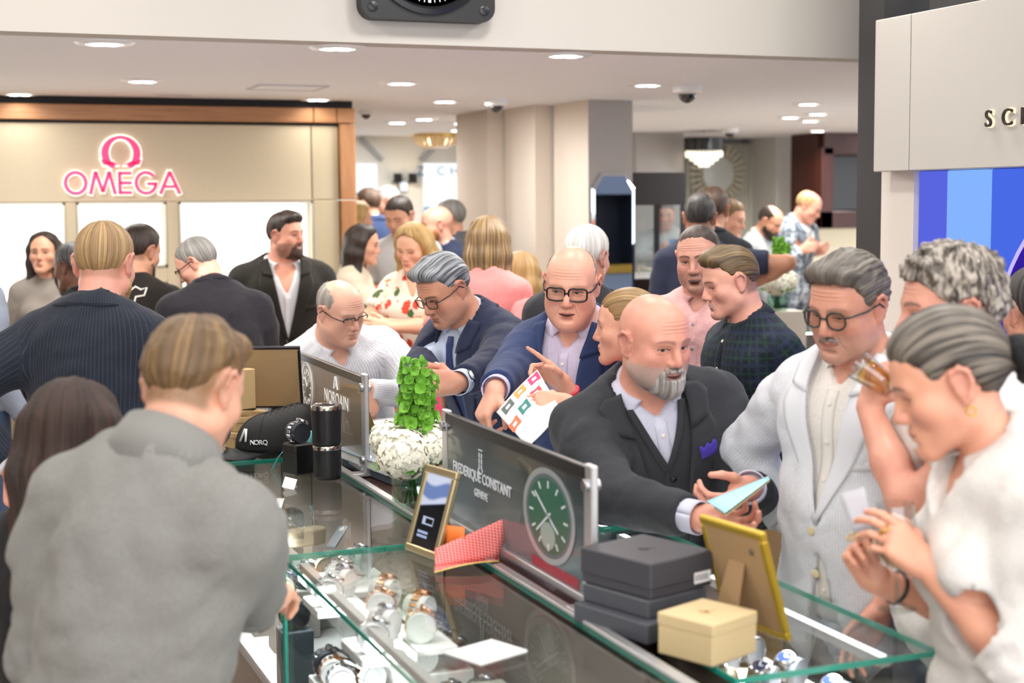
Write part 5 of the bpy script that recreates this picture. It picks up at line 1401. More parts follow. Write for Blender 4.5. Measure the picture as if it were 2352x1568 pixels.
# ---- sign holders
def sign_holder(label, x, y0, y1, z0, z1):
    t = empty('sign_holder', (x, (y0 + y1) / 2, ZT), label, 'sign'); yc = (y0 + y1) / 2
    for y in (y0, y1):
        mb = MB(); mb.box((-.008, y - yc - .02, .0), (.008, y - yc + .02, z1 - ZT + .008), bev=.003); mb.build('post', ALU, t)
        mb = MB(); mb.box((-.05, y - yc - .024, 0), (.05, y - yc + .024, .012), bev=.003); mb.build('foot', ALU, t)
        for zz in (z1 - ZT - .035, .05):
            mb = MB(); mb.lathe([(.012, -.018), (.014, -.016), (.014, .016), (.012, .018)], 16, (0, y - yc, zz), np.array([[0, 0, 1], [0, 1, 0], [-1, 0, 0]], float)); mb.build('clamp_screw', STEEL, t, 'auto')
    return t, yc
def board_mat(name, c1, c2, rough, trans):
    m, nt, b = new_mat(name); tc = nt.nodes.new('ShaderNodeTexCoord'); s_ = nt.nodes.new('ShaderNodeSeparateXYZ'); nt.links.new(tc.outputs['Generated'], s_.inputs[0])
    nt.links.new(mixc(nt, E(nt, s_.outputs[2]).ss(.05, .95), srgb(c1), srgb(c2)), b.inputs['Base Color']); b.inputs['Roughness'].default_value = rough
    b.inputs['Alpha'].default_value = trans; b.inputs['Coat Weight'].default_value = .6; b.inputs['Coat Roughness'].default_value = .06
    return m
Tm = lambda y, z: frame4((-.0085, y, z), (0, -1, 0), (0, 0, 1))
fs, yc = sign_holder('clear sign panel lettered FREDERIQUE CONSTANT GENEVE with a green watch dial', 1.272, 2.79, 3.70, 1.02, 1.30)
mb = MB(); mb.box((-.006, 2.81 - yc, .03), (.006, 3.685 - yc, .275)); mb.build('sign_panel', board_mat('fc_panel', '5A6A70', '2A3338', .25, .93), fs)
mb = MB(); mb.box((-.008, 2.80 - yc, .272), (.008, 3.69 - yc, .302), bev=.002); mb.build('top_rail', BLACK, fs)
mb = MB(); mb.box((-.014, 2.80 - yc, .012), (.014, 3.69 - yc, .03), bev=.002); mb.build('bottom_rail', ALU, fs)
INK = plain('sign_ink_silver', 'C9CDD0', .35, emit='C9CDD0', es=.12)
text_mesh('lettering', 'FREDERIQUE CONSTANT', .036, INK, fs, Tm(3.425 - yc, .160), .0006, spacing=1.0, offset=.0008); text_mesh('lettering', 'GENEVE', .026, INK, fs, Tm(3.425 - yc, .122), .0006, offset=.0006)
mb = MB()
for z0 in (.200, .214, .228): 
    for s_ in (-1, 1): mb.box((-.0095, 3.425 - yc - .003 + s_ * .008, z0 - .006), (-.0085, 3.425 - yc + .003 + s_ * .008, z0 + .006))
mb.box((-.0095, 3.425 - yc - .014, .240), (-.0085, 3.425 - yc + .014, .243)); mb.tube([(-.009, 3.425 - yc + .014 * math.cos(a), .195 + .014 * math.sin(a)) for a in np.linspace(3.14, 6.28, 10)], .0015, 5); mb.build('crest', INK, fs)
def disc(name, par, cy_, cz, r0, r1, mat, x, n=48, thk=.0006):
    mb = MB(); G = np.array([[(x, cy_ + 1.38 * r * math.cos(a), cz + r * math.sin(a)) for r in (r0, r1)] for a in np.linspace(0, 2 * math.pi, n)]); mb.sheet(G, thk); return mb.build(name, mat, par)
wc = (3.0 - yc, .160)
disc('dial_print', fs, *wc, .001, .086, plain('dial_green', '1F5C48', .3), -.0068); disc('bezel_print', fs, *wc, .093, .106, plain('bezel_silver', 'B9C0C4', .3, .6), -.0075); disc('bezel_print', fs, *wc, .084, .094, plain('bezel_dark', '56646A', .3), -.0072)
mb = MB()
for i in range(12):
    a = math.pi * i / 6; mb.box((-.0085, -.0022, .062), (-.0078, .0022, .078), R=np.diag([1, 1.38, 1]) @ np.array([[1, 0, 0], [0, math.cos(a), -math.sin(a)], [0, math.sin(a), math.cos(a)]]), c=(0, wc[0], wc[1]))
for a, L_ in ((2.2, .05), (-.9, .07), (-2.3, .065)): mb.box((-.0088, -.0022, -.012), (-.0080, .0022, L_), R=np.diag([1, 1.38, 1]) @ np.array([[1, 0, 0], [0, math.cos(a), -math.sin(a)], [0, math.sin(a), math.cos(a)]]), c=(0, wc[0], wc[1]))
mb.build('watch_hand_print', INK, fs)
disc('subdial_print', fs, wc[0] + .004, wc[1] - .045, .001, .03, plain('subdial', '8FA59C', .3), -.0072)
mb = MB(); mb.box((-.0072, 2.84 - yc, .032), (-.0064, 3.10 - yc, .055)); mb.build('red_band_print', plain('band_red', 'A0283C', .4), fs)
ns, yc2 = sign_holder('clear sign panel lettered NORQAIN with an engraved watch outline', 1.272, 4.48, 5.475, 1.02, 1.313)
m, nt, b = new_mat('norq_panel'); b.inputs['Base Color'].default_value = srgb('A79A88'); b.inputs['Roughness'].default_value = .2; b.inputs['Metallic'].default_value = .4; b.inputs['Alpha'].default_value = .62
mb = MB(); mb.box((-.006, 4.50 - yc2, .03), (.006, 5.46 - yc2, .288)); mb.build('sign_panel', m, ns)
mb = MB(); mb.box((-.008, 4.49 - yc2, .286), (.008, 5.465 - yc2, .312), bev=.002); mb.build('top_rail', plain('smoke_rail', '4C4A48', .3), ns)
mb = MB(); mb.box((-.014, 4.49 - yc2, .012), (.014, 5.46 - yc2, .03), bev=.002); mb.build('bottom_rail', ALU, ns)
INW = plain('sign_ink_white', 'EDEAE4', .4, emit='EDEAE4', es=.2)
text_mesh('lettering', 'NORQAIN', .064, INW, ns, Tm(4.80 - yc2, .180), .0006, spacing=1.05)
mb = MB()
for p, q in (((-.024, .236), (-.006, .276)), ((-.006, .276), (.006, .276)), ((.006, .276), (.024, .236)), ((-.008, .243), (.012, .260))): mb.tube([(-.009, 4.80 - yc2 - p[0], p[1]), (-.009, 4.80 - yc2 - q[0], q[1])], .003, 5)
mb.build('peak_logo', INW, ns)
mb = MB(); c0, z0_ = 5.20 - yc2, .20
for r in (.062, .078, .086): mb.tube([(-.0085, c0 + r * math.cos(a), z0_ + r * math.sin(a)) for a in np.linspace(0, 2 * math.pi, 41)[:-1]], .0011, 5, closed=True)
for i in range(12):
    a = math.pi * i / 6; mb.tube([(-.0085, c0 + r * math.cos(a), z0_ + r * math.sin(a)) for r in (.046, .058)], .002, 5)
for a, L_ in ((.9, .042), (2.4, .055)): mb.tube([(-.0085, c0, z0_), (-.0085, c0 + L_ * math.cos(a), z0_ + L_ * math.sin(a))], .002, 5)
o = mb.build('engraved_dial', INW, ns); o['kind'] = 'stuff'

# ---- watches in the cases
CUFFB = plain('cuff_charcoal', '2A2D33', .6); CUFFW = plain('cuff_white', 'ECECEA', .5); CUFFT = plain('cuff_tan', 'B8AB98', .6)
def watch(label, loc, rz, strap, dial, cuff, grp, tilt=.5):
    t = empty('display_watch', loc, label, 'watch', grp, rz)
    mb = MB(); G = np.array([[(xw, .030 * math.cos(a), .034 + .030 * math.sin(a)) for xw in (-.026, .026)] for a in np.linspace(0, 2 * math.pi, 17)]); mb.sheet(G, .002)
    mb._add([(-.024, .03 * math.cos(a), .034 + .03 * math.sin(a)) for a in np.linspace(0, 6.28, 13)[:-1]] , [list(range(12))]); mb._add([(.024, .03 * math.cos(a), .034 + .03 * math.sin(a)) for a in np.linspace(0, 6.28, 13)[:-1]] , [list(range(12))[::-1]]); mb.build('cuff', cuff, t, True)
    mb = MB()
    for i in range(14):
        a = math.radians(-60 + 300 * i / 13) + tilt - .9; mb.box((-.0095, -.0045, .0315), (.0095, .0045, .0355), R=np.array([[1, 0, 0], [0, math.sin(a), math.cos(a)], [0, -math.cos(a), math.sin(a)]]), c=(0, 0, .034), bev=.001)
    o = mb.build('bracelet', strap, t); o['kind'] = 'stuff'
    Rt = np.array([[1, 0, 0], [0, math.cos(tilt), -math.sin(tilt)], [0, math.sin(tilt), math.cos(tilt)]])
    mb = MB(); mb.lathe([(.018, .031), (.0205, .034), (.0205, .040), (.0165, .0425), (0, .0425)], 18, (0, 0, .034), Rt); mb.box((.019, -.003, .034), (.024, .003, .040), Rt, (0, 0, .034)); cs = mb.build('case', strap if strap.name.startswith('steel') or 'gold' in strap.name else CHROME, t, 'auto')
    mb = MB(); mb.lathe([(.0155, .0428), (0, .0428)], 18, (0, 0, .034), Rt); mb.build('dial', dial, t)
    mb = MB(); mb.box((-.0009, 0, .0432), (.0009, .012, .0437), Rt, (0, 0, .034)); mb.box((0, -.0009, .0432), (.009, .0009, .0437), Rt, (0, 0, .034)); mb.build('hands', WHITE, t)
    return t
STW = plain('steel_watch', 'CFCFD4', .18, 1.0); GDW = plain('rose_gold_watch', 'D09A78', .2, 1.0); BKS = plain('black_rubber', '151517', .5); GRS = plain('green_strap', '2E8B3A', .5)
DW, DB, DG = plain('dial_white', 'EFEFEA', .3), plain('dial_blue', '1E2E5A', .25), plain('dial_black', '101012', .25)
protos = {}
KD = {'steel_white': 'steel watch with white dial', 'steel_blue': 'steel watch with blue dial', 'steel_black': 'steel watch with black dial', 'gold': 'rose gold watch with white dial', 'green': 'watch with green strap', 'steel_tan': 'steel watch on a tan cuff'}
def place_watch(kind, loc, rz, label, grp):
    if grp: label = KD[kind] + ' ' + label.split(' | ')[-1]; grp = grp + ', ' + KD[kind]
    if kind not in protos:
        st, di, cu = {'steel_white': (STW, DW, CUFFW), 'steel_blue': (STW, DB, CUFFB), 'steel_black': (STW, DG, CUFFB), 'gold': (GDW, DW, CUFFW), 'green': (GRS, DG, BKS), 'steel_tan': (STW, DB, CUFFT)}[kind]
        protos[kind] = t = watch(label, loc, rz, st, di, cu, grp); return t
    t = copy_tree(protos[kind]); t.location = loc; t.rotation_euler = (0, 0, rz); tag(t, label, 'watch', grp); 
    if not grp and 'group' in t: del t['group']
    return t
RW = math.pi / 2 * -1
rr_ = np.random.RandomState(5)
WB = plain('white_block', 'F2F2F0', .4)
def block(label, cx, cy_, z0, wx, wy, h, mat=WB, slope=0.0, cat='display block', grp=None):
    t = MB(); t._add([(-wx / 2, -wy / 2, 0), (wx / 2, -wy / 2, 0), (wx / 2, wy / 2, 0), (-wx / 2, wy / 2, 0), (-wx / 2, -wy / 2, h - slope), (wx / 2, -wy / 2, h), (wx / 2, wy / 2, h), (-wx / 2, wy / 2, h - slope)], [[3, 2, 1, 0], [4, 5, 6, 7], [0, 1, 5, 4], [1, 2, 6, 5], [2, 3, 7, 6], [3, 0, 4, 7]])
    o = t.build('display_block', mat); o.location = (cx, cy_, z0); b_ = o.modifiers.new('b', 'BEVEL'); b_.width = .003; b_.segments = 2
    return tag(o, label, cat, grp)
# near case: white blocks and rows of watches, two shelves deep
for i, (cx, cy_, wx, wy, h) in enumerate(((.90, 3.36, .14, .20, .10), (1.07, 3.30, .16, .26, .16), (.90, 3.08, .14, .24, .06), (1.07, 2.90, .16, .30, .12), (.90, 2.74, .14, .26, .10), (1.07, 2.50, .16, .28, .07))):
    block('white sloped display block carrying watches inside the nearest showcase', cx, cy_, .62, wx, wy, h, WB, .0, 'display block', 'white blocks in the nearest showcase')
    n = 3 if wy < .25 else 4
    for j in range(n):
        for q in (-1, 1):
            place_watch(['steel_white', 'gold', 'steel_blue', 'steel_black'][(i + j + (q > 0)) % 4], (cx + q * wx * .24, cy_ - wy / 2 + wy * (j + .5) / n, .62 + h), math.pi * .5 + rr_.uniform(-.3, .3), 'standing on a white block in the nearest showcase', 'watches on white blocks in the nearest showcase')
# dark rubber cap and green watch by the corner
for i, (x, y, kd) in enumerate(((.87, 4.62, 'steel_black'), (.93, 4.52, 'steel_tan'), (.88, 4.38, 'steel_tan'), (.95, 4.30, 'steel_black'), (.88, 4.20, 'steel_tan'), (.98, 4.12, 'steel_black'), (.90, 4.02, 'steel_tan'), (1.02, 4.44, 'steel_black'), (1.05, 4.2, 'steel_tan'), (.88, 4.75, 'steel_tan'), (.97, 4.7, 'steel_tan'))):
    block('grey pedestal under a steel watch in the showcase below the tumblers', x, y, .62, .075, .075, .14, plain('pedestal_grey', '77726C', .5), 0, 'pedestal', 'pedestals below the tumblers')
    place_watch(kd, (x, y, .76), math.pi * .5 + .3 * (i % 3 - 1), 'on a pedestal below the black tumblers', 'watches below the tumblers')
place_watch('green', (.845, 3.66, .78), 1.9, 'watch with bright green rubber strap at the showcase corner', None); block('dark pedestal under the green strap watch', .845, 3.66, .62, .08, .08, .16, plain('slate', '3A4048', .6), 0, 'pedestal')
for i in range(5):
    for j in range(4):
        place_watch(('steel_blue', 'steel_black', 'steel_tan', 'steel_blue')[(i + j) % 4], (1.40 + .082 * j, 2.42 + .17 * i + .03 * (j % 2), .84), math.pi * 1.5 + .5 + rr_.uniform(-.3, .3), 'in the case beside the white shirt woman', 'watches beside the white shirt woman')
block('low tan tray holding watches in the showcase beside the white shirt woman', 1.53, 2.76, .80, .36, .86, .04, plain('taupe_tray', 'A89C8C', .6), 0, 'tray')
for i in range(4):
    for j in range(2): place_watch(('steel_black', 'steel_white')[(i + j) % 2], (1.47 + .13 * j, 3.62 + .16 * i, .80), math.pi * 1.5, 'in the case before the bald bearded man', 'watches in front of the bald man')
# case leftovers: white ticket cards, tray, clear riser, beige pads
def card(name, c, wx, wy, rz, tilt, mat, label, cat, thk=.0015):
    mb = MB(); mb.box((-wx / 2, -wy / 2, 0), (wx / 2, wy / 2, thk), bev=.0004); o = mb.build(name, mat); o.location = c; o.rotation_euler = (tilt[0], tilt[1], rz); return tag(o, label, cat)
CARDW = plain('card_white', 'F2F0EE', .5)
def logo_text(par, s, size, loc, mat, rx=None, M=None): return text_mesh('print', s, size, mat, par, M, .0003)
o = card('price_card', (.967 + .0, 2.60, ZT), .12, .10, .38, (0, 0), CARDW, 'white card with faint print lying on the nearest glass top', 'card', .004)
mb = MB(); mb.lathe([(.006, .0125), (0, .013)], 12, (-.01, .012, -.008)); mb.build('pink_dot', plain('pale_pink', 'E8A0B0', .5), o)
o = card('brand_strip', at_z(775, 1235, .9), .13, .028, 1.0, (0, -.25), plain('strip_grey', '8A939C', .35), 'grey brand strip with white crest inside the showcase corner', 'label strip', .006)
mb = MB(); mb.box((.035, -.006, .0062), (.052, .006, .0068)); mb.box((.030, -.002, .0062), (.058, .002, .0068)); mb.build('crest_print', WHITE, o)
o = card('price_ticket', at_z(640, 1160, .86), .07, .026, 1.1, (0, -.5), CARDW, 'small white price ticket propped before the steel watches', 'ticket')
def pad(c, label, mat):
    mb = MB(); P_ = rrect(.058, .030, .029, 6); mb.prism(P_, .045, R=np.array([[1, 0, 0], [0, 0, -1], [0, 1, 0]], float)); o = mb.build('watch_pillow', mat, None, 'auto'); o.location = c; o.rotation_euler = (0, 0, .25); b_ = o.modifiers.new('b', 'BEVEL'); b_.width = .006; b_.segments = 3; return tag(o, label, 'pillow')
PADM = plain('pad_beige', 'A59880', .7)
pad(at_z(703, 1250, .90), 'taupe oval watch pillow inside the showcase corner by the brand strip', PADM); pad(at_z(808, 1335, .88), 'taupe oval watch pillow beside the glass edge in the nearest showcase', PADM)
cr = empty('acrylic_riser', tuple(at_z(640, 1235, .80)), 'small clear acrylic box riser in the showcase corner', 'riser'); CLR = glass('acrylic', 'F6F8F8', 2.2)
for lo, hi in (((-.07, -.05, 0), (.07, -.046, .08)), ((-.07, .046, 0), (.07, .05, .08)), ((-.07, -.046, 0), (-.066, .046, .08)), ((.066, -.046, 0), (.07, .046, .08)), ((-.07, -.05, .08), (.07, .05, .084))): mb = MB(); mb.box(lo, hi); mb.build('acrylic_side', CLR, cr)
block('pale stone slab lying inside the nearest showcase under the pink card', 1.10, 2.86, .78, .09, .24, .035, plain('pale_stone', 'CFCABD', .5), 0, 'slab')
sh_ = empty('glass_shelf', (1.0, 2.6, .90), 'upper glass shelf inside the nearest showcase', 'shelf'); mb = MB(); mb.box((-.17, -.85, 0), (.17, .85, .006)); mb.build('shelf_glass', PANE, sh_)
for i, (px_, py_, wx, wy, hh) in enumerate(((800, 1345, .20, .22, .016), (770, 1395, .12, .14, .02), (880, 1420, .10, .20, .016), (965, 1465, .09, .24, .016), (870, 1500, .12, .16, .02))):
    c_ = at_z(px_, py_, .91); block(('wide white tray under the gilt frame corner on the upper glass shelf', 'small white tray with steel watches next to the taupe pillow', 'narrow pale tray on the shelf centre carrying rose gold watches', 'long pale tray on the shelf beside the white card', 'white tray on the shelf above the watch blocks')[i], c_[0], c_[1], .906, wx, wy, hh, WB if i != 2 else plain('pale_stone', 'CFCABD', .5), 0, 'tray')
    for q in range(2): place_watch(('steel_white', 'steel_white', 'gold', 'gold', 'steel_white')[i], (c_[0] + (q - .5) * wx * .4, c_[1] + (q - .5) * wy * .5, .906 + hh), 1.3 + q, 'on an upper shelf tray in the nearest showcase', 'watches on the upper shelf')
# sports cap in the corner outside pane
# ---- items on the glass
def cap_item(label, loc, rz, first=None, brim=True, print_=True):
    t = empty('baseball_cap', loc, label, 'cap', 'black caps nested in a row', rz)
    f = Field(); f.el((0, 0, .035), (.092, .108, .105)); f.cuts.append(lambda P, D: np.maximum(D, .02 - P[:, 2])); V, Q = f.grid(.009)
    fab = plain('black_twill', '121314', .8, bmp=.2, nscale=400); mesh_np('crown', V, Q, fab, t, True)
    mb = MB(); mb.lathe([(.008, .138), (.007, .143), (0, .145)], 10); mb.build('top_button', fab, t, True)
    mb = MB()
    for i in range(6):
        a = math.pi * i / 3 + .5; mb.tube([(.0925 * math.cos(a) * math.cos(e), .1085 * math.sin(a) * math.cos(e), .035 + .1055 * math.sin(e)) for e in np.linspace(0, 1.5, 10)], .0012, 4)
    mb.build('seam', plain('twill_seam', '0A0A0B', .8), t)
    G = np.array([[(x * (1 - .0 * s_), -.098 - .02 + s_ * -.085 * math.sqrt(max(0, 1 - (x / .095) ** 2)) + .055 * (abs(x) / .095) ** 2, .026 - .018 * s_ - 1.6 * x * x) for s_ in np.linspace(0, 1, 6)] for x in np.linspace(-.088, .088, 15)])
    mb = MB(); mb.sheet(G, .003); mb.build('brim', plain('brim_black', '1B1C1E', .75, bmp=.2, nscale=300), t, True)
    if print_:
        mb = MB()
        sp_ = lambda u, w: (.0955 * math.sin(u) , -.112 * math.cos(u) * math.cos(w * .9), .035 + .108 * math.sin(w))
        mb.tube([sp_(.55, .2), sp_(.42, .62), sp_(.36, .62), sp_(.30, .2)], .004, 6); mb.build('peak_logo', WHITE, t, True)
    return t
c0 = cap_item('front black baseball cap with white logo and NORQ lettering on glass top', (1.075, 5.01, ZT), 4.86)
for i, ch in enumerate('NORQ'):
    u = .80 + .135 * i; p = A3(.094 * math.sin(u), -.110 * math.cos(u), .048); ux = unit(A3(math.cos(u) * .094, math.sin(u) * .110, 0)); text_mesh('lettering', ch, .022, WHITE, c0, frame4(p, ux, (0, 0, 1)), .003)
for i in range(1, 6):
    c = copy_tree(c0); c.location = (1.075 + .024 * i, 5.01 + .010 * i, ZT + .004 * i); c['label'] = 'black baseball cap nested behind the front cap, %s' % ['second of the row', 'third of the row', 'fourth of the row', 'fifth of the row', 'last of the row beside the NORQAIN panel'][i - 1]
def tumbler(label, loc, r0, r1, h, grp='stacked black tumblers'):
    t = empty('steel_tumbler', loc, label, 'tumbler', grp); BK = plain('tumbler_black', '161618', .38)
    mb = MB(); mb.lathe([(r0 * .92, 0), (r0, .006), (r0 * 1.01, h * .12), (r1, h * .88)], 36); mb.build('body', BK, t, 'auto')
    mb = MB(); mb.lathe([(r1, h * .88), (r1 * 1.01, h * .97), (r1 * .97, h), (r1 * .93, h * .98)], 36, cap=False); mb.build('steel_rim', plain('steel_rim', 'B8B4AC', .2, 1.0), t, 'auto')
    mb = MB(); mb.lathe([(r1 * .93, h * .95), (r1 * .93, h * .985), (.0, h * .985)], 30); mb.build('lid', plain('lid_smoke', '2A2A2E', .12), t, 'auto'); return t
tp_ = A3(1.149, 4.486, ZT)
tumbler('lower black steel tumbler standing on the glass by the watch box', tuple(tp_), .043, .0445, .105); tumbler('upper black steel tumbler stacked on another, front of the NORQAIN panel', tuple(tp_ + A3(0, 0, .106)), .0435, .0475, .125)
tumbler('far pair of black tumblers half hidden behind caps, one with clear lid', (1.17, 5.52, ZT), .046, .048, .19, 'far tumblers'); tumbler('black tumbler beside the engraved dial, behind the caps', (1.10, 5.60, ZT), .046, .048, .17, 'far tumblers')
# watch box with aqua leaflet
wb = empty('watch_box', (1.085, 4.60, ZT), 'open black cube watch box holding a steel watch with turquoise dial', 'box', None, .35)
mb = MB(); mb.box((-.036, -.038, 0), (.036, .038, .10), bev=.006); mb.build('box_body', plain('box_black', '0F0F11', .35), wb)
place_watch('steel_black', (1.085, 4.60, 1.098), 1.9, 'steel watch with turquoise bezel on the black cube box', None)
mb = MB(); mb.box((-.037, -.039, .072), (.037, .039, .075)); mb.build('lid_line', plain('line_black', '050506', .5), wb)
def curved_leaf(name, pts, wdir, w, mat, label, cat, thk=.0012):
    G = np.array([[np.array(p) + np.array(wdir) * w * t for t in np.linspace(0, 1, 5)] for p in pts]); mb = MB(); mb.sheet(G, thk); return tag(mb.build(name, mat, None, True), label, cat)
AQ = plain('aqua_card', '5FD0D2', .5)
p0 = A3(1.015, 4.68, ZT + .001); curved_leaf('leaflet', [p0 + A3(.00 + .045 * t, .0 - .02 * t, .062 * math.sin(t * 1.6) + .0) for t in np.linspace(0, 1, 9)], (.35, .9, 0), .09, AQ, 'curled aqua leaflet beside the black watch box', 'leaflet')
curved_leaf('leaflet', [A3(1.125, 4.66, ZT + .001) + A3(.008 * t, .0, .13 * t) for t in np.linspace(0, 1, 5)], (.0, -.07, 0), 1, AQ, 'upright aqua leaflet between watch box and tumbler', 'leaflet')
card('price_ticket', at_z(665, 1110, 1.004) , .05, .038, 1.1, (0.3, -.5), CARDW, 'small printed ticket leaning at the aqua leaflet', 'ticket')
# slate book on grey box
bx = empty('slate_box', (1.35, 4.50, .998), 'slate grey box supporting the embossed grey book', 'box', None, .12)
mb = MB(); mb.box((-.075, -.20, 0), (.075, .20, .028), bev=.003); mb.build('box_body', plain('slate_box', '5A6570', .6), bx)
bk_ = empty('grey_book', (1.345, 4.52, 1.0265), 'grey embossed hardback book lying below the white flowers', 'book', None, .12)
mb = MB(); mb.box((-.085, -.21, .026), (.085, .21, .030), bev=.001); mb.box((-.085, -.21, 0), (.085, .21, .004), bev=.001); mb.box((.081, -.21, .0), (.085, .21, .03)); mb.build('cover', plain('book_slate', '8C97A1', .6, bmp=.4, nscale=150), bk_)
mb = MB(); mb.box((-.082, -.206, .004), (.081, .206, .026)); mb.build('pages', plain('page_edge', 'D8D6D2', .7), bk_)
# gold frames
def photo_frame(label, c, w, h, yaw, tilt, mat, front, name='photo_frame', strut=True, fw=.018, thk=.014):
    """yaw: direction the picture faces"""
    t = empty(name, tuple(c), label, 'picture frame'); fx = A3(math.cos(yaw), math.sin(yaw), 0); rx = A3(-fx[1], fx[0], 0); up = unit(A3(0, 0, math.cos(tilt)) - fx * math.sin(tilt)); nrm = np.cross(rx, up); Rm = np.stack([rx, -nrm, up], 1)
    t.matrix_world = Matrix(((rx[0], -nrm[0], up[0], c[0]), (rx[1], -nrm[1], up[1], c[1]), (rx[2], -nrm[2], up[2], c[2]), (0, 0, 0, 1)))
    for lo, hi in (((-w / 2, -thk, 0), (w / 2, 0, fw)), ((-w / 2, -thk, h - fw), (w / 2, 0, h)), ((-w / 2, -thk, fw), (-w / 2 + fw, 0, h - fw)), ((w / 2 - fw, -thk, fw), (w / 2, 0, h - fw))): mb = MB(); mb.box(lo, hi, bev=.003); mb.build('frame_side', mat, t)
    mb = MB(); mb.box((-w / 2 + fw, -thk * .7, fw), (w / 2 - fw, -thk * .55, h - fw)); mb.build('picture', front, t)
    mb = MB(); mb.box((-w / 2 + fw * .6, -thk * .45, fw * .6), (w / 2 - fw * .6, -.001, h - fw * .6)); mb.build('back_board', plain('kraft_board', 'A88A62', .75), t)
    if strut:
        d = math.sin(tilt) * 2.0; mb = MB(); mb._add([(-w * .12, .0, h * .66), (w * .12, 0, h * .66), (w * .2, h * .55 * math.tan(tilt) * 1.9 + .02, .0 - 0), (-w * .2, h * .55 * math.tan(tilt) * 1.9 + .02, 0)] + [(-w * .12, .003, h * .66), (w * .12, .003, h * .66), (w * .2, h * .55 * math.tan(tilt) * 1.9 + .023, 0), (-w * .2, h * .55 * math.tan(tilt) * 1.9 + .023, 0)], [[0, 1, 2, 3], [7, 6, 5, 4], [0, 4, 5, 1], [1, 5, 6, 2], [2, 6, 7, 3], [3, 7, 4, 0]]); mb.build('easel_strut', plain('kraft_strut', '9A7C56', .75), t)
        for q in (-1, 1): mb = MB(); mb.lathe([(.006, 0), (.006, .003), (0, .004)], 10, (q * w * .28, 0, h * (.80 if q < 0 else .35)), np.array([[1, 0, 0], [0, 0, 1], [0, -1, 0]], float)); mb.build('turn_clip', plain('clip_metal', 'B0A890', .3, .9), t)
    return t
m, nt, b = new_mat('watch_advert'); tcn = nt.nodes.new('ShaderNodeTexCoord'); sN = nt.nodes.new('ShaderNodeSeparateXYZ'); nt.links.new(tcn.outputs['Generated'], sN.inputs[0]); gx_, gz_ = E(nt, sN.outputs[0]), E(nt, sN.outputs[2])
wv = ((gz_ * 14.0 + (gx_ * 5.0).sin() * .6).sin() * .5 + .5).ss(.2, .6); colr = mixc(nt, (gz_ + gx_ * -.12).ss(.52, .56), srgb('17181C'), srgb('6C84BC')); colr = mixc(nt, (gz_ + gx_ * -.12).ss(.52, .56) * wv * .8, colr, srgb('DDE6FA'))
bar_ = ((gx_ - .45).abs()).ss(.24, .2) * ((gz_ - .36).abs()).ss(.06, .05) * (1.0 - ((gx_ - .5).abs()).ss(.16, .13) * ((gz_ - .36).abs()).ss(.04, .03)); colr = mixc(nt, bar_, colr, srgb('B8C6E4'))
bar2 = ((gx_ - .35).abs()).ss(.22, .2) * ((gz_ - .17).abs()).ss(.05, .04) * ((gz_ - .17).abs()).ss(.008, .014); colr = mixc(nt, bar2, colr, srgb('A9BCE6')); nt.links.new(colr, b.inputs['Base Color']); b.inputs['Roughness'].default_value = .15
photo_frame('gilt photo frame showing a blue watch advert, standing on the glass corner', A3(1.105, 3.395, ZT), .15, .215, math.radians(192), .30, plain('frame_gilt_pale', 'D9C79A', .3, .85), m)
photo_frame('gilt frame seen from behind with kraft back and strut on the near showcase', A3(1.512, 2.535, ZT), .20, .23, math.radians(8), .30, plain('frame_gilt_yellow', 'C9A93A', .35, .6), CARDW)
photo_frame('slim gilt frame seen edge-on behind the white flowers', A3(1.395, 4.90, ZT + .02), .13, .23, math.radians(18), .38, plain('frame_gilt_warm', 'C2A050', .3, .85), CARDW, strut=False, thk=.022)
photo_frame('thin gilt frame leaning among the watches behind the caps', A3(1.20, 5.58, ZT), .06, .15, math.radians(20), .3, plain('frame_gilt_warm', 'C2A050', .3, .85), CARDW, strut=False)
# aqua/pink cards
m, nt, b = new_mat('coral_gingham'); tcn = nt.nodes.new('ShaderNodeTexCoord'); sN = nt.nodes.new('ShaderNodeSeparateXYZ'); nt.links.new(tcn.outputs['Object'], sN.inputs[0])
a_ = (((E(nt, sN.outputs[0]) + E(nt, sN.outputs[1]) * .3) / .0085).mod(1.0) - .5).abs().ss(.16, .22); b_2 = (((E(nt, sN.outputs[1]) + E(nt, sN.outputs[2])) / .0085).mod(1.0) - .5).abs().ss(.16, .22)
nt.links.new(mixc(nt, a_ * b_2, srgb('F2A08A'), srgb('E0305E')), b.inputs['Base Color']); b.inputs['Roughness'].default_value = .5
pc = empty('folded_card', (1.17, 3.24, ZT), 'coral pink checked folded card with yellow edge, half open on the glass', 'card', None, math.radians(-20))
G = np.array([[(-.085 + .15 * u, -.055 + .05 * v + .06 * u, .004 + .012 * math.sin(u * 2.2) * (1 - v)) for v in np.linspace(0, 1, 6)] for u in np.linspace(0, 1, 10)]); mb = MB(); mb.sheet(G, .0012); mb.build('lower_leaf', m, pc, True)
G = np.array([[(-.085 + .15 * u + .03 * v * u, -.005 + .06 * u + .03 * v, .004 + .012 * 0 + .10 * v * (.35 + .65 * u)) for v in np.linspace(0, 1, 6)] for u in np.linspace(0, 1, 10)]); mb = MB(); mb.sheet(G, .0012); mb.build('upper_leaf', m, pc, True)
mb = MB(); mb.sheet(np.array([[(-.085 + .15 * u, -.062 + .06 * u + .012 * v, .003 + .012 * math.sin(u * 2.2)) for v in (0, 1)] for u in np.linspace(0, 1, 10)]), .001); mb.build('yellow_edge', plain('card_yellow', 'E8D070', .5), pc, True)
curved_leaf('leaflet', [A3(1.135, 3.33, ZT + .001) + A3(.0, 0, .085 * t) for t in np.linspace(0, 1, 4)], (.035, -.045, 0), 1, plain('orange_card', 'F07A30', .5), 'narrow orange leaflet edge between gilt frame and pink card', 'leaflet')
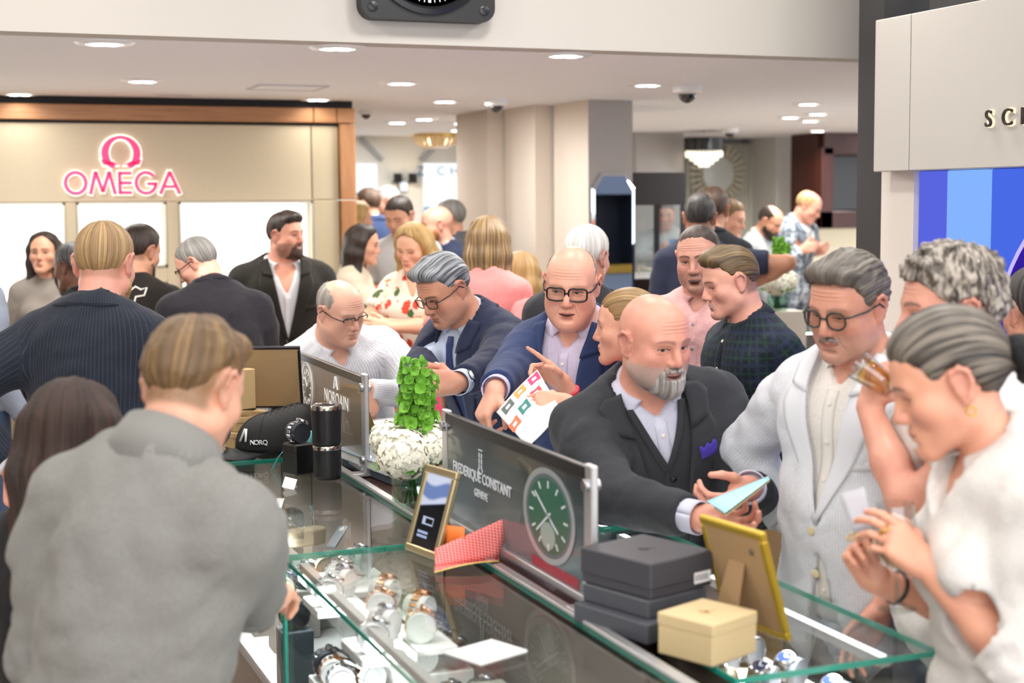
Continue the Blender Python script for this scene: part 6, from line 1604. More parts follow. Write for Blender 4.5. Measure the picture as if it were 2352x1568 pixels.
# gift boxes
def gift_box(label, c, wx, wy, h, rz, mat, lidh, matl=None, logo=None, sticker=False, grp=None, over=.003):
    t = empty('gift_box', tuple(c), label, 'box', grp, rz)
    mb = MB(); mb.box((-wx / 2, -wy / 2, 0), (wx / 2, wy / 2, h - (.004 if lidh else 0)), bev=.0025); mb.build('box_base', mat, t)
    if lidh: mb = MB(); mb.box((-wx / 2 - over, -wy / 2 - over, h - lidh), (wx / 2 + over, wy / 2 + over, h), bev=.0025); mb.build('box_lid', matl or mat, t)
    if logo:
        mb = MB()
        for i in range(5): a = .5 + i * .5; mb.box((-.0016, 0, 0), (.0016, .018, .0007), R=np.array([[math.cos(a), -math.sin(a), 0], [math.sin(a), math.cos(a), 0], [0, 0, 1]]), c=(0, 0, h))
        mb.box((-.02, -.006, h), (.02, -.004, h + .0007)); mb.build('emblem', logo, t)
    if sticker:
        mb = MB(); mb.box((wx / 2 - .055, -wy / 2 - over - .001, .012), (wx / 2 - .008, -wy / 2 - over, .034)); s_ = mb.build('sticker', CARDW, t)
        mb = MB()
        for i in range(9): mb.box((wx / 2 - .052 + .0042 * i, -wy / 2 - over - .0014, .017), (wx / 2 - .050 + .0042 * i - .001 * (i % 2), -wy / 2 - over - .001, .030))
        mb.build('barcode', BLACKM, s_)
    return t
CHB = plain('box_charcoal', '3B3A3F', .55); CHB2 = plain('box_slate', '46484E', .55); EMB = plain('emblem_dark', '2A292C', .4)
gift_box('bottom dark slate gift box of the near stack', (1.325, 2.655, ZT), .185, .215, .040, .30, CHB2, 0, grp='stack of dark gift boxes'); gift_box('middle dark gift box of the near stack', (1.335, 2.67, ZT + .0405), .165, .19, .036, .31, CHB2, 0, grp='stack of dark gift boxes')
gift_box('lidded charcoal gift box with emblem on top of the near stack', (1.345, 2.68, ZT + .077), .175, .195, .072, .33, CHB, .052, None, EMB, True, 'stack of dark gift boxes')
TANB = plain('box_tan', 'CDB689', .6)
gift_box('tan lidded gift box beside the dark box stack', (1.352, 2.44, ZT), .135, .13, .080, .40, TANB, .024, None, plain('emblem_tan', 'B79E70', .5), over=.001)
KR = plain('box_kraft', 'B79A6C', .7)
for i, (c, w_, h_) in enumerate(((tuple(at_z(560, 1016, ZT)), .19, .055), (tuple(at_z(560, 1016, ZT) + A3(.005, .01, .0555)), .18, .05))): gift_box(('lower kraft box with white label, behind the front cap', 'upper kraft box with white label under the big frame back')[i], c, w_, .2, h_, .3, KR, .02, sticker=True, grp='kraft boxes at the showcase end')
gift_box('long kraft box leaning flat against the big black frame', tuple(at(560, 938, 655)), .07, .05, .14, .3, KR, 0)
bf_ = photo_frame('large black frame seen from behind with kraft back', at(588, 938, 640), .34, .24, math.radians(70), .32, BLACK, CARDW, strut=False, fw=.012)
place_watch('green', (1.09, 5.38, ZT + .098), 1.2, 'green and black watch on a dark cuff above the black ring box', None)
gift_box('black ring box under the green watch behind the caps', (1.09, 5.38, ZT), .09, .09, .098, .3, plain('box_black', '0F0F11', .35), 0)
place_watch('steel_tan', (.90, 5.02, ZT), 1.4, 'steel watch on a cuff on the far glass beside the cap brim', None); place_watch('steel_blue', (1.20, 5.36, ZT + .06), 1.4, 'steel bracelet watch perched behind the nested caps', None)
gift_box('low slate watch block under the perched steel watch', (1.20, 5.36, ZT), .09, .08, .06, .3, CHB, 0); gift_box('flat black tray box left of the cap brim', (.86, 5.28, ZT), .12, .16, .05, .2, plain('box_black', '0F0F11', .35), 0)
# white tray
wt_ = empty('white_tray', (1.52, 5.03, ZT), 'white layered presentation tray with oval dish in front of the striped shirt man', 'tray', None, .1)
mb = MB(); mb.box((-.13, -.15, 0), (.13, .15, .04), bev=.004); mb.build('tray_base', plain('tray_grey', 'C9C8C6', .5), wt_); mb = MB(); mb.box((-.12, -.14, .041), (.12, .14, .075), bev=.004); mb.build('tray_top', WHITE, wt_)
mb = MB(); mb.lathe([(.06, .0755), (.066, .080), (.058, .084), (0, .082)], 28, R=np.array([[1.2, 0, 0], [0, .8, 0], [0, 0, 1]])); mb.build('oval_dish', plain('dish_white', 'E2E2E0', .4), wt_, 'auto')
gift_box('oak block box beside the pink skirt', (1.834, 6.05, .78), .20, .16, .30, .2, wood('oak_block', 'B48A5E', '9C7248', 0, 5, .5), 0)
part = part_box('plinth', (1.72, 5.95, 0), (1.95, 6.2, .78), CABW); tag(part, 'dark plinth under the oak block box', 'plinth')
# flowers
def leaf_mesh(mb, c, d, up, L_, w, bend=.3):
    d = unit(d); s_ = unit(np.cross(d, up)); n_ = np.cross(s_, d); ts = (0, .3, .6, .85, 1); V = []
    for t in ts:
        ww = w * math.sin(math.pi * min(max(t * .85 + .12, 0), 1)); m_ = c + d * L_ * t - n_ * bend * L_ * t * t
        V += [m_ - s_ * ww, m_ + n_ * ww * .3, m_ + s_ * ww]
    mb._add(V, [[i * 3 + j, i * 3 + j + 1, i * 3 + j + 4, i * 3 + j + 3] for i in range(4) for j in range(2)])
def bouquet(label, base, s, nb_=3, tall=True):
    rs = np.random.RandomState(int(s * 1000)); t = empty('flower_vase', tuple(base), label, 'vase')
    mb = MB(); mb.box((-.045 * s, -.045 * s, 0), (.045 * s, .045 * s, .11 * s)); mb.build('vase', glass('vase_glass', 'E6F0EA', 1.6), t)
    mb = MB(); mb.box((-.041 * s, -.041 * s, .006), (.041 * s, .041 * s, .085 * s)); mb.build('water', glass('vase_water', 'D6E6DC', 1.0), t)
    mb = MB()
    for i in range(9): a = rs.uniform(0, 6.28); mb.tube([(.02 * s * math.cos(a), .02 * s * math.sin(a), .01), (.01 * s * math.cos(a + 2), .01 * s * math.sin(a + 2), .12 * s)], .003 * s, 5)
    mb.build('stems', plain('stem_green', '3F7A2E', .5), t, True)
    PET = plain('petal_cream', 'FBF8E6', .6)
    heads = [(-.04, -.05, .16, .075), (.05, -.02, .17, .065), (.0, .05, .18, .065), (-.055, .035, .19, .055), (.065, .05, .20, .05)][:nb_ + 2]
    for hx_, hy_, hz_, hr in heads:
        mb = MB(); c = A3(hx_, hy_, hz_) * s; n_ = 190
        for i in range(n_):
            z_ = 1 - 2 * (i + .5) / n_; ph = i * 2.39996; q = A3(math.sqrt(1 - z_ * z_) * math.cos(ph), math.sqrt(1 - z_ * z_) * math.sin(ph), z_); q = unit(q + rs.normal(0, .08, 3))
            e1 = unit(np.cross(q, rs.normal(size=3))); e2 = np.cross(q, e1); w = hr * s * .21; p = c + q * hr * s * rs.uniform(.86, 1.04)
            for kq in range(2):
                d1, d2 = (e1, e2) if kq == 0 else (e2, e1); mb._add([p + d1 * w + q * w * .12, p + d2 * w * .8, p - d1 * w + q * w * .12, p - d2 * w * .8], [[0, 1, 2, 3]])
        mb.lathe([(0, -.86 * hr * s)] + [(hr * s * .86 * math.cos(a), hr * s * .86 * math.sin(a)) for a in np.linspace(-1.4, 1.4, 9)] + [(0, .86 * hr * s)], 14, c)
        o = mb.build('hydrangea_head', PET, t); o['kind'] = 'stuff'
    G1 = plain('bell_green', '78B23E', .55, nz=.25, nscale=60); G2 = plain('leaf_green', '4E8A34', .5)
    if tall:
        for k_, (ax_, ay_, top) in enumerate(((.0, .0, .40), (.028, -.01, .37))):
            mb = MB(); mb.tube([(ax_, ay_, .15 * s), (ax_ * 1.4, ay_, top * s)], .004 * s, 5); st_ = mb.build('bells_of_ireland', G1, t, True)
            mb = MB()
            for i in range(130):
                z_ = (.17 + (top - .16) * i / 130) * s; a = i * 2.4; rad = (.022 - .006 * i / 130) * s * rs.uniform(.7, 1.3); q = A3(math.cos(a), math.sin(a), .25) + rs.normal(0, .18, 3); p = A3(ax_ * 1.2, ay_, z_) + q * rad * rs.uniform(.5, 1.3)
                q = unit(q); e1 = unit(np.cross(q, A3(0, 0, 1))); e2 = np.cross(e1, q); V = [p]
                for j in range(8): b_ = 2 * math.pi * j / 8; V.append(p + q * rad * .75 + (e1 * math.cos(b_) + e2 * math.sin(b_)) * rad * .72 * (1 + .12 * (j % 2)))
                mb._add(V, [[0, 1 + j, 1 + (j + 1) % 8] for j in range(8)])
            o = mb.build('bell_cup', G1, st_); o['kind'] = 'stuff'
    mb = MB()
    for i in range(10): a = rs.uniform(0, 6.28); leaf_mesh(mb, A3(0, 0, .12 * s), A3(math.cos(a), math.sin(a), .25), A3(0, 0, 1), .12 * s, .03 * s)
    mb.build('leaves', G2, t, True)
    return t
bouquet('square glass vase of white hydrangeas with tall bells of Ireland on the ledge', (1.262, 3.98, .998), 1.0)
fv = at(1785, 690, 400); bouquet('white flowers with green sprigs on the distant showcase', (fv[0], fv[1], 1.215), 1.0, 3, True)
rs_ = part_box('riser', (fv[0] - .12, fv[1] - .12, 0), (fv[0] + .12, fv[1] + .12, 1.215), plain('cream_cabinet', 'D0C6B6', .5)); tag(rs_, 'cream pedestal under the distant white flowers', 'pedestal')
fv2 = at(1592, 560, 300); bouquet('flower vase glimpsed behind the dark-haired man', (fv2[0], fv2[1], 1.40), 1.0, 2, True)
rs_ = part_box('riser', (fv2[0] - .1, fv2[1] - .1, 0), (fv2[0] + .1, fv2[1] + .1, 1.40), plain('cream_cabinet', 'D0C6B6', .5)); tag(rs_, 'slim cream pedestal behind the black-haired man', 'pedestal')
# reddish cable by the vase
mb = MB(); mb.tube([A3(1.235, 4.06, 1.04), A3(1.232, 4.0, 1.012), A3(1.24, 3.93, 1.003), A3(1.245, 3.86, 1.003), A3(1.25, 3.80, 1.004)], .003, 6); tag(mb.build('thin_cable', plain('copper_cable', '8A4A2A', .5), None, True), 'thin copper cable trailing beside the flower vase', 'cable')
# distant counters
def far_counter(label, x0, x1, y0, y1, strip=True):
    c = empty('far_showcase', ((x0 + x1) / 2, (y0 + y1) / 2, 0), label, 'showcase'); O_ = tuple(c.location)
    def b(n, lo, hi, m): mb = MB(); mb.box(lo, hi, bev=.003); return mb.build(n, m, c, origin=O_)
    b('base_cabinet', (x0 + .02, y0 + .02, 0), (x1 - .02, y1 - .02, .68), plain('cream_cabinet', 'D0C6B6', .5)); b('deck', (x0 + .01, y0 + .01, .68), (x1 - .01, y1 - .01, .70), DECK); b('glass_top', (x0, y0, .99), (x1, y1, 1.0), PANE)
    for lo, hi in (((x0, y0, .7), (x0 + .006, y1, .99)), ((x1 - .006, y0, .7), (x1, y1, .99)), ((x0, y0, .7), (x1, y0 + .006, .99)), ((x0, y1 - .006, .7), (x1, y1, .99))): b('glass_pane', lo, hi, PANE)
    for lo, hi in (((x0 - .003, y0 - .003, .988), (x1 + .003, y0, 1.001)), ((x0 - .003, y0, .988), (x0, y1, 1.001))): b('glass_edge', lo, hi, EDGE)
    if strip: b('light_strip', (x0 + .03, y0 + .02, .978), (x1 - .03, y0 + .035, .985), LED)
    return c
far_counter('pale showcase with jewellery between the dark plaid man and the seersucker man', 2.95, 3.40, 4.98, 5.9); far_counter('long showcase where the grey check jacket man stands', 4.9, 7.2, 8.3, 8.8); far_counter('showcase with white jewellery displays behind the floral blouse woman', 2.35, 3.1, 7.55, 8.05)
for i in range(6): place_watch('steel_white', (3.02 + .06 * i, 5.1 + .1 * (i % 3), .70), 1.5, 'inside the pale showcase beside the checked shirt man', 'jewellery cuffs beside the plaid shirt man')
for i in range(5): block('white velvet display block on the distant showcase top behind the floral blouse', 2.44 + .13 * i, 7.7 + .05 * (i % 2), 1.0, .09, .09, .05 + .02 * (i % 3), WB, 0, 'display block', 'white blocks behind the floral blouse')
# ------------------------------------------------------------------ the crowd
HB = lambda n, a, b, g=None: hair_mat('hair_' + n, a, b, g)
DKBR, BRN, LTBR, BLND = HB('dark_brown', '1E1511', '3A2A20'), HB('brown', '33231A', '5A4230'), HB('light_brown', '5E452C', '9A7A50'), HB('blond', '9A7642', 'D8BA7C')
SANDY, GREY, SALT, WHT, BLK, GNG = HB('sandy', '8A6C44', 'C8A878'), HB('grey', '55534F', '9C9A96'), HB('salt', '303134', '5E6064', '9A9EA2'), HB('white', 'B8B6B0', 'EFEDE8'), HB('black', '0E0C0C', '241F1D', '4A4644'), HB('ginger', '7A4420', 'B87A46')
BRGR, HILI, CURL = HB('brown_grey', '1E1A16', '463E36', '7E7468'), HB('highlighted', '3A2C1E', '6A5238', '94784E'), hair_mat('hair_curly_grey', '2E2822', '645A50', 'A49A8E', iso=True)
GLB = plain('eyeglass_black', '121214', .25); GLT = plain('eyeglass_tortoise', '2E1D14', .2, coat=.6); GLG = plain('eyeglass_green', '2C332E', .25)
TRK = fabric('charcoal_trouser', '2A2B2E'); TRN = fabric('navy_trouser', '1E2438'); TRB = fabric('black_trouser', '161618'); KHK = fabric('khaki_trouser', 'A58A62'); JNS = fabric('denim', '33415A', 'heather', '4A5A78')
WSH = fabric('white_shirt', 'E0E0E4'); WLIN = fabric('white_linen', 'DCD8D2', 'heather', 'E8E5E0', amt=.5)
BTN = plain('jacket_button', '1A1A1C', .3)
rec = [.080, .080, .080, .03, .0, .030, .012, -.03, -.052, -.062]

# --- by the display wall
person('woman with long dark hair in a ribbed grey sweater before the lit niche', 103, 582, 430, -18, -4, by=0, k=.95, sex='f', hair=dict(mat=DKBR, style='long', flow='down', length=.26, front=.088),
       face=dict(skin='D9A284', lip='B8605C', brow='2A1C14', open=.8), outfit=dict(shirt=fabric('grey_sweater', '9C948C', 'stripe', '867E76', p=.012, w=.4), collar='crew', trousers=TRB))
person('person in a slate blue sweater cut off at the picture edge', -64, 560, 560, 130, 10, hair=dict(mat=BRN), outfit=dict(shirt=fabric('slate_sweater', '7C8494', 'heather', '8A92A2'), collar='crew', trousers=JNS), face=dict(skin='D0A088'))
person('man with grey-flecked black hair half hidden behind the pinstripe suit', 168, 612, 480, -130, 8, k=.97, hair=dict(mat=HB('black_grey', '131212', '2A2828', '77777A'), top=.008, sidet=.006), face=dict(skin='7E5644', lip='6A3E36', brow='141010'), outfit=dict(shirt=fabric('dark_shirt', '20242C'), collar='shirt', trousers=TRB))
whale = person('man with dark hair in a black tee with white whale tail outline', 320, 578, 520, 138, 14, by=165, k=1.0, hair=dict(mat=DKBR, top=.014), beard=dict(mat=DKBR, t=.004), face=dict(skin='C99678', brow='241810'), outfit=dict(shirt=fabric('washed_black', '26221F'), collar='crew', sleeve='long', trousers=JNS, wr=.004))
polo = person('grey-haired man with glasses bending over in a black polo shirt', 454, 604, 545, -112, 30, by=-165, lean=16, hk=.88, k=1.02, g=1.12, hair=dict(mat=GREY, top=.006, sidet=.005, crown=(.05, .05, .07)), face=dict(skin='D6A08A', brow='6A5A4E', open=.5), glasses=dict(mat=GLB, half=True), outfit=dict(shirt=fabric('black_polo', '1B1920'), collar='polo', trousers=TRB, wr=.004))
sales = person('smiling bearded salesman in a black suit with open white shirt', 655, 540, 456, 52, 0, by=8, hk=.90, k=1.03, g=1.22, fat=.7, hair=dict(mat=DKBR, top=.014, quiff=.002), beard=dict(mat=HB('beard_brown', '2A1C14', '5A3C28'), t=.004, goatee=True, gw=1.5),
       face=dict(skin='DDA088', brow='22160F', smile=.7, stub='3A261A', stubamt=.75), outfit=dict(shirt=WSH, collar='shirt', open=.16, placket=-.5, jacket=fabric('black_suit', '26241F'), jw=.088, jz=-.40, jbtn=BTN, trousers=TRB, cphi=24, pocket=1))
striped = person('balding man with glasses in a white striped shirt leaning on the counter', 780, 712, 625, 42, 20, roll=-6, by=18, lean=24, side=12, hk=.92, k=1.02, g=1.2, fat=1.0, belly=.04, hair=dict(mat=HB('grey_fine', '77716A', 'B4AEA6'), top=.0, sidet=.003, crown=(.03, .064, .115)), face=dict(skin='D8A58E', brow='8A7C70', browamt=.4, open=.45, gz=-.001, lip='B06A62'),
       glasses=dict(mat=GLB, half=True, w=.027, h=.015), arms=dict(l=dict(to=at(838, 893, 640), fd=(.15, -.9, .3), pn=(-.5, -.1, -.8), curl=.5, show=1, pole=(.8, -.6, .2)), r=dict(to=at(725, 960, 615), fd=(.5, -.2, .6), pn=(0, -1, 0), curl=.4, pole=(-.6, -.8, .1))),
       outfit=dict(shirt=fabric('white_stripe_shirt', 'DCDCE0', 'stripe', 'A8B0C0', p=.011, w=.18), collar='shirt', open=.07, placket=-.5, trousers=TRK, wr=.0055, wf=17))
# --- customers beside the island
pin = person('blond man seen from behind in a dark navy pinstripe suit', 240, 606, 800, 158, 12, by=152, k=1.03, g=1.06, lean=4, hair=dict(mat=HB('short_blond', '7E6040', 'BE9E6C'), top=.006, sidet=.004, nape=-.05), beard=dict(mat=HB('beard_blond', '9A7446', 'C8A470'), t=.008), face=dict(skin='DFA08C', lip='C07068'),
       arms=dict(r=dict(to=at(420, 1020, 760), fd=(.6, -.1, -.6), pole=(.6, -.7, .3)), l=dict(to=at(30, 1080, 830), fd=(0, -1, 0), pole=(-.6, -.3, .2))), outfit=dict(shirt=WSH, collar='shirt', jacket=fabric('navy_pinstripe', '1F242F', 'pinstripe', '74809A', p=.011, w=.13, amt=.3), trousers=TRN, jhem=-.74, jwr=.005))
longhair = person('woman with long dark brown hair seen from behind near the grey shirt man', 165, 1018, 1150, 168, 12, by=150, k=1.03, sex='f', hair=dict(mat=hair_mat('hair_long_dark', '150C08', '44281A', rough=.6), style='long', flow='down', length=.30, vol=.010, amp=.003), face=dict(skin='D9A58C'), outfit=dict(shirt=fabric('black_knit', '1C1A1C'), collar=None, sleeve='short', trousers=TRB))
near = person('young man seen from behind in a grey brushed overshirt looking down', 440, 890, 1275, 146, 24, by=148, lean=9, side=7, k=1.05, hk=.97, g=1.02, hair=dict(mat=HB('fade_brown', '4E3A26', '86683F'), top=.016, sidet=.006, quiff=.002, rough=1.2, edge=.012, line=[.072, .07, .05, .01, .0, .03, .02, -.014, -.032, -.038]), face=dict(skin='E2AA8E', lip='C0756A', scalp='7A5E40', scalpamt=1.0),
       arms=dict(r=dict(to=at(592, 1432, 1080), fd=(.55, .25, -.7), pn=(-.2, -.9, 0), curl=.5, show=1, pole=(-.1, -1, .4)), l=dict(pole=(-.7, -.3, 0))), outfit=dict(shirt=fabric('grey_overshirt', '85847F', 'heather', '74736E', amt=.5, rough=.95), collar='band', trousers=TRB, wr=.009, wf=15, folds=2.0, hem=-.66))
# --- beyond the island, left passage
blonde = person('blonde woman looking down in a cream floral blouse and pink skirt', 950, 566, 480, -32, 20, roll=4, by=-22, hk=.93, k=.96, sex='f', hair=dict(mat=BLND, style='long', flow='down', length=.17, vol=.008, front=.082, wave=.9), face=dict(skin='E6B294', lip='C0605E', brow='9A7A50', browamt=.5, open=.3),
       arms=dict(l=dict(to=at(895, 752, 500), fd=(-.9, .1, .2), pole=(.9, -.6, .1), curl=.4, show=1), r=dict(to=at(925, 745, 490), fd=(.8, -.1, .3), pole=(-.9, -.5, .1), curl=.4)), outfit=dict(shirt=fabric('cream_floral', 'F0E6D4', 'floral', 'D8503C', 'E89848', p=.055), open=.14, sleeve='short', trousers=fabric('pink_skirt', 'E8487E', 'none'), skirt=1, tucked=1))
cream = person('dark-haired woman in a cream cardigan reaching out, beside the oak wall edge', 832, 562, 410, 82, 6, k=.95, sex='f', hair=dict(mat=DKBR, style='long', flow='down', length=.20), face=dict(skin='D8A286'), arms=dict(r=dict(to=at(905, 668, 415), fd=(.9, -.3, .2), pole=(-.3, -1, .2))), outfit=dict(shirt=fabric('cream_cardigan', 'D9CDB8', 'stripe', 'C8BCA6', p=.014, w=.4), collar='crew', trousers=KHK))
person('short-haired man in a pale grey polo looking down beside the blonde woman', 918, 496, 390, -28, 22, k=1.0, hair=dict(mat=DKBR, top=.006), face=dict(skin='D09C80', brow='22160F', open=.3, stubamt=.3), outfit=dict(shirt=fabric('pale_grey_polo', 'B9BABC', 'heather', 'C4C6C8'), collar='polo', sleeve='short', trousers=TRK))
person('bald man with a ginger beard in a navy jacket', 1004, 516, 370, -82, 6, by=-70, k=1.02, g=1.1, beard=dict(mat=GNG, t=.012), face=dict(skin='E0A48C', brow='9A6840'), outfit=dict(shirt=fabric('sky_shirt', 'B8C8E4'), collar='shirt', jacket=fabric('navy_jacket', '252E48'), trousers=TRN))
person('man with cropped grey hair standing behind the ginger bearded man', 1034, 500, 350, -95, 4, hair=dict(mat=GREY, top=.008), face=dict(skin='C99478'), outfit=dict(shirt=WSH, collar='shirt', jacket=fabric('grey_suit', '55565C'), trousers=TRK))
person('dark-haired man at the edge of the beige pier, farthest of the trio in suits', 1066, 506, 312, -95, 4, hair=dict(mat=DKBR, top=.01), face=dict(skin='C99478'), outfit=dict(shirt=WSH, collar='shirt', jacket=fabric('dark_suit', '2A2A30'), trousers=TRK))
person('brown-haired man in a navy blazer deep in the passage', 846, 468, 300, -125, 4, by=-140, hair=dict(mat=BRN, top=.012), face=dict(skin='CF987C'), outfit=dict(shirt=WSH, collar='shirt', jacket=fabric('navy_blazer', '27385E'), trousers=TRN))
person('white-haired man in dark clothes under the black sconces', 890, 462, 285, -100, 2, hair=dict(mat=WHT, top=.006), face=dict(skin='DDA590'), outfit=dict(shirt=fabric('black_shirt', '1E1E22'), collar='shirt', trousers=TRB))
person('blonde woman in a blush pink top beside the oak wall edge', 822, 502, 340, 100, 4, k=.95, sex='f', hair=dict(mat=BLND, style='long', flow='down', length=.14), face=dict(skin='DDA88C'), outfit=dict(shirt=fabric('blush_top', 'E0B4A4'), sleeve='short', trousers=TRK))
# --- beyond the island, middle
pinkb = person('woman with long highlighted hair seen from behind in a pink ruffled blouse', 1120, 558, 530, 176, 2, by=168, k=.95, sex='f', g=1.05, hair=dict(mat=HILI, style='long', flow='down', length=.235, vol=.004), face=dict(skin='DDA88C'), outfit=dict(shirt=fabric('rose_blouse', 'D67E7C'), sleeve='short', trousers=TRB))
person('woman with long golden brown hair and white top behind the pink blouse', 1196, 634, 480, 165, 8, k=.95, sex='f', hair=dict(mat=HB('golden', '7A5C34', 'C09A62'), style='long', flow='down', length=.30, vol=.006), face=dict(skin='DDA88C'), outfit=dict(shirt=WLIN, sleeve='long', collar='crew', trousers=JNS))
navy = person('grey-haired man with tortoise glasses in a navy suit and blue tie examining a watch', 1022, 662, 668, -52, 30, by=-50, lean=22, hk=.94, k=1.03, g=1.06, fat=.4, hair=dict(mat=SALT, flow='back', top=.018, quiff=.004, front=.078, sidet=.007), face=dict(skin='CF9478', brow='4A4440', open=.25, stubamt=.25, stub='5A5552', lip='A8635A'), glasses=dict(mat=GLT, h=.0165, w=.026),
       arms=dict(l=dict(to=at(1052, 880, 745), fd=(-.95, .02, .25), pn=(-.2, -.3, -.9), curls=[.55, .6, .65, .7], thumb=.8, show=1, pole=(.9, -.8, -.1), watch=dict(dial=DW), cuff=fabric('pale_blue_shirt', 'C3CFE4')), r=dict(to=at(948, 893, 705), fd=(.45, .75, .3), pn=(.7, -.2, .5), curls=[.6, .8, .9, .9], thumb=.7, show=1, pole=(-.8, -.7, 0))),
       outfit=dict(shirt=fabric('pale_blue_shirt', 'C3CFE4'), collar='shirt', tie=fabric('blue_tie', '2C3A66', 'check', '6A80B8', p=.009, w=.3), jacket=fabric('navy_suit', '262C44'), jw=.072, jz=-.42, trousers=TRN, tielen=-.5, pocket=1, jwr=.005))
person('white-haired man in a dark jacket hidden behind the bald man with glasses', 1348, 592, 600, 150, 6, k=1.0, hair=dict(mat=WHT, top=.014, sidet=.010, nape=-.055), face=dict(skin='C98E78'), outfit=dict(shirt=WSH, collar='shirt', jacket=fabric('dark_suit', '2A2A30'), trousers=TRK))
glas = person('bald man with black glasses in a bright navy suit and lavender shirt', 1312, 652, 745, -8, 14, roll=3, by=-26, lean=13, hk=.97, k=1.03, g=1.1, fat=.7, face=dict(skin='E2A890', brow='A08068', browamt=.35, open=.6, gx=.003, gz=-.001, mouth=.45, lip='B8655E', iris='5A7080'), glasses=dict(mat=GLB, w=.028, h=.020, r=.0028),
       hair=dict(mat=HB('cropped', '8A7A6C', 'B0A090'), top=.0, sidet=.0012, crown=(.03, .075, .105)), arms=dict(r=dict(to=at(1138, 893, 800), fd=(-.35, -.75, .35), pn=(.75, -.15, -.4), curls=[.5, .6, .7, .75], thumb=.7, show=1, pole=(-.7, -.9, 0), cuff=fabric('lavender_shirt', 'CFC4DA')), l=dict(pole=(.6, -.4, -.6))),
       outfit=dict(shirt=fabric('lavender_shirt', 'CFC4DA', 'stripe', 'BFB2CE', p=.006, w=.3), collar='shirt', open=.06, placket=-.5, jacket=fabric('royal_navy_suit', '2A3A62'), jw=.088, jz=-.40, trousers=TRN, square=fabric('paisley_square', 'E8DCC0', 'floral', '2C3A6A', 'C89A50', p=.016), pocket=1, cphi=22, jwr=.004))
tied = person('woman with honey hair tied back in a red patterned dress, face turned away from us', 1444, 750, 772, -98, 2, by=-80, k=.97, sex='f', hair=dict(mat=HB('honey', '6E5230', 'B08C58'), bun=True, flow='back', top=.006, sidet=.005, amp=.0014), face=dict(skin='DFA68C', lip='B8605C', brow='7A5C40'),
       arms=dict(r=dict(to=at(1296, 880, 790), fd=(-.75, .6, .1), pn=(-.3, -.5, .6), curls=[.05, .65, .75, .8], thumb=.5, show=1, pole=(.3, -1, -.3)), l=dict(to=at(1303, 925, 830), fd=(-.95, .05, .1), pn=(-.1, -.6, -.6), curls=[.5, .55, .6, .65], thumb=.7, show=1, pole=(.5, -.9, .2))),
       outfit=dict(shirt=fabric('red_print', 'D8404E', 'floral', '3A6AB0', 'F0E8E0', p=.03), sleeve='roll', trousers=fabric('red_print', 'D8404E'), skirt=1, tucked=1))
pinks = person('man with cropped dark hair talking in a salmon pink shirt', 1606, 592, 632, -14, 8, roll=-3, by=-18, k=1.02, g=1.06, fat=.3, hair=dict(mat=HB('buzz', '2E221C', '4A3A30'), top=.002, sidet=.0008, front=.080, line=[.088, .082, .058, .02, .0, .030, .012, -.03, -.052, -.062], amp=.0012), face=dict(skin='D49C86', brow='3A2A20', open=.55, mouth=.95, stubamt=.45, stub='4A3A32', scalp='4A3A32', scalpamt=.3),
       outfit=dict(shirt=fabric('salmon_shirt', 'DDA3A0', 'heather', 'F0C8C4', amt=.6), collar='shirt', open=.07, placket=-.55, sleeve='short', trousers=TRN, btn=plain('grey_button', '8A8A92', .3), wr=.004))
plaid = person('laughing young man in profile in a dark green and navy checked shirt', 1680, 646, 715, -72, 14, by=-58, lean=4, hk=.90, k=1.0, g=.96, hair=dict(mat=HB('crew', '3E2F1E', '8A7048'), top=.016, sidet=.004, quiff=.001, flow='back', edge=.008, line=[.076, .074, .06, .02, .008, .034, .024, -.008, -.026, -.034]), face=dict(age=.15, skin='E4A992', brow='6A5038', smile=1.0, open=.35, lip='C0706A', scalp='4A3826', scalpamt=.75),
       arms=dict(l=dict(to=at(1762, 1052, 720), fd=(-.2, -1, .1), pole=(.9, 0, -.3)), r=dict(pole=(0, -.3, -1))), outfit=dict(shirt=fabric('blackwatch_check', '171F2A', 'check', '1E3A30', '25244A', p=.024, w=.35, amt=.7), collar='shirt', placket=-.55, trousers=KHK, wr=.004, hem=-.62))
# --- back right
person('man with black hair facing away before the curtains', 1608, 500, 450, 172, 6, hair=dict(mat=BLK, top=.014), face=dict(skin='C08C70'), outfit=dict(shirt=fabric('navy_tee', '2C3248'), collar='crew', sleeve='short', trousers=JNS), arms=dict(r=dict(to=at(1722, 655, 450), fd=(-.6, -.4, -.4), pole=(1, .1, .2)), l=dict(hid=1)))
person('brown-haired man whose head shows above the black-haired man', 1640, 482, 425, 165, 4, k=1.02, hair=dict(mat=BRN, top=.012), face=dict(skin='C99478'), outfit=dict(shirt=fabric('dark_shirt', '20242C'), collar='shirt', trousers=TRB))
person('young man with light brown hair in profile beside the black-haired man', 1674, 502, 370, 72, 14, hair=dict(mat=LTBR, top=.012), face=dict(skin='DDA48A'), outfit=dict(shirt=fabric('navy_polo', '2A3046'), collar='polo', trousers=TRB))
person('bearded man with shaven crown in a grey chambray shirt at the back counter', 1768, 508, 305, 62, 28, by=80, lean=16, hair=dict(mat=DKBR, top=.003, sidet=.003, crown=(.03, .06, .085)), beard=dict(mat=DKBR, t=.010), face=dict(skin='D49C80', brow='22160F'), outfit=dict(shirt=fabric('chambray', 'A4A8AC', 'heather', 'B4B8BC'), collar='shirt', trousers=TRK))
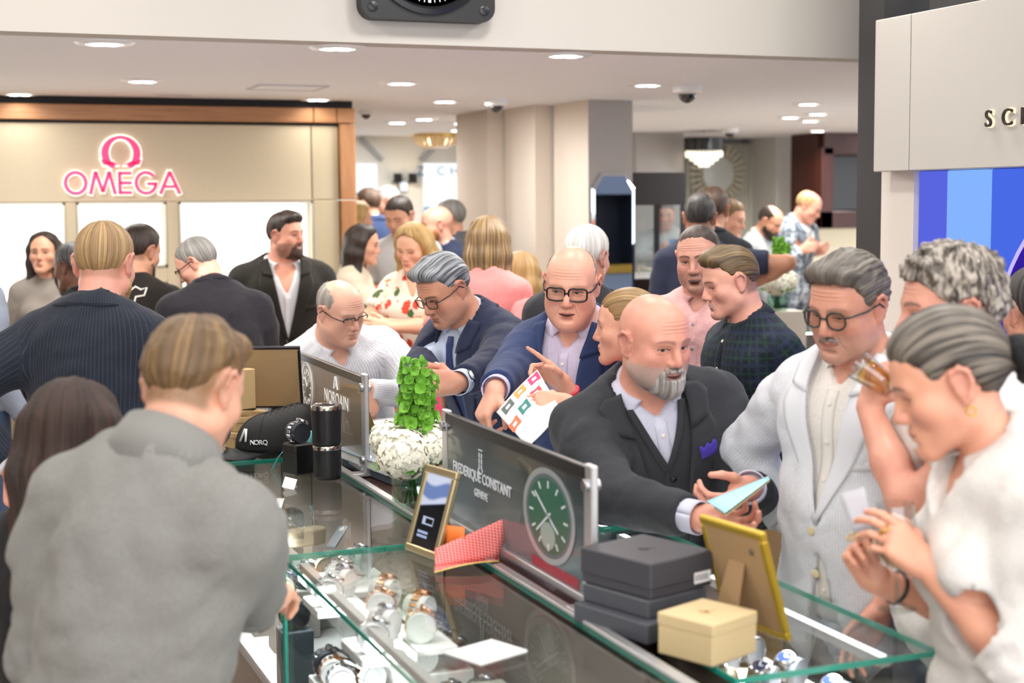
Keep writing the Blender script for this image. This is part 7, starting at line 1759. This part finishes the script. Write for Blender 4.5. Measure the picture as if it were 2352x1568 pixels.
chk = person('tall balding man in a blue grey checked jacket looking down at the back', 1856, 474, 288, 78, 28, by=55, lean=10, k=1.05, g=1.1, hair=dict(mat=SANDY, top=.001, sidet=.004, crown=(.035, .06, .09)), face=dict(skin='DDA08A'), arms=dict(r=dict(to=at(1842, 572, 290), fd=(.9, .2, .2), pole=(-.6, -.9, .1), curl=.7, show=1), l=dict(to=at(1868, 580, 280), fd=(.6, .2, .2))), outfit=dict(shirt=WSH, collar='shirt', jacket=fabric('check_jacket', '6E7A88', 'check', 'B8C2CC', '46505E', p=.05, w=.4), trousers=TRN))
phone = person('man in a grey shirt holding a phone, seen through the display tower glass', 1527, 492, 272, 2, 12, k=1.0, hair=dict(mat=BRN), face=dict(skin='CF9A80', stubamt=.4), arms=dict(l=dict(to=at(1546, 585, 280), fd=(-.2, .6, .5), curl=.7, pole=(.9, -.8, 0), show=1), r=dict(to=at(1508, 588, 280), fd=(.5, .4, .5), curl=.7, pole=(-.9, -.8, 0))), outfit=dict(shirt=fabric('grey_shirt', 'A0A4A8', 'heather', 'B0B4B8'), collar='shirt', open=.05, placket=-.5, trousers=TRK))
# --- right of the island
bald = person('bald man with a grey goatee beard in a charcoal three-piece suit', 1500, 782, 885, 38, 10, roll=-2, by=18, lean=18, side=11, k=1.06, hk=.97, g=1.1, fat=.4, belly=.03, beard=dict(mat=HB('beard_grey', '6A5E56', 'E0DCD6'), t=.008, goatee=True, gw=1.35), face=dict(skin='DC9C86', brow='6A5248', browamt=.5, open=.6, gx=.002, mouth=.4, lip='A85A54', stub='A89E96', stubamt=.9),
       arms=dict(r=dict(to=at(1600, 1188, 965), fd=(.93, -.12, .30), pn=(-.1, .75, .5), curls=[.35, .4, .45, .55], thumb=.35, show=1, pole=(-.9, -.8, .3), cuff=fabric('ice_shirt', 'D5D6E6')), l=dict(to=at(1722, 1118, 930), fd=(-.62, -.35, .55), pn=(-.6, .4, -.4), curls=[.6, .65, .7, .75], thumb=.5, show=1, pole=(.45, -1, -.7), cuff=fabric('ice_shirt', 'D5D6E6'))),
       outfit=dict(shirt=fabric('ice_shirt', 'D5D6E6', 'stripe', 'BFC2DA', p=.007, w=.25), collar='shirt', open=.05, placket=-.5, vz=-.17, pz=-.15, vest=fabric('charcoal_suit', '35373B'), jacket=fabric('charcoal_suit', '35373B'), jw=.078, jz=-.46, jgap=.014, tail=.2, trousers=TRK, square=fabric('violet_square', '4A3AA8', 'floral', '8A7AE0', 'B8B0F0', p=.02), pocket=1, cphi=26, jwr=.006))
seer = person('grey-haired man with round glasses and moustache in a white seersucker jacket', 1950, 700, 985, -36, 16, roll=3, by=-36, lean=2, hk=.95, k=1.03, g=1.12, fat=.4, belly=.02, hair=dict(mat=HB('wavy_grey', '3A352E', '857D73'), top=.016, sidet=.011, quiff=.002, flow='back', wave=1.6, front=.082, amp=.004, vol=.004), face=dict(skin='D39880', brow='7A6A5C', browamt=.5, open=.3, lip='A85A50', stub='8A827A', stubamt=.35),
       glasses=dict(mat=GLG, w=.024, h=.021, round_=.85, r=.0026), beard=dict(mat=HB('moustache', '6A6058', 'A49A90'), goatee=True, t=.009, chin=False), arms=dict(l=dict(to=at(2040, 1230, 960), pole=(.7, -.1, -.7)), r=dict(to=at(1825, 1220, 900), pole=(-.7, -.1, -.7))),
       outfit=dict(shirt=fabric('cream_shirt', 'ECE7DF'), collar='shirt', open=.06, placket=-.55, jacket=fabric('seersucker', 'E4E6EA', 'stripe', 'D8DCE2', p=.006, w=.4), jw=.085, jz=-.37, tail=.26, jbtn=plain('ivory_button', 'DDD0A8', .3), trousers=fabric('black_trouser', '161618'), pocket=1, jwr=.005, cphi=22))
curly = person('man with curly grey hair in a white linen shirt raising an amber drink', 2185, 712, 1110, -70, 4, by=-62, hk=1.05, k=.96, g=1.1, hair=dict(mat=CURL, style='curly', amp=.0065, top=.018, sidet=.014, vol=.004), face=dict(skin='D69A84', brow='6A5C50'),
       arms=dict(l=dict(to=at(1995, 935, 1075), fd=(.25, .95, .05), pn=(.75, -.1, -.5), curls=[.75, .8, .85, .85], thumb=.8, show=1, pole=(-.55, -.9, .2)), r=dict(pole=(0, 0, -1))), outfit=dict(shirt=WLIN, collar='shirt', sleeve='short', open=.05, trousers=TRN, wr=.008, wf=14, hem=-.70))
ladyr = person('woman with brown and grey hair tied by a black scrunchie, in a white shirt', 2186, 872, 1290, -84, 22, by=-66, lean=6, hk=1.05, k=.98, sex='f', hair=dict(mat=BRGR, tail=True, flow='back', top=.012, sidet=.009, front=.066, amp=.0018), face=dict(skin='DDA084', lip='B87068', brow='6A584A', open=.2),
       arms=dict(l=dict(to=at(2128, 1300, 1300), fd=(-.72, .62, .15), pn=(-.3, -.5, -.75), curls=[.35, .4, .5, .6], thumb=.6, show=1, pole=(.75, -.9, .35)), r=dict(to=at(2010, 1335, 1220), fd=(-.35, .75, .2), pn=(.3, .1, .9), curls=[.8, .85, .9, .9], thumb=.8, show=1, pole=(.2, -.9, -.3))),
       outfit=dict(shirt=fabric('crisp_white', 'DFDBD5'), collar='shirt', open=.12, placket=-.6, sleeve='roll', trousers=fabric('white_trouser', 'D8D4CE'), wr=.009, wf=13, folds=1.4, hem=-.66))
person('dark-haired person in a white collar at the violet bezel edge', 2384, 716, 880, -150, 6, k=1.0, hair=dict(mat=BLK, top=.012, sidet=.006), face=dict(skin='C08A70'), outfit=dict(shirt=WSH, collar='crew', trousers=TRB))

# ---- details worn
def back_print(P, pts, mat, name, r=.0045):
    pp = project(P.sF0, P.T, P.nb, P.k, [p[0] for p in pts], [p[1] for p in pts], -1)
    N = grad(P.sF0, pp); mb = MB(); mb.tube([a + n * .004 for a, n in zip(pp, N)], r, 6); mb.build(name, mat, P.root, True, P.org)
PRW = plain('print_white', 'E8E4DC', .6)
wt = [(.105, -.10), (.085, -.145), (.055, -.168), (.02, -.168), (-.005, -.145), (-.012, -.11), (-.045, -.105), (-.052, -.075), (-.03, -.082), (-.008, -.07), (.012, -.085), (.04, -.082), (.075, -.070), (.06, -.10), (.03, -.112), (.024, -.14), (.032, -.18), (.02, -.22)]
back_print(whale, [(-x * 1.05 + .025, z * 1.05 + .05) for x, z in wt], PRW, 'whale_print')
# ruffles on the pink blouse
for q in 'lr':
    S, El, W = pinkb.J[q]; u = unit(El - S); sg = -1 if q == 'l' else 1; mb = MB()
    for lay in range(2):
        G = np.array([[S + u * (.02 + .09 * lay + .12 * v) * 1.0 + (pinkb.tx * sg * math.cos(a) + pinkb.tyv * math.sin(a)) * (.062 + .05 * v + .014 * math.sin(a * 7 + lay) * v) for v in np.linspace(0, 1, 5)] for a in np.linspace(-2.0, 2.0, 36)]); mb.sheet(G, .002)
    mb.build('ruffle_sleeve', fabric('rose_blouse', 'D67E7C'), pinkb.root, True, pinkb.org)
# name tag on the striped shirt
mb = MB(); surf_sheet(mb, striped.sF0, striped.T, striped.nb, striped.k, [(-.125, -.20), (-.125, -.26)], [(-.035, -.20), (-.035, -.26)], 5, .006, .001, n=8); nt_ = mb.build('name_tag', CARDW, striped.root, True, striped.org)
# scrunchie, earrings, necklace, bracelet
X = lambda P, v: P.hc + P.R @ (A3(*v) * P.kh)
mb = MB(); c = X(ladyr, (0, -.122, -.008)); mb.tube([c + ladyr.R @ A3(.030 * math.cos(a), .006 * math.sin(a * 5), .030 * math.sin(a)) for a in np.linspace(0, 6.28, 25)[:-1]], [.017 + .003 * math.sin(i * 2.1) for i in range(24)], 8, closed=True); mb.build('scrunchie', plain('black_velvet', '0E0D10', .9), ladyr.root, True, ladyr.org)
for P, q in ((ladyr, -1), (tied, -1)):
    mb = MB(); c = X(P, (q * .086, -.006, -.048)); mb.tube([c + P.R @ A3(0, .008 * math.cos(a), .008 * math.sin(a)) for a in np.linspace(0, 6.28, 15)[:-1]], .002, 6, closed=True); mb.build('earring', GOLD, P.root, True, P.org)
def ring_on(P, q, t, r, mat, name, rr=.0035):
    S, El, W = P.J[q]; u = unit(W - El); c = W - u * t; e1 = unit(np.cross(u, A3(.2, .4, 1))); e2 = np.cross(u, e1)
    mb = MB(); mb.tube([c + (e1 * math.cos(a) * 1.1 + e2 * math.sin(a)) * r for a in np.linspace(0, 6.28, 25)[:-1]], rr, 6, closed=True); mb.build(name, mat, P.root, True, P.org)
ring_on(tied, 'r', .03, .029, plain('bead_red', 'C8344A', .4), 'bracelet', .006); ring_on(ladyr, 'r', .05, .030, plain('bracelet_dark', '2A2424', .3), 'bracelet', .004)
mb = MB(); c = sales.L(0, .09, -.085); mb.lathe([(.0, -.009), (.009, 0), (.0, .009)], 10, c); mb.build('gold_pendant', GOLD, sales.root, True, sales.org)

# ---- things held
def tip(P, q, i): return P.tips[q][i]
def quad_sheet(c, n=8):
    c = [np.asarray(p) for p in c]; return np.array([[(c[0] * (1 - u) + c[1] * u) * (1 - v) + (c[3] * (1 - u) + c[2] * u) * v for v in np.linspace(0, 1, n)] for u in np.linspace(0, 1, n)])
# catalogue page: corners lower-left, top, right, bottom
pc4 = [at(1140, 946, 822), at(1234, 848, 800), at(1290, 944, 845), at(1212, 1026, 862)]
cat_ = empty('catalogue_page', tuple(pc4[0]), 'white catalogue page with six coloured watch strap pictures, held over the sign', 'paper'); og = pc4[0]
G = quad_sheet(pc4, 12); nn = unit(np.cross(pc4[1] - pc4[0], pc4[3] - pc4[0])); nn = nn if nn @ (CP - pc4[0]) > 0 else -nn
bowf = lambda u, v: nn * (.012 * math.sin(math.pi * u) * math.sin(math.pi * v + .4)); U = np.linspace(0, 1, 12); G = G + np.array([[bowf(u, v) for v in U] for u in U])
mb = MB(); mb.sheet(G, .0008); mb.build('page', plain('page_white', 'F6F4F4', .4), cat_, True, og)
def uv(u, v, off=.0016): return (pc4[0] * (1 - u) + pc4[1] * u) * (1 - v) + (pc4[3] * (1 - u) + pc4[2] * u) * v + bowf(u, v) + nn * off
for (u, v, c) in ((.20, .14, '4E5A54'), (.52, .12, 'D89030'), (.86, .12, 'E83068'), (.10, .50, 'E8683A'), (.42, .44, '1F7A70'), (.76, .40, 'D8404E')):
    mb = MB(); mt = plain('strap_print_' + c, c, .5)
    for du, dv, a, b in ((-.085, 0, .035, .085), (.085, 0, .035, .085), (0, -.055, .05, .02), (0, .055, .05, .02)):
        mb._add([uv(u + du - a, v + dv - b), uv(u + du + a, v + dv - b), uv(u + du + a, v + dv + b), uv(u + du - a, v + dv + b)], [[0, 1, 2, 3]])
    mb.build('strap_picture', mt, cat_, False, og)
# watch in the navy man's fingers
w_ = (tip(navy, 'l', 0) + tip(navy, 'r', 0)) / 2; place_watch('steel_blue', tuple(w_ - A3(0, 0, .03)), .8, 'steel bracelet watch held between the fingers of the navy suit man', None)
# card and phone of the bald man
c = (tip(bald, 'r', 1) + tip(bald, 'l', 2)) / 2; W0 = bald.HF['r']
ca = at(1622, 1150, 985), at(1765, 1092, 950), at(1768, 1100, 985), at(1665, 1178, 1010)
m, nt, b = new_mat('aqua_check'); tcn = nt.nodes.new('ShaderNodeTexCoord'); sN = nt.nodes.new('ShaderNodeSeparateXYZ'); nt.links.new(tcn.outputs['Object'], sN.inputs[0])
a_ = ((E(nt, sN.outputs[0]) / .009).mod(1.0) - .5).abs().ss(.2, .3); b_2 = ((E(nt, sN.outputs[1]) / .009).mod(1.0) - .5).abs().ss(.2, .3); nt.links.new(mixc(nt, a_ * b_2, srgb('BFEAF0'), srgb('5FB8D0')), b.inputs['Base Color'])
fc_ = empty('aqua_card', tuple(ca[0]), 'folded aqua checked card held by the bald bearded man', 'card'); mb = MB(); mb.sheet(quad_sheet(ca, 6), .001); mb.build('card_leaf', m, fc_, True, ca[0])
cb_ = at(1640, 1166, 992), at(1762, 1098, 952), at(1768, 1104, 986), at(1668, 1184, 1009); mb = MB(); mb.sheet(quad_sheet(cb_, 6), .001); mb.build('card_leaf', plain('card_back', 'C9B48A', .5), fc_, True, ca[0])
# wine glass and paper of the white shirt woman
def tumbler_glass(label, c, axis, r0, r1, h, liquid, fill, name='drinking_glass', stem=0.0):
    c = np.asarray(c); ax = unit(axis); Rm = rot_xyz(unit(np.cross(ax, A3(.3, .9, .1))), ax); t = empty(name, tuple(c), label, 'glass')
    prof = [(r0 * .3, 0), (r0, .008), (r0 + (r1 - r0) * .5, h * .45), (r1, h)] if not stem else [(.004, 0), (r1 * .7, h * .12), (r1 * 1.05, h * .42), (r1 * .82, h)]
    mb = MB(); mb.lathe([(r, z + stem) for r, z in prof], 28, R=Rm, cap=False); mb.build('bowl', glass('glass_bowl', 'EFF2F2', 8.0), t, True)
    if stem: mb = MB(); mb.lathe([(.034, 0), (.030, .003), (.005, .008), (.004, stem)], 24, R=Rm); mb.build('stem', glass('glass_stem', 'EEF2F2', 2.0), t, True)
    mb = MB(); mb.lathe([(0, .004 + stem), (prof[1][0] * .93, .010 + stem + h * .08 * (stem > 0)), ((prof[1][0] + (prof[2][0] - prof[1][0]) * min(1, fill / .45)) * .95, h * fill + stem)], 28, R=Rm); mb.build('drink', liquid, t, True)
    return t
AMB = glass('amber_drink', 'FADF90', 1.5); WINE = glass('white_wine', 'EFE2A4', 1.5)
gc = (ladyr.J['l'][2] + ladyr.J['r'][2]) / 2 + A3(0, 0, .0)
tumbler_glass('stemmed wine glass with pale wine held by the white shirt woman', at(2062, 1385, 1265) - A3(0, 0, .01), (-.05, 0, 1), .02, .040, .125, WINE, .3, 'wine_glass', .07)
tumbler_glass('tilted tumbler of amber drink raised by the curly-haired man', at(2048, 893, 1090), ladyr.cv(-.55, .40, .1), .024, .033, .09, AMB, .8)
tumbler_glass('small glass of amber drink in the hand of the checked jacket man', at(1860, 562, 289), (0, 0, 1), .028, .034, .11, AMB, .4)
gp = [at(1925, 1135, 1230), at(1985, 1118, 1240), at(2010, 1215, 1270), at(1960, 1222, 1260)]; gpo = empty('grey_leaflet', tuple(gp[0]), 'pale grey leaflet held in front of the wine glass', 'leaflet'); mb = MB(); mb.sheet(quad_sheet(gp, 5), .001); mb.build('sheet', plain('leaflet_grey', 'B4B2B8', .5), gpo, True, gp[0])
for P, q, fi in ((ladyr, 'l', 2), (ladyr, 'r', 2)):
    c = P.tips[q][fi]; W, hx = P.J[q][2], P.HF[q]; k_ = W + (hx[1] * .102 + hx[2] * .002) * P.k; mb = MB(); mb.tube([k_ + (hx[0] * math.cos(a) + hx[2] * math.sin(a)) * .0105 for a in np.linspace(0, 6.28, 17)[:-1]], .002, 6, closed=True); mb.build('finger_ring', GOLD, P.root, True, P.org)
# phone in the grey shirt man's hand
ph = empty('phone', tuple(phone.J['l'][2] + phone.cv(.0, .06, .10)), 'phone with a lit blue screen held behind the display tower', 'phone'); mb = MB(); mb.box((-.036, -.005, -.07), (.036, .005, .07), bev=.004); mb.build('phone_body', BLACK, ph); mb = MB(); mb.box((-.033, -.0065, -.065), (.033, -.005, .065)); mb.build('screen', glow('phone_screen', '5AA0F0', .9), ph)
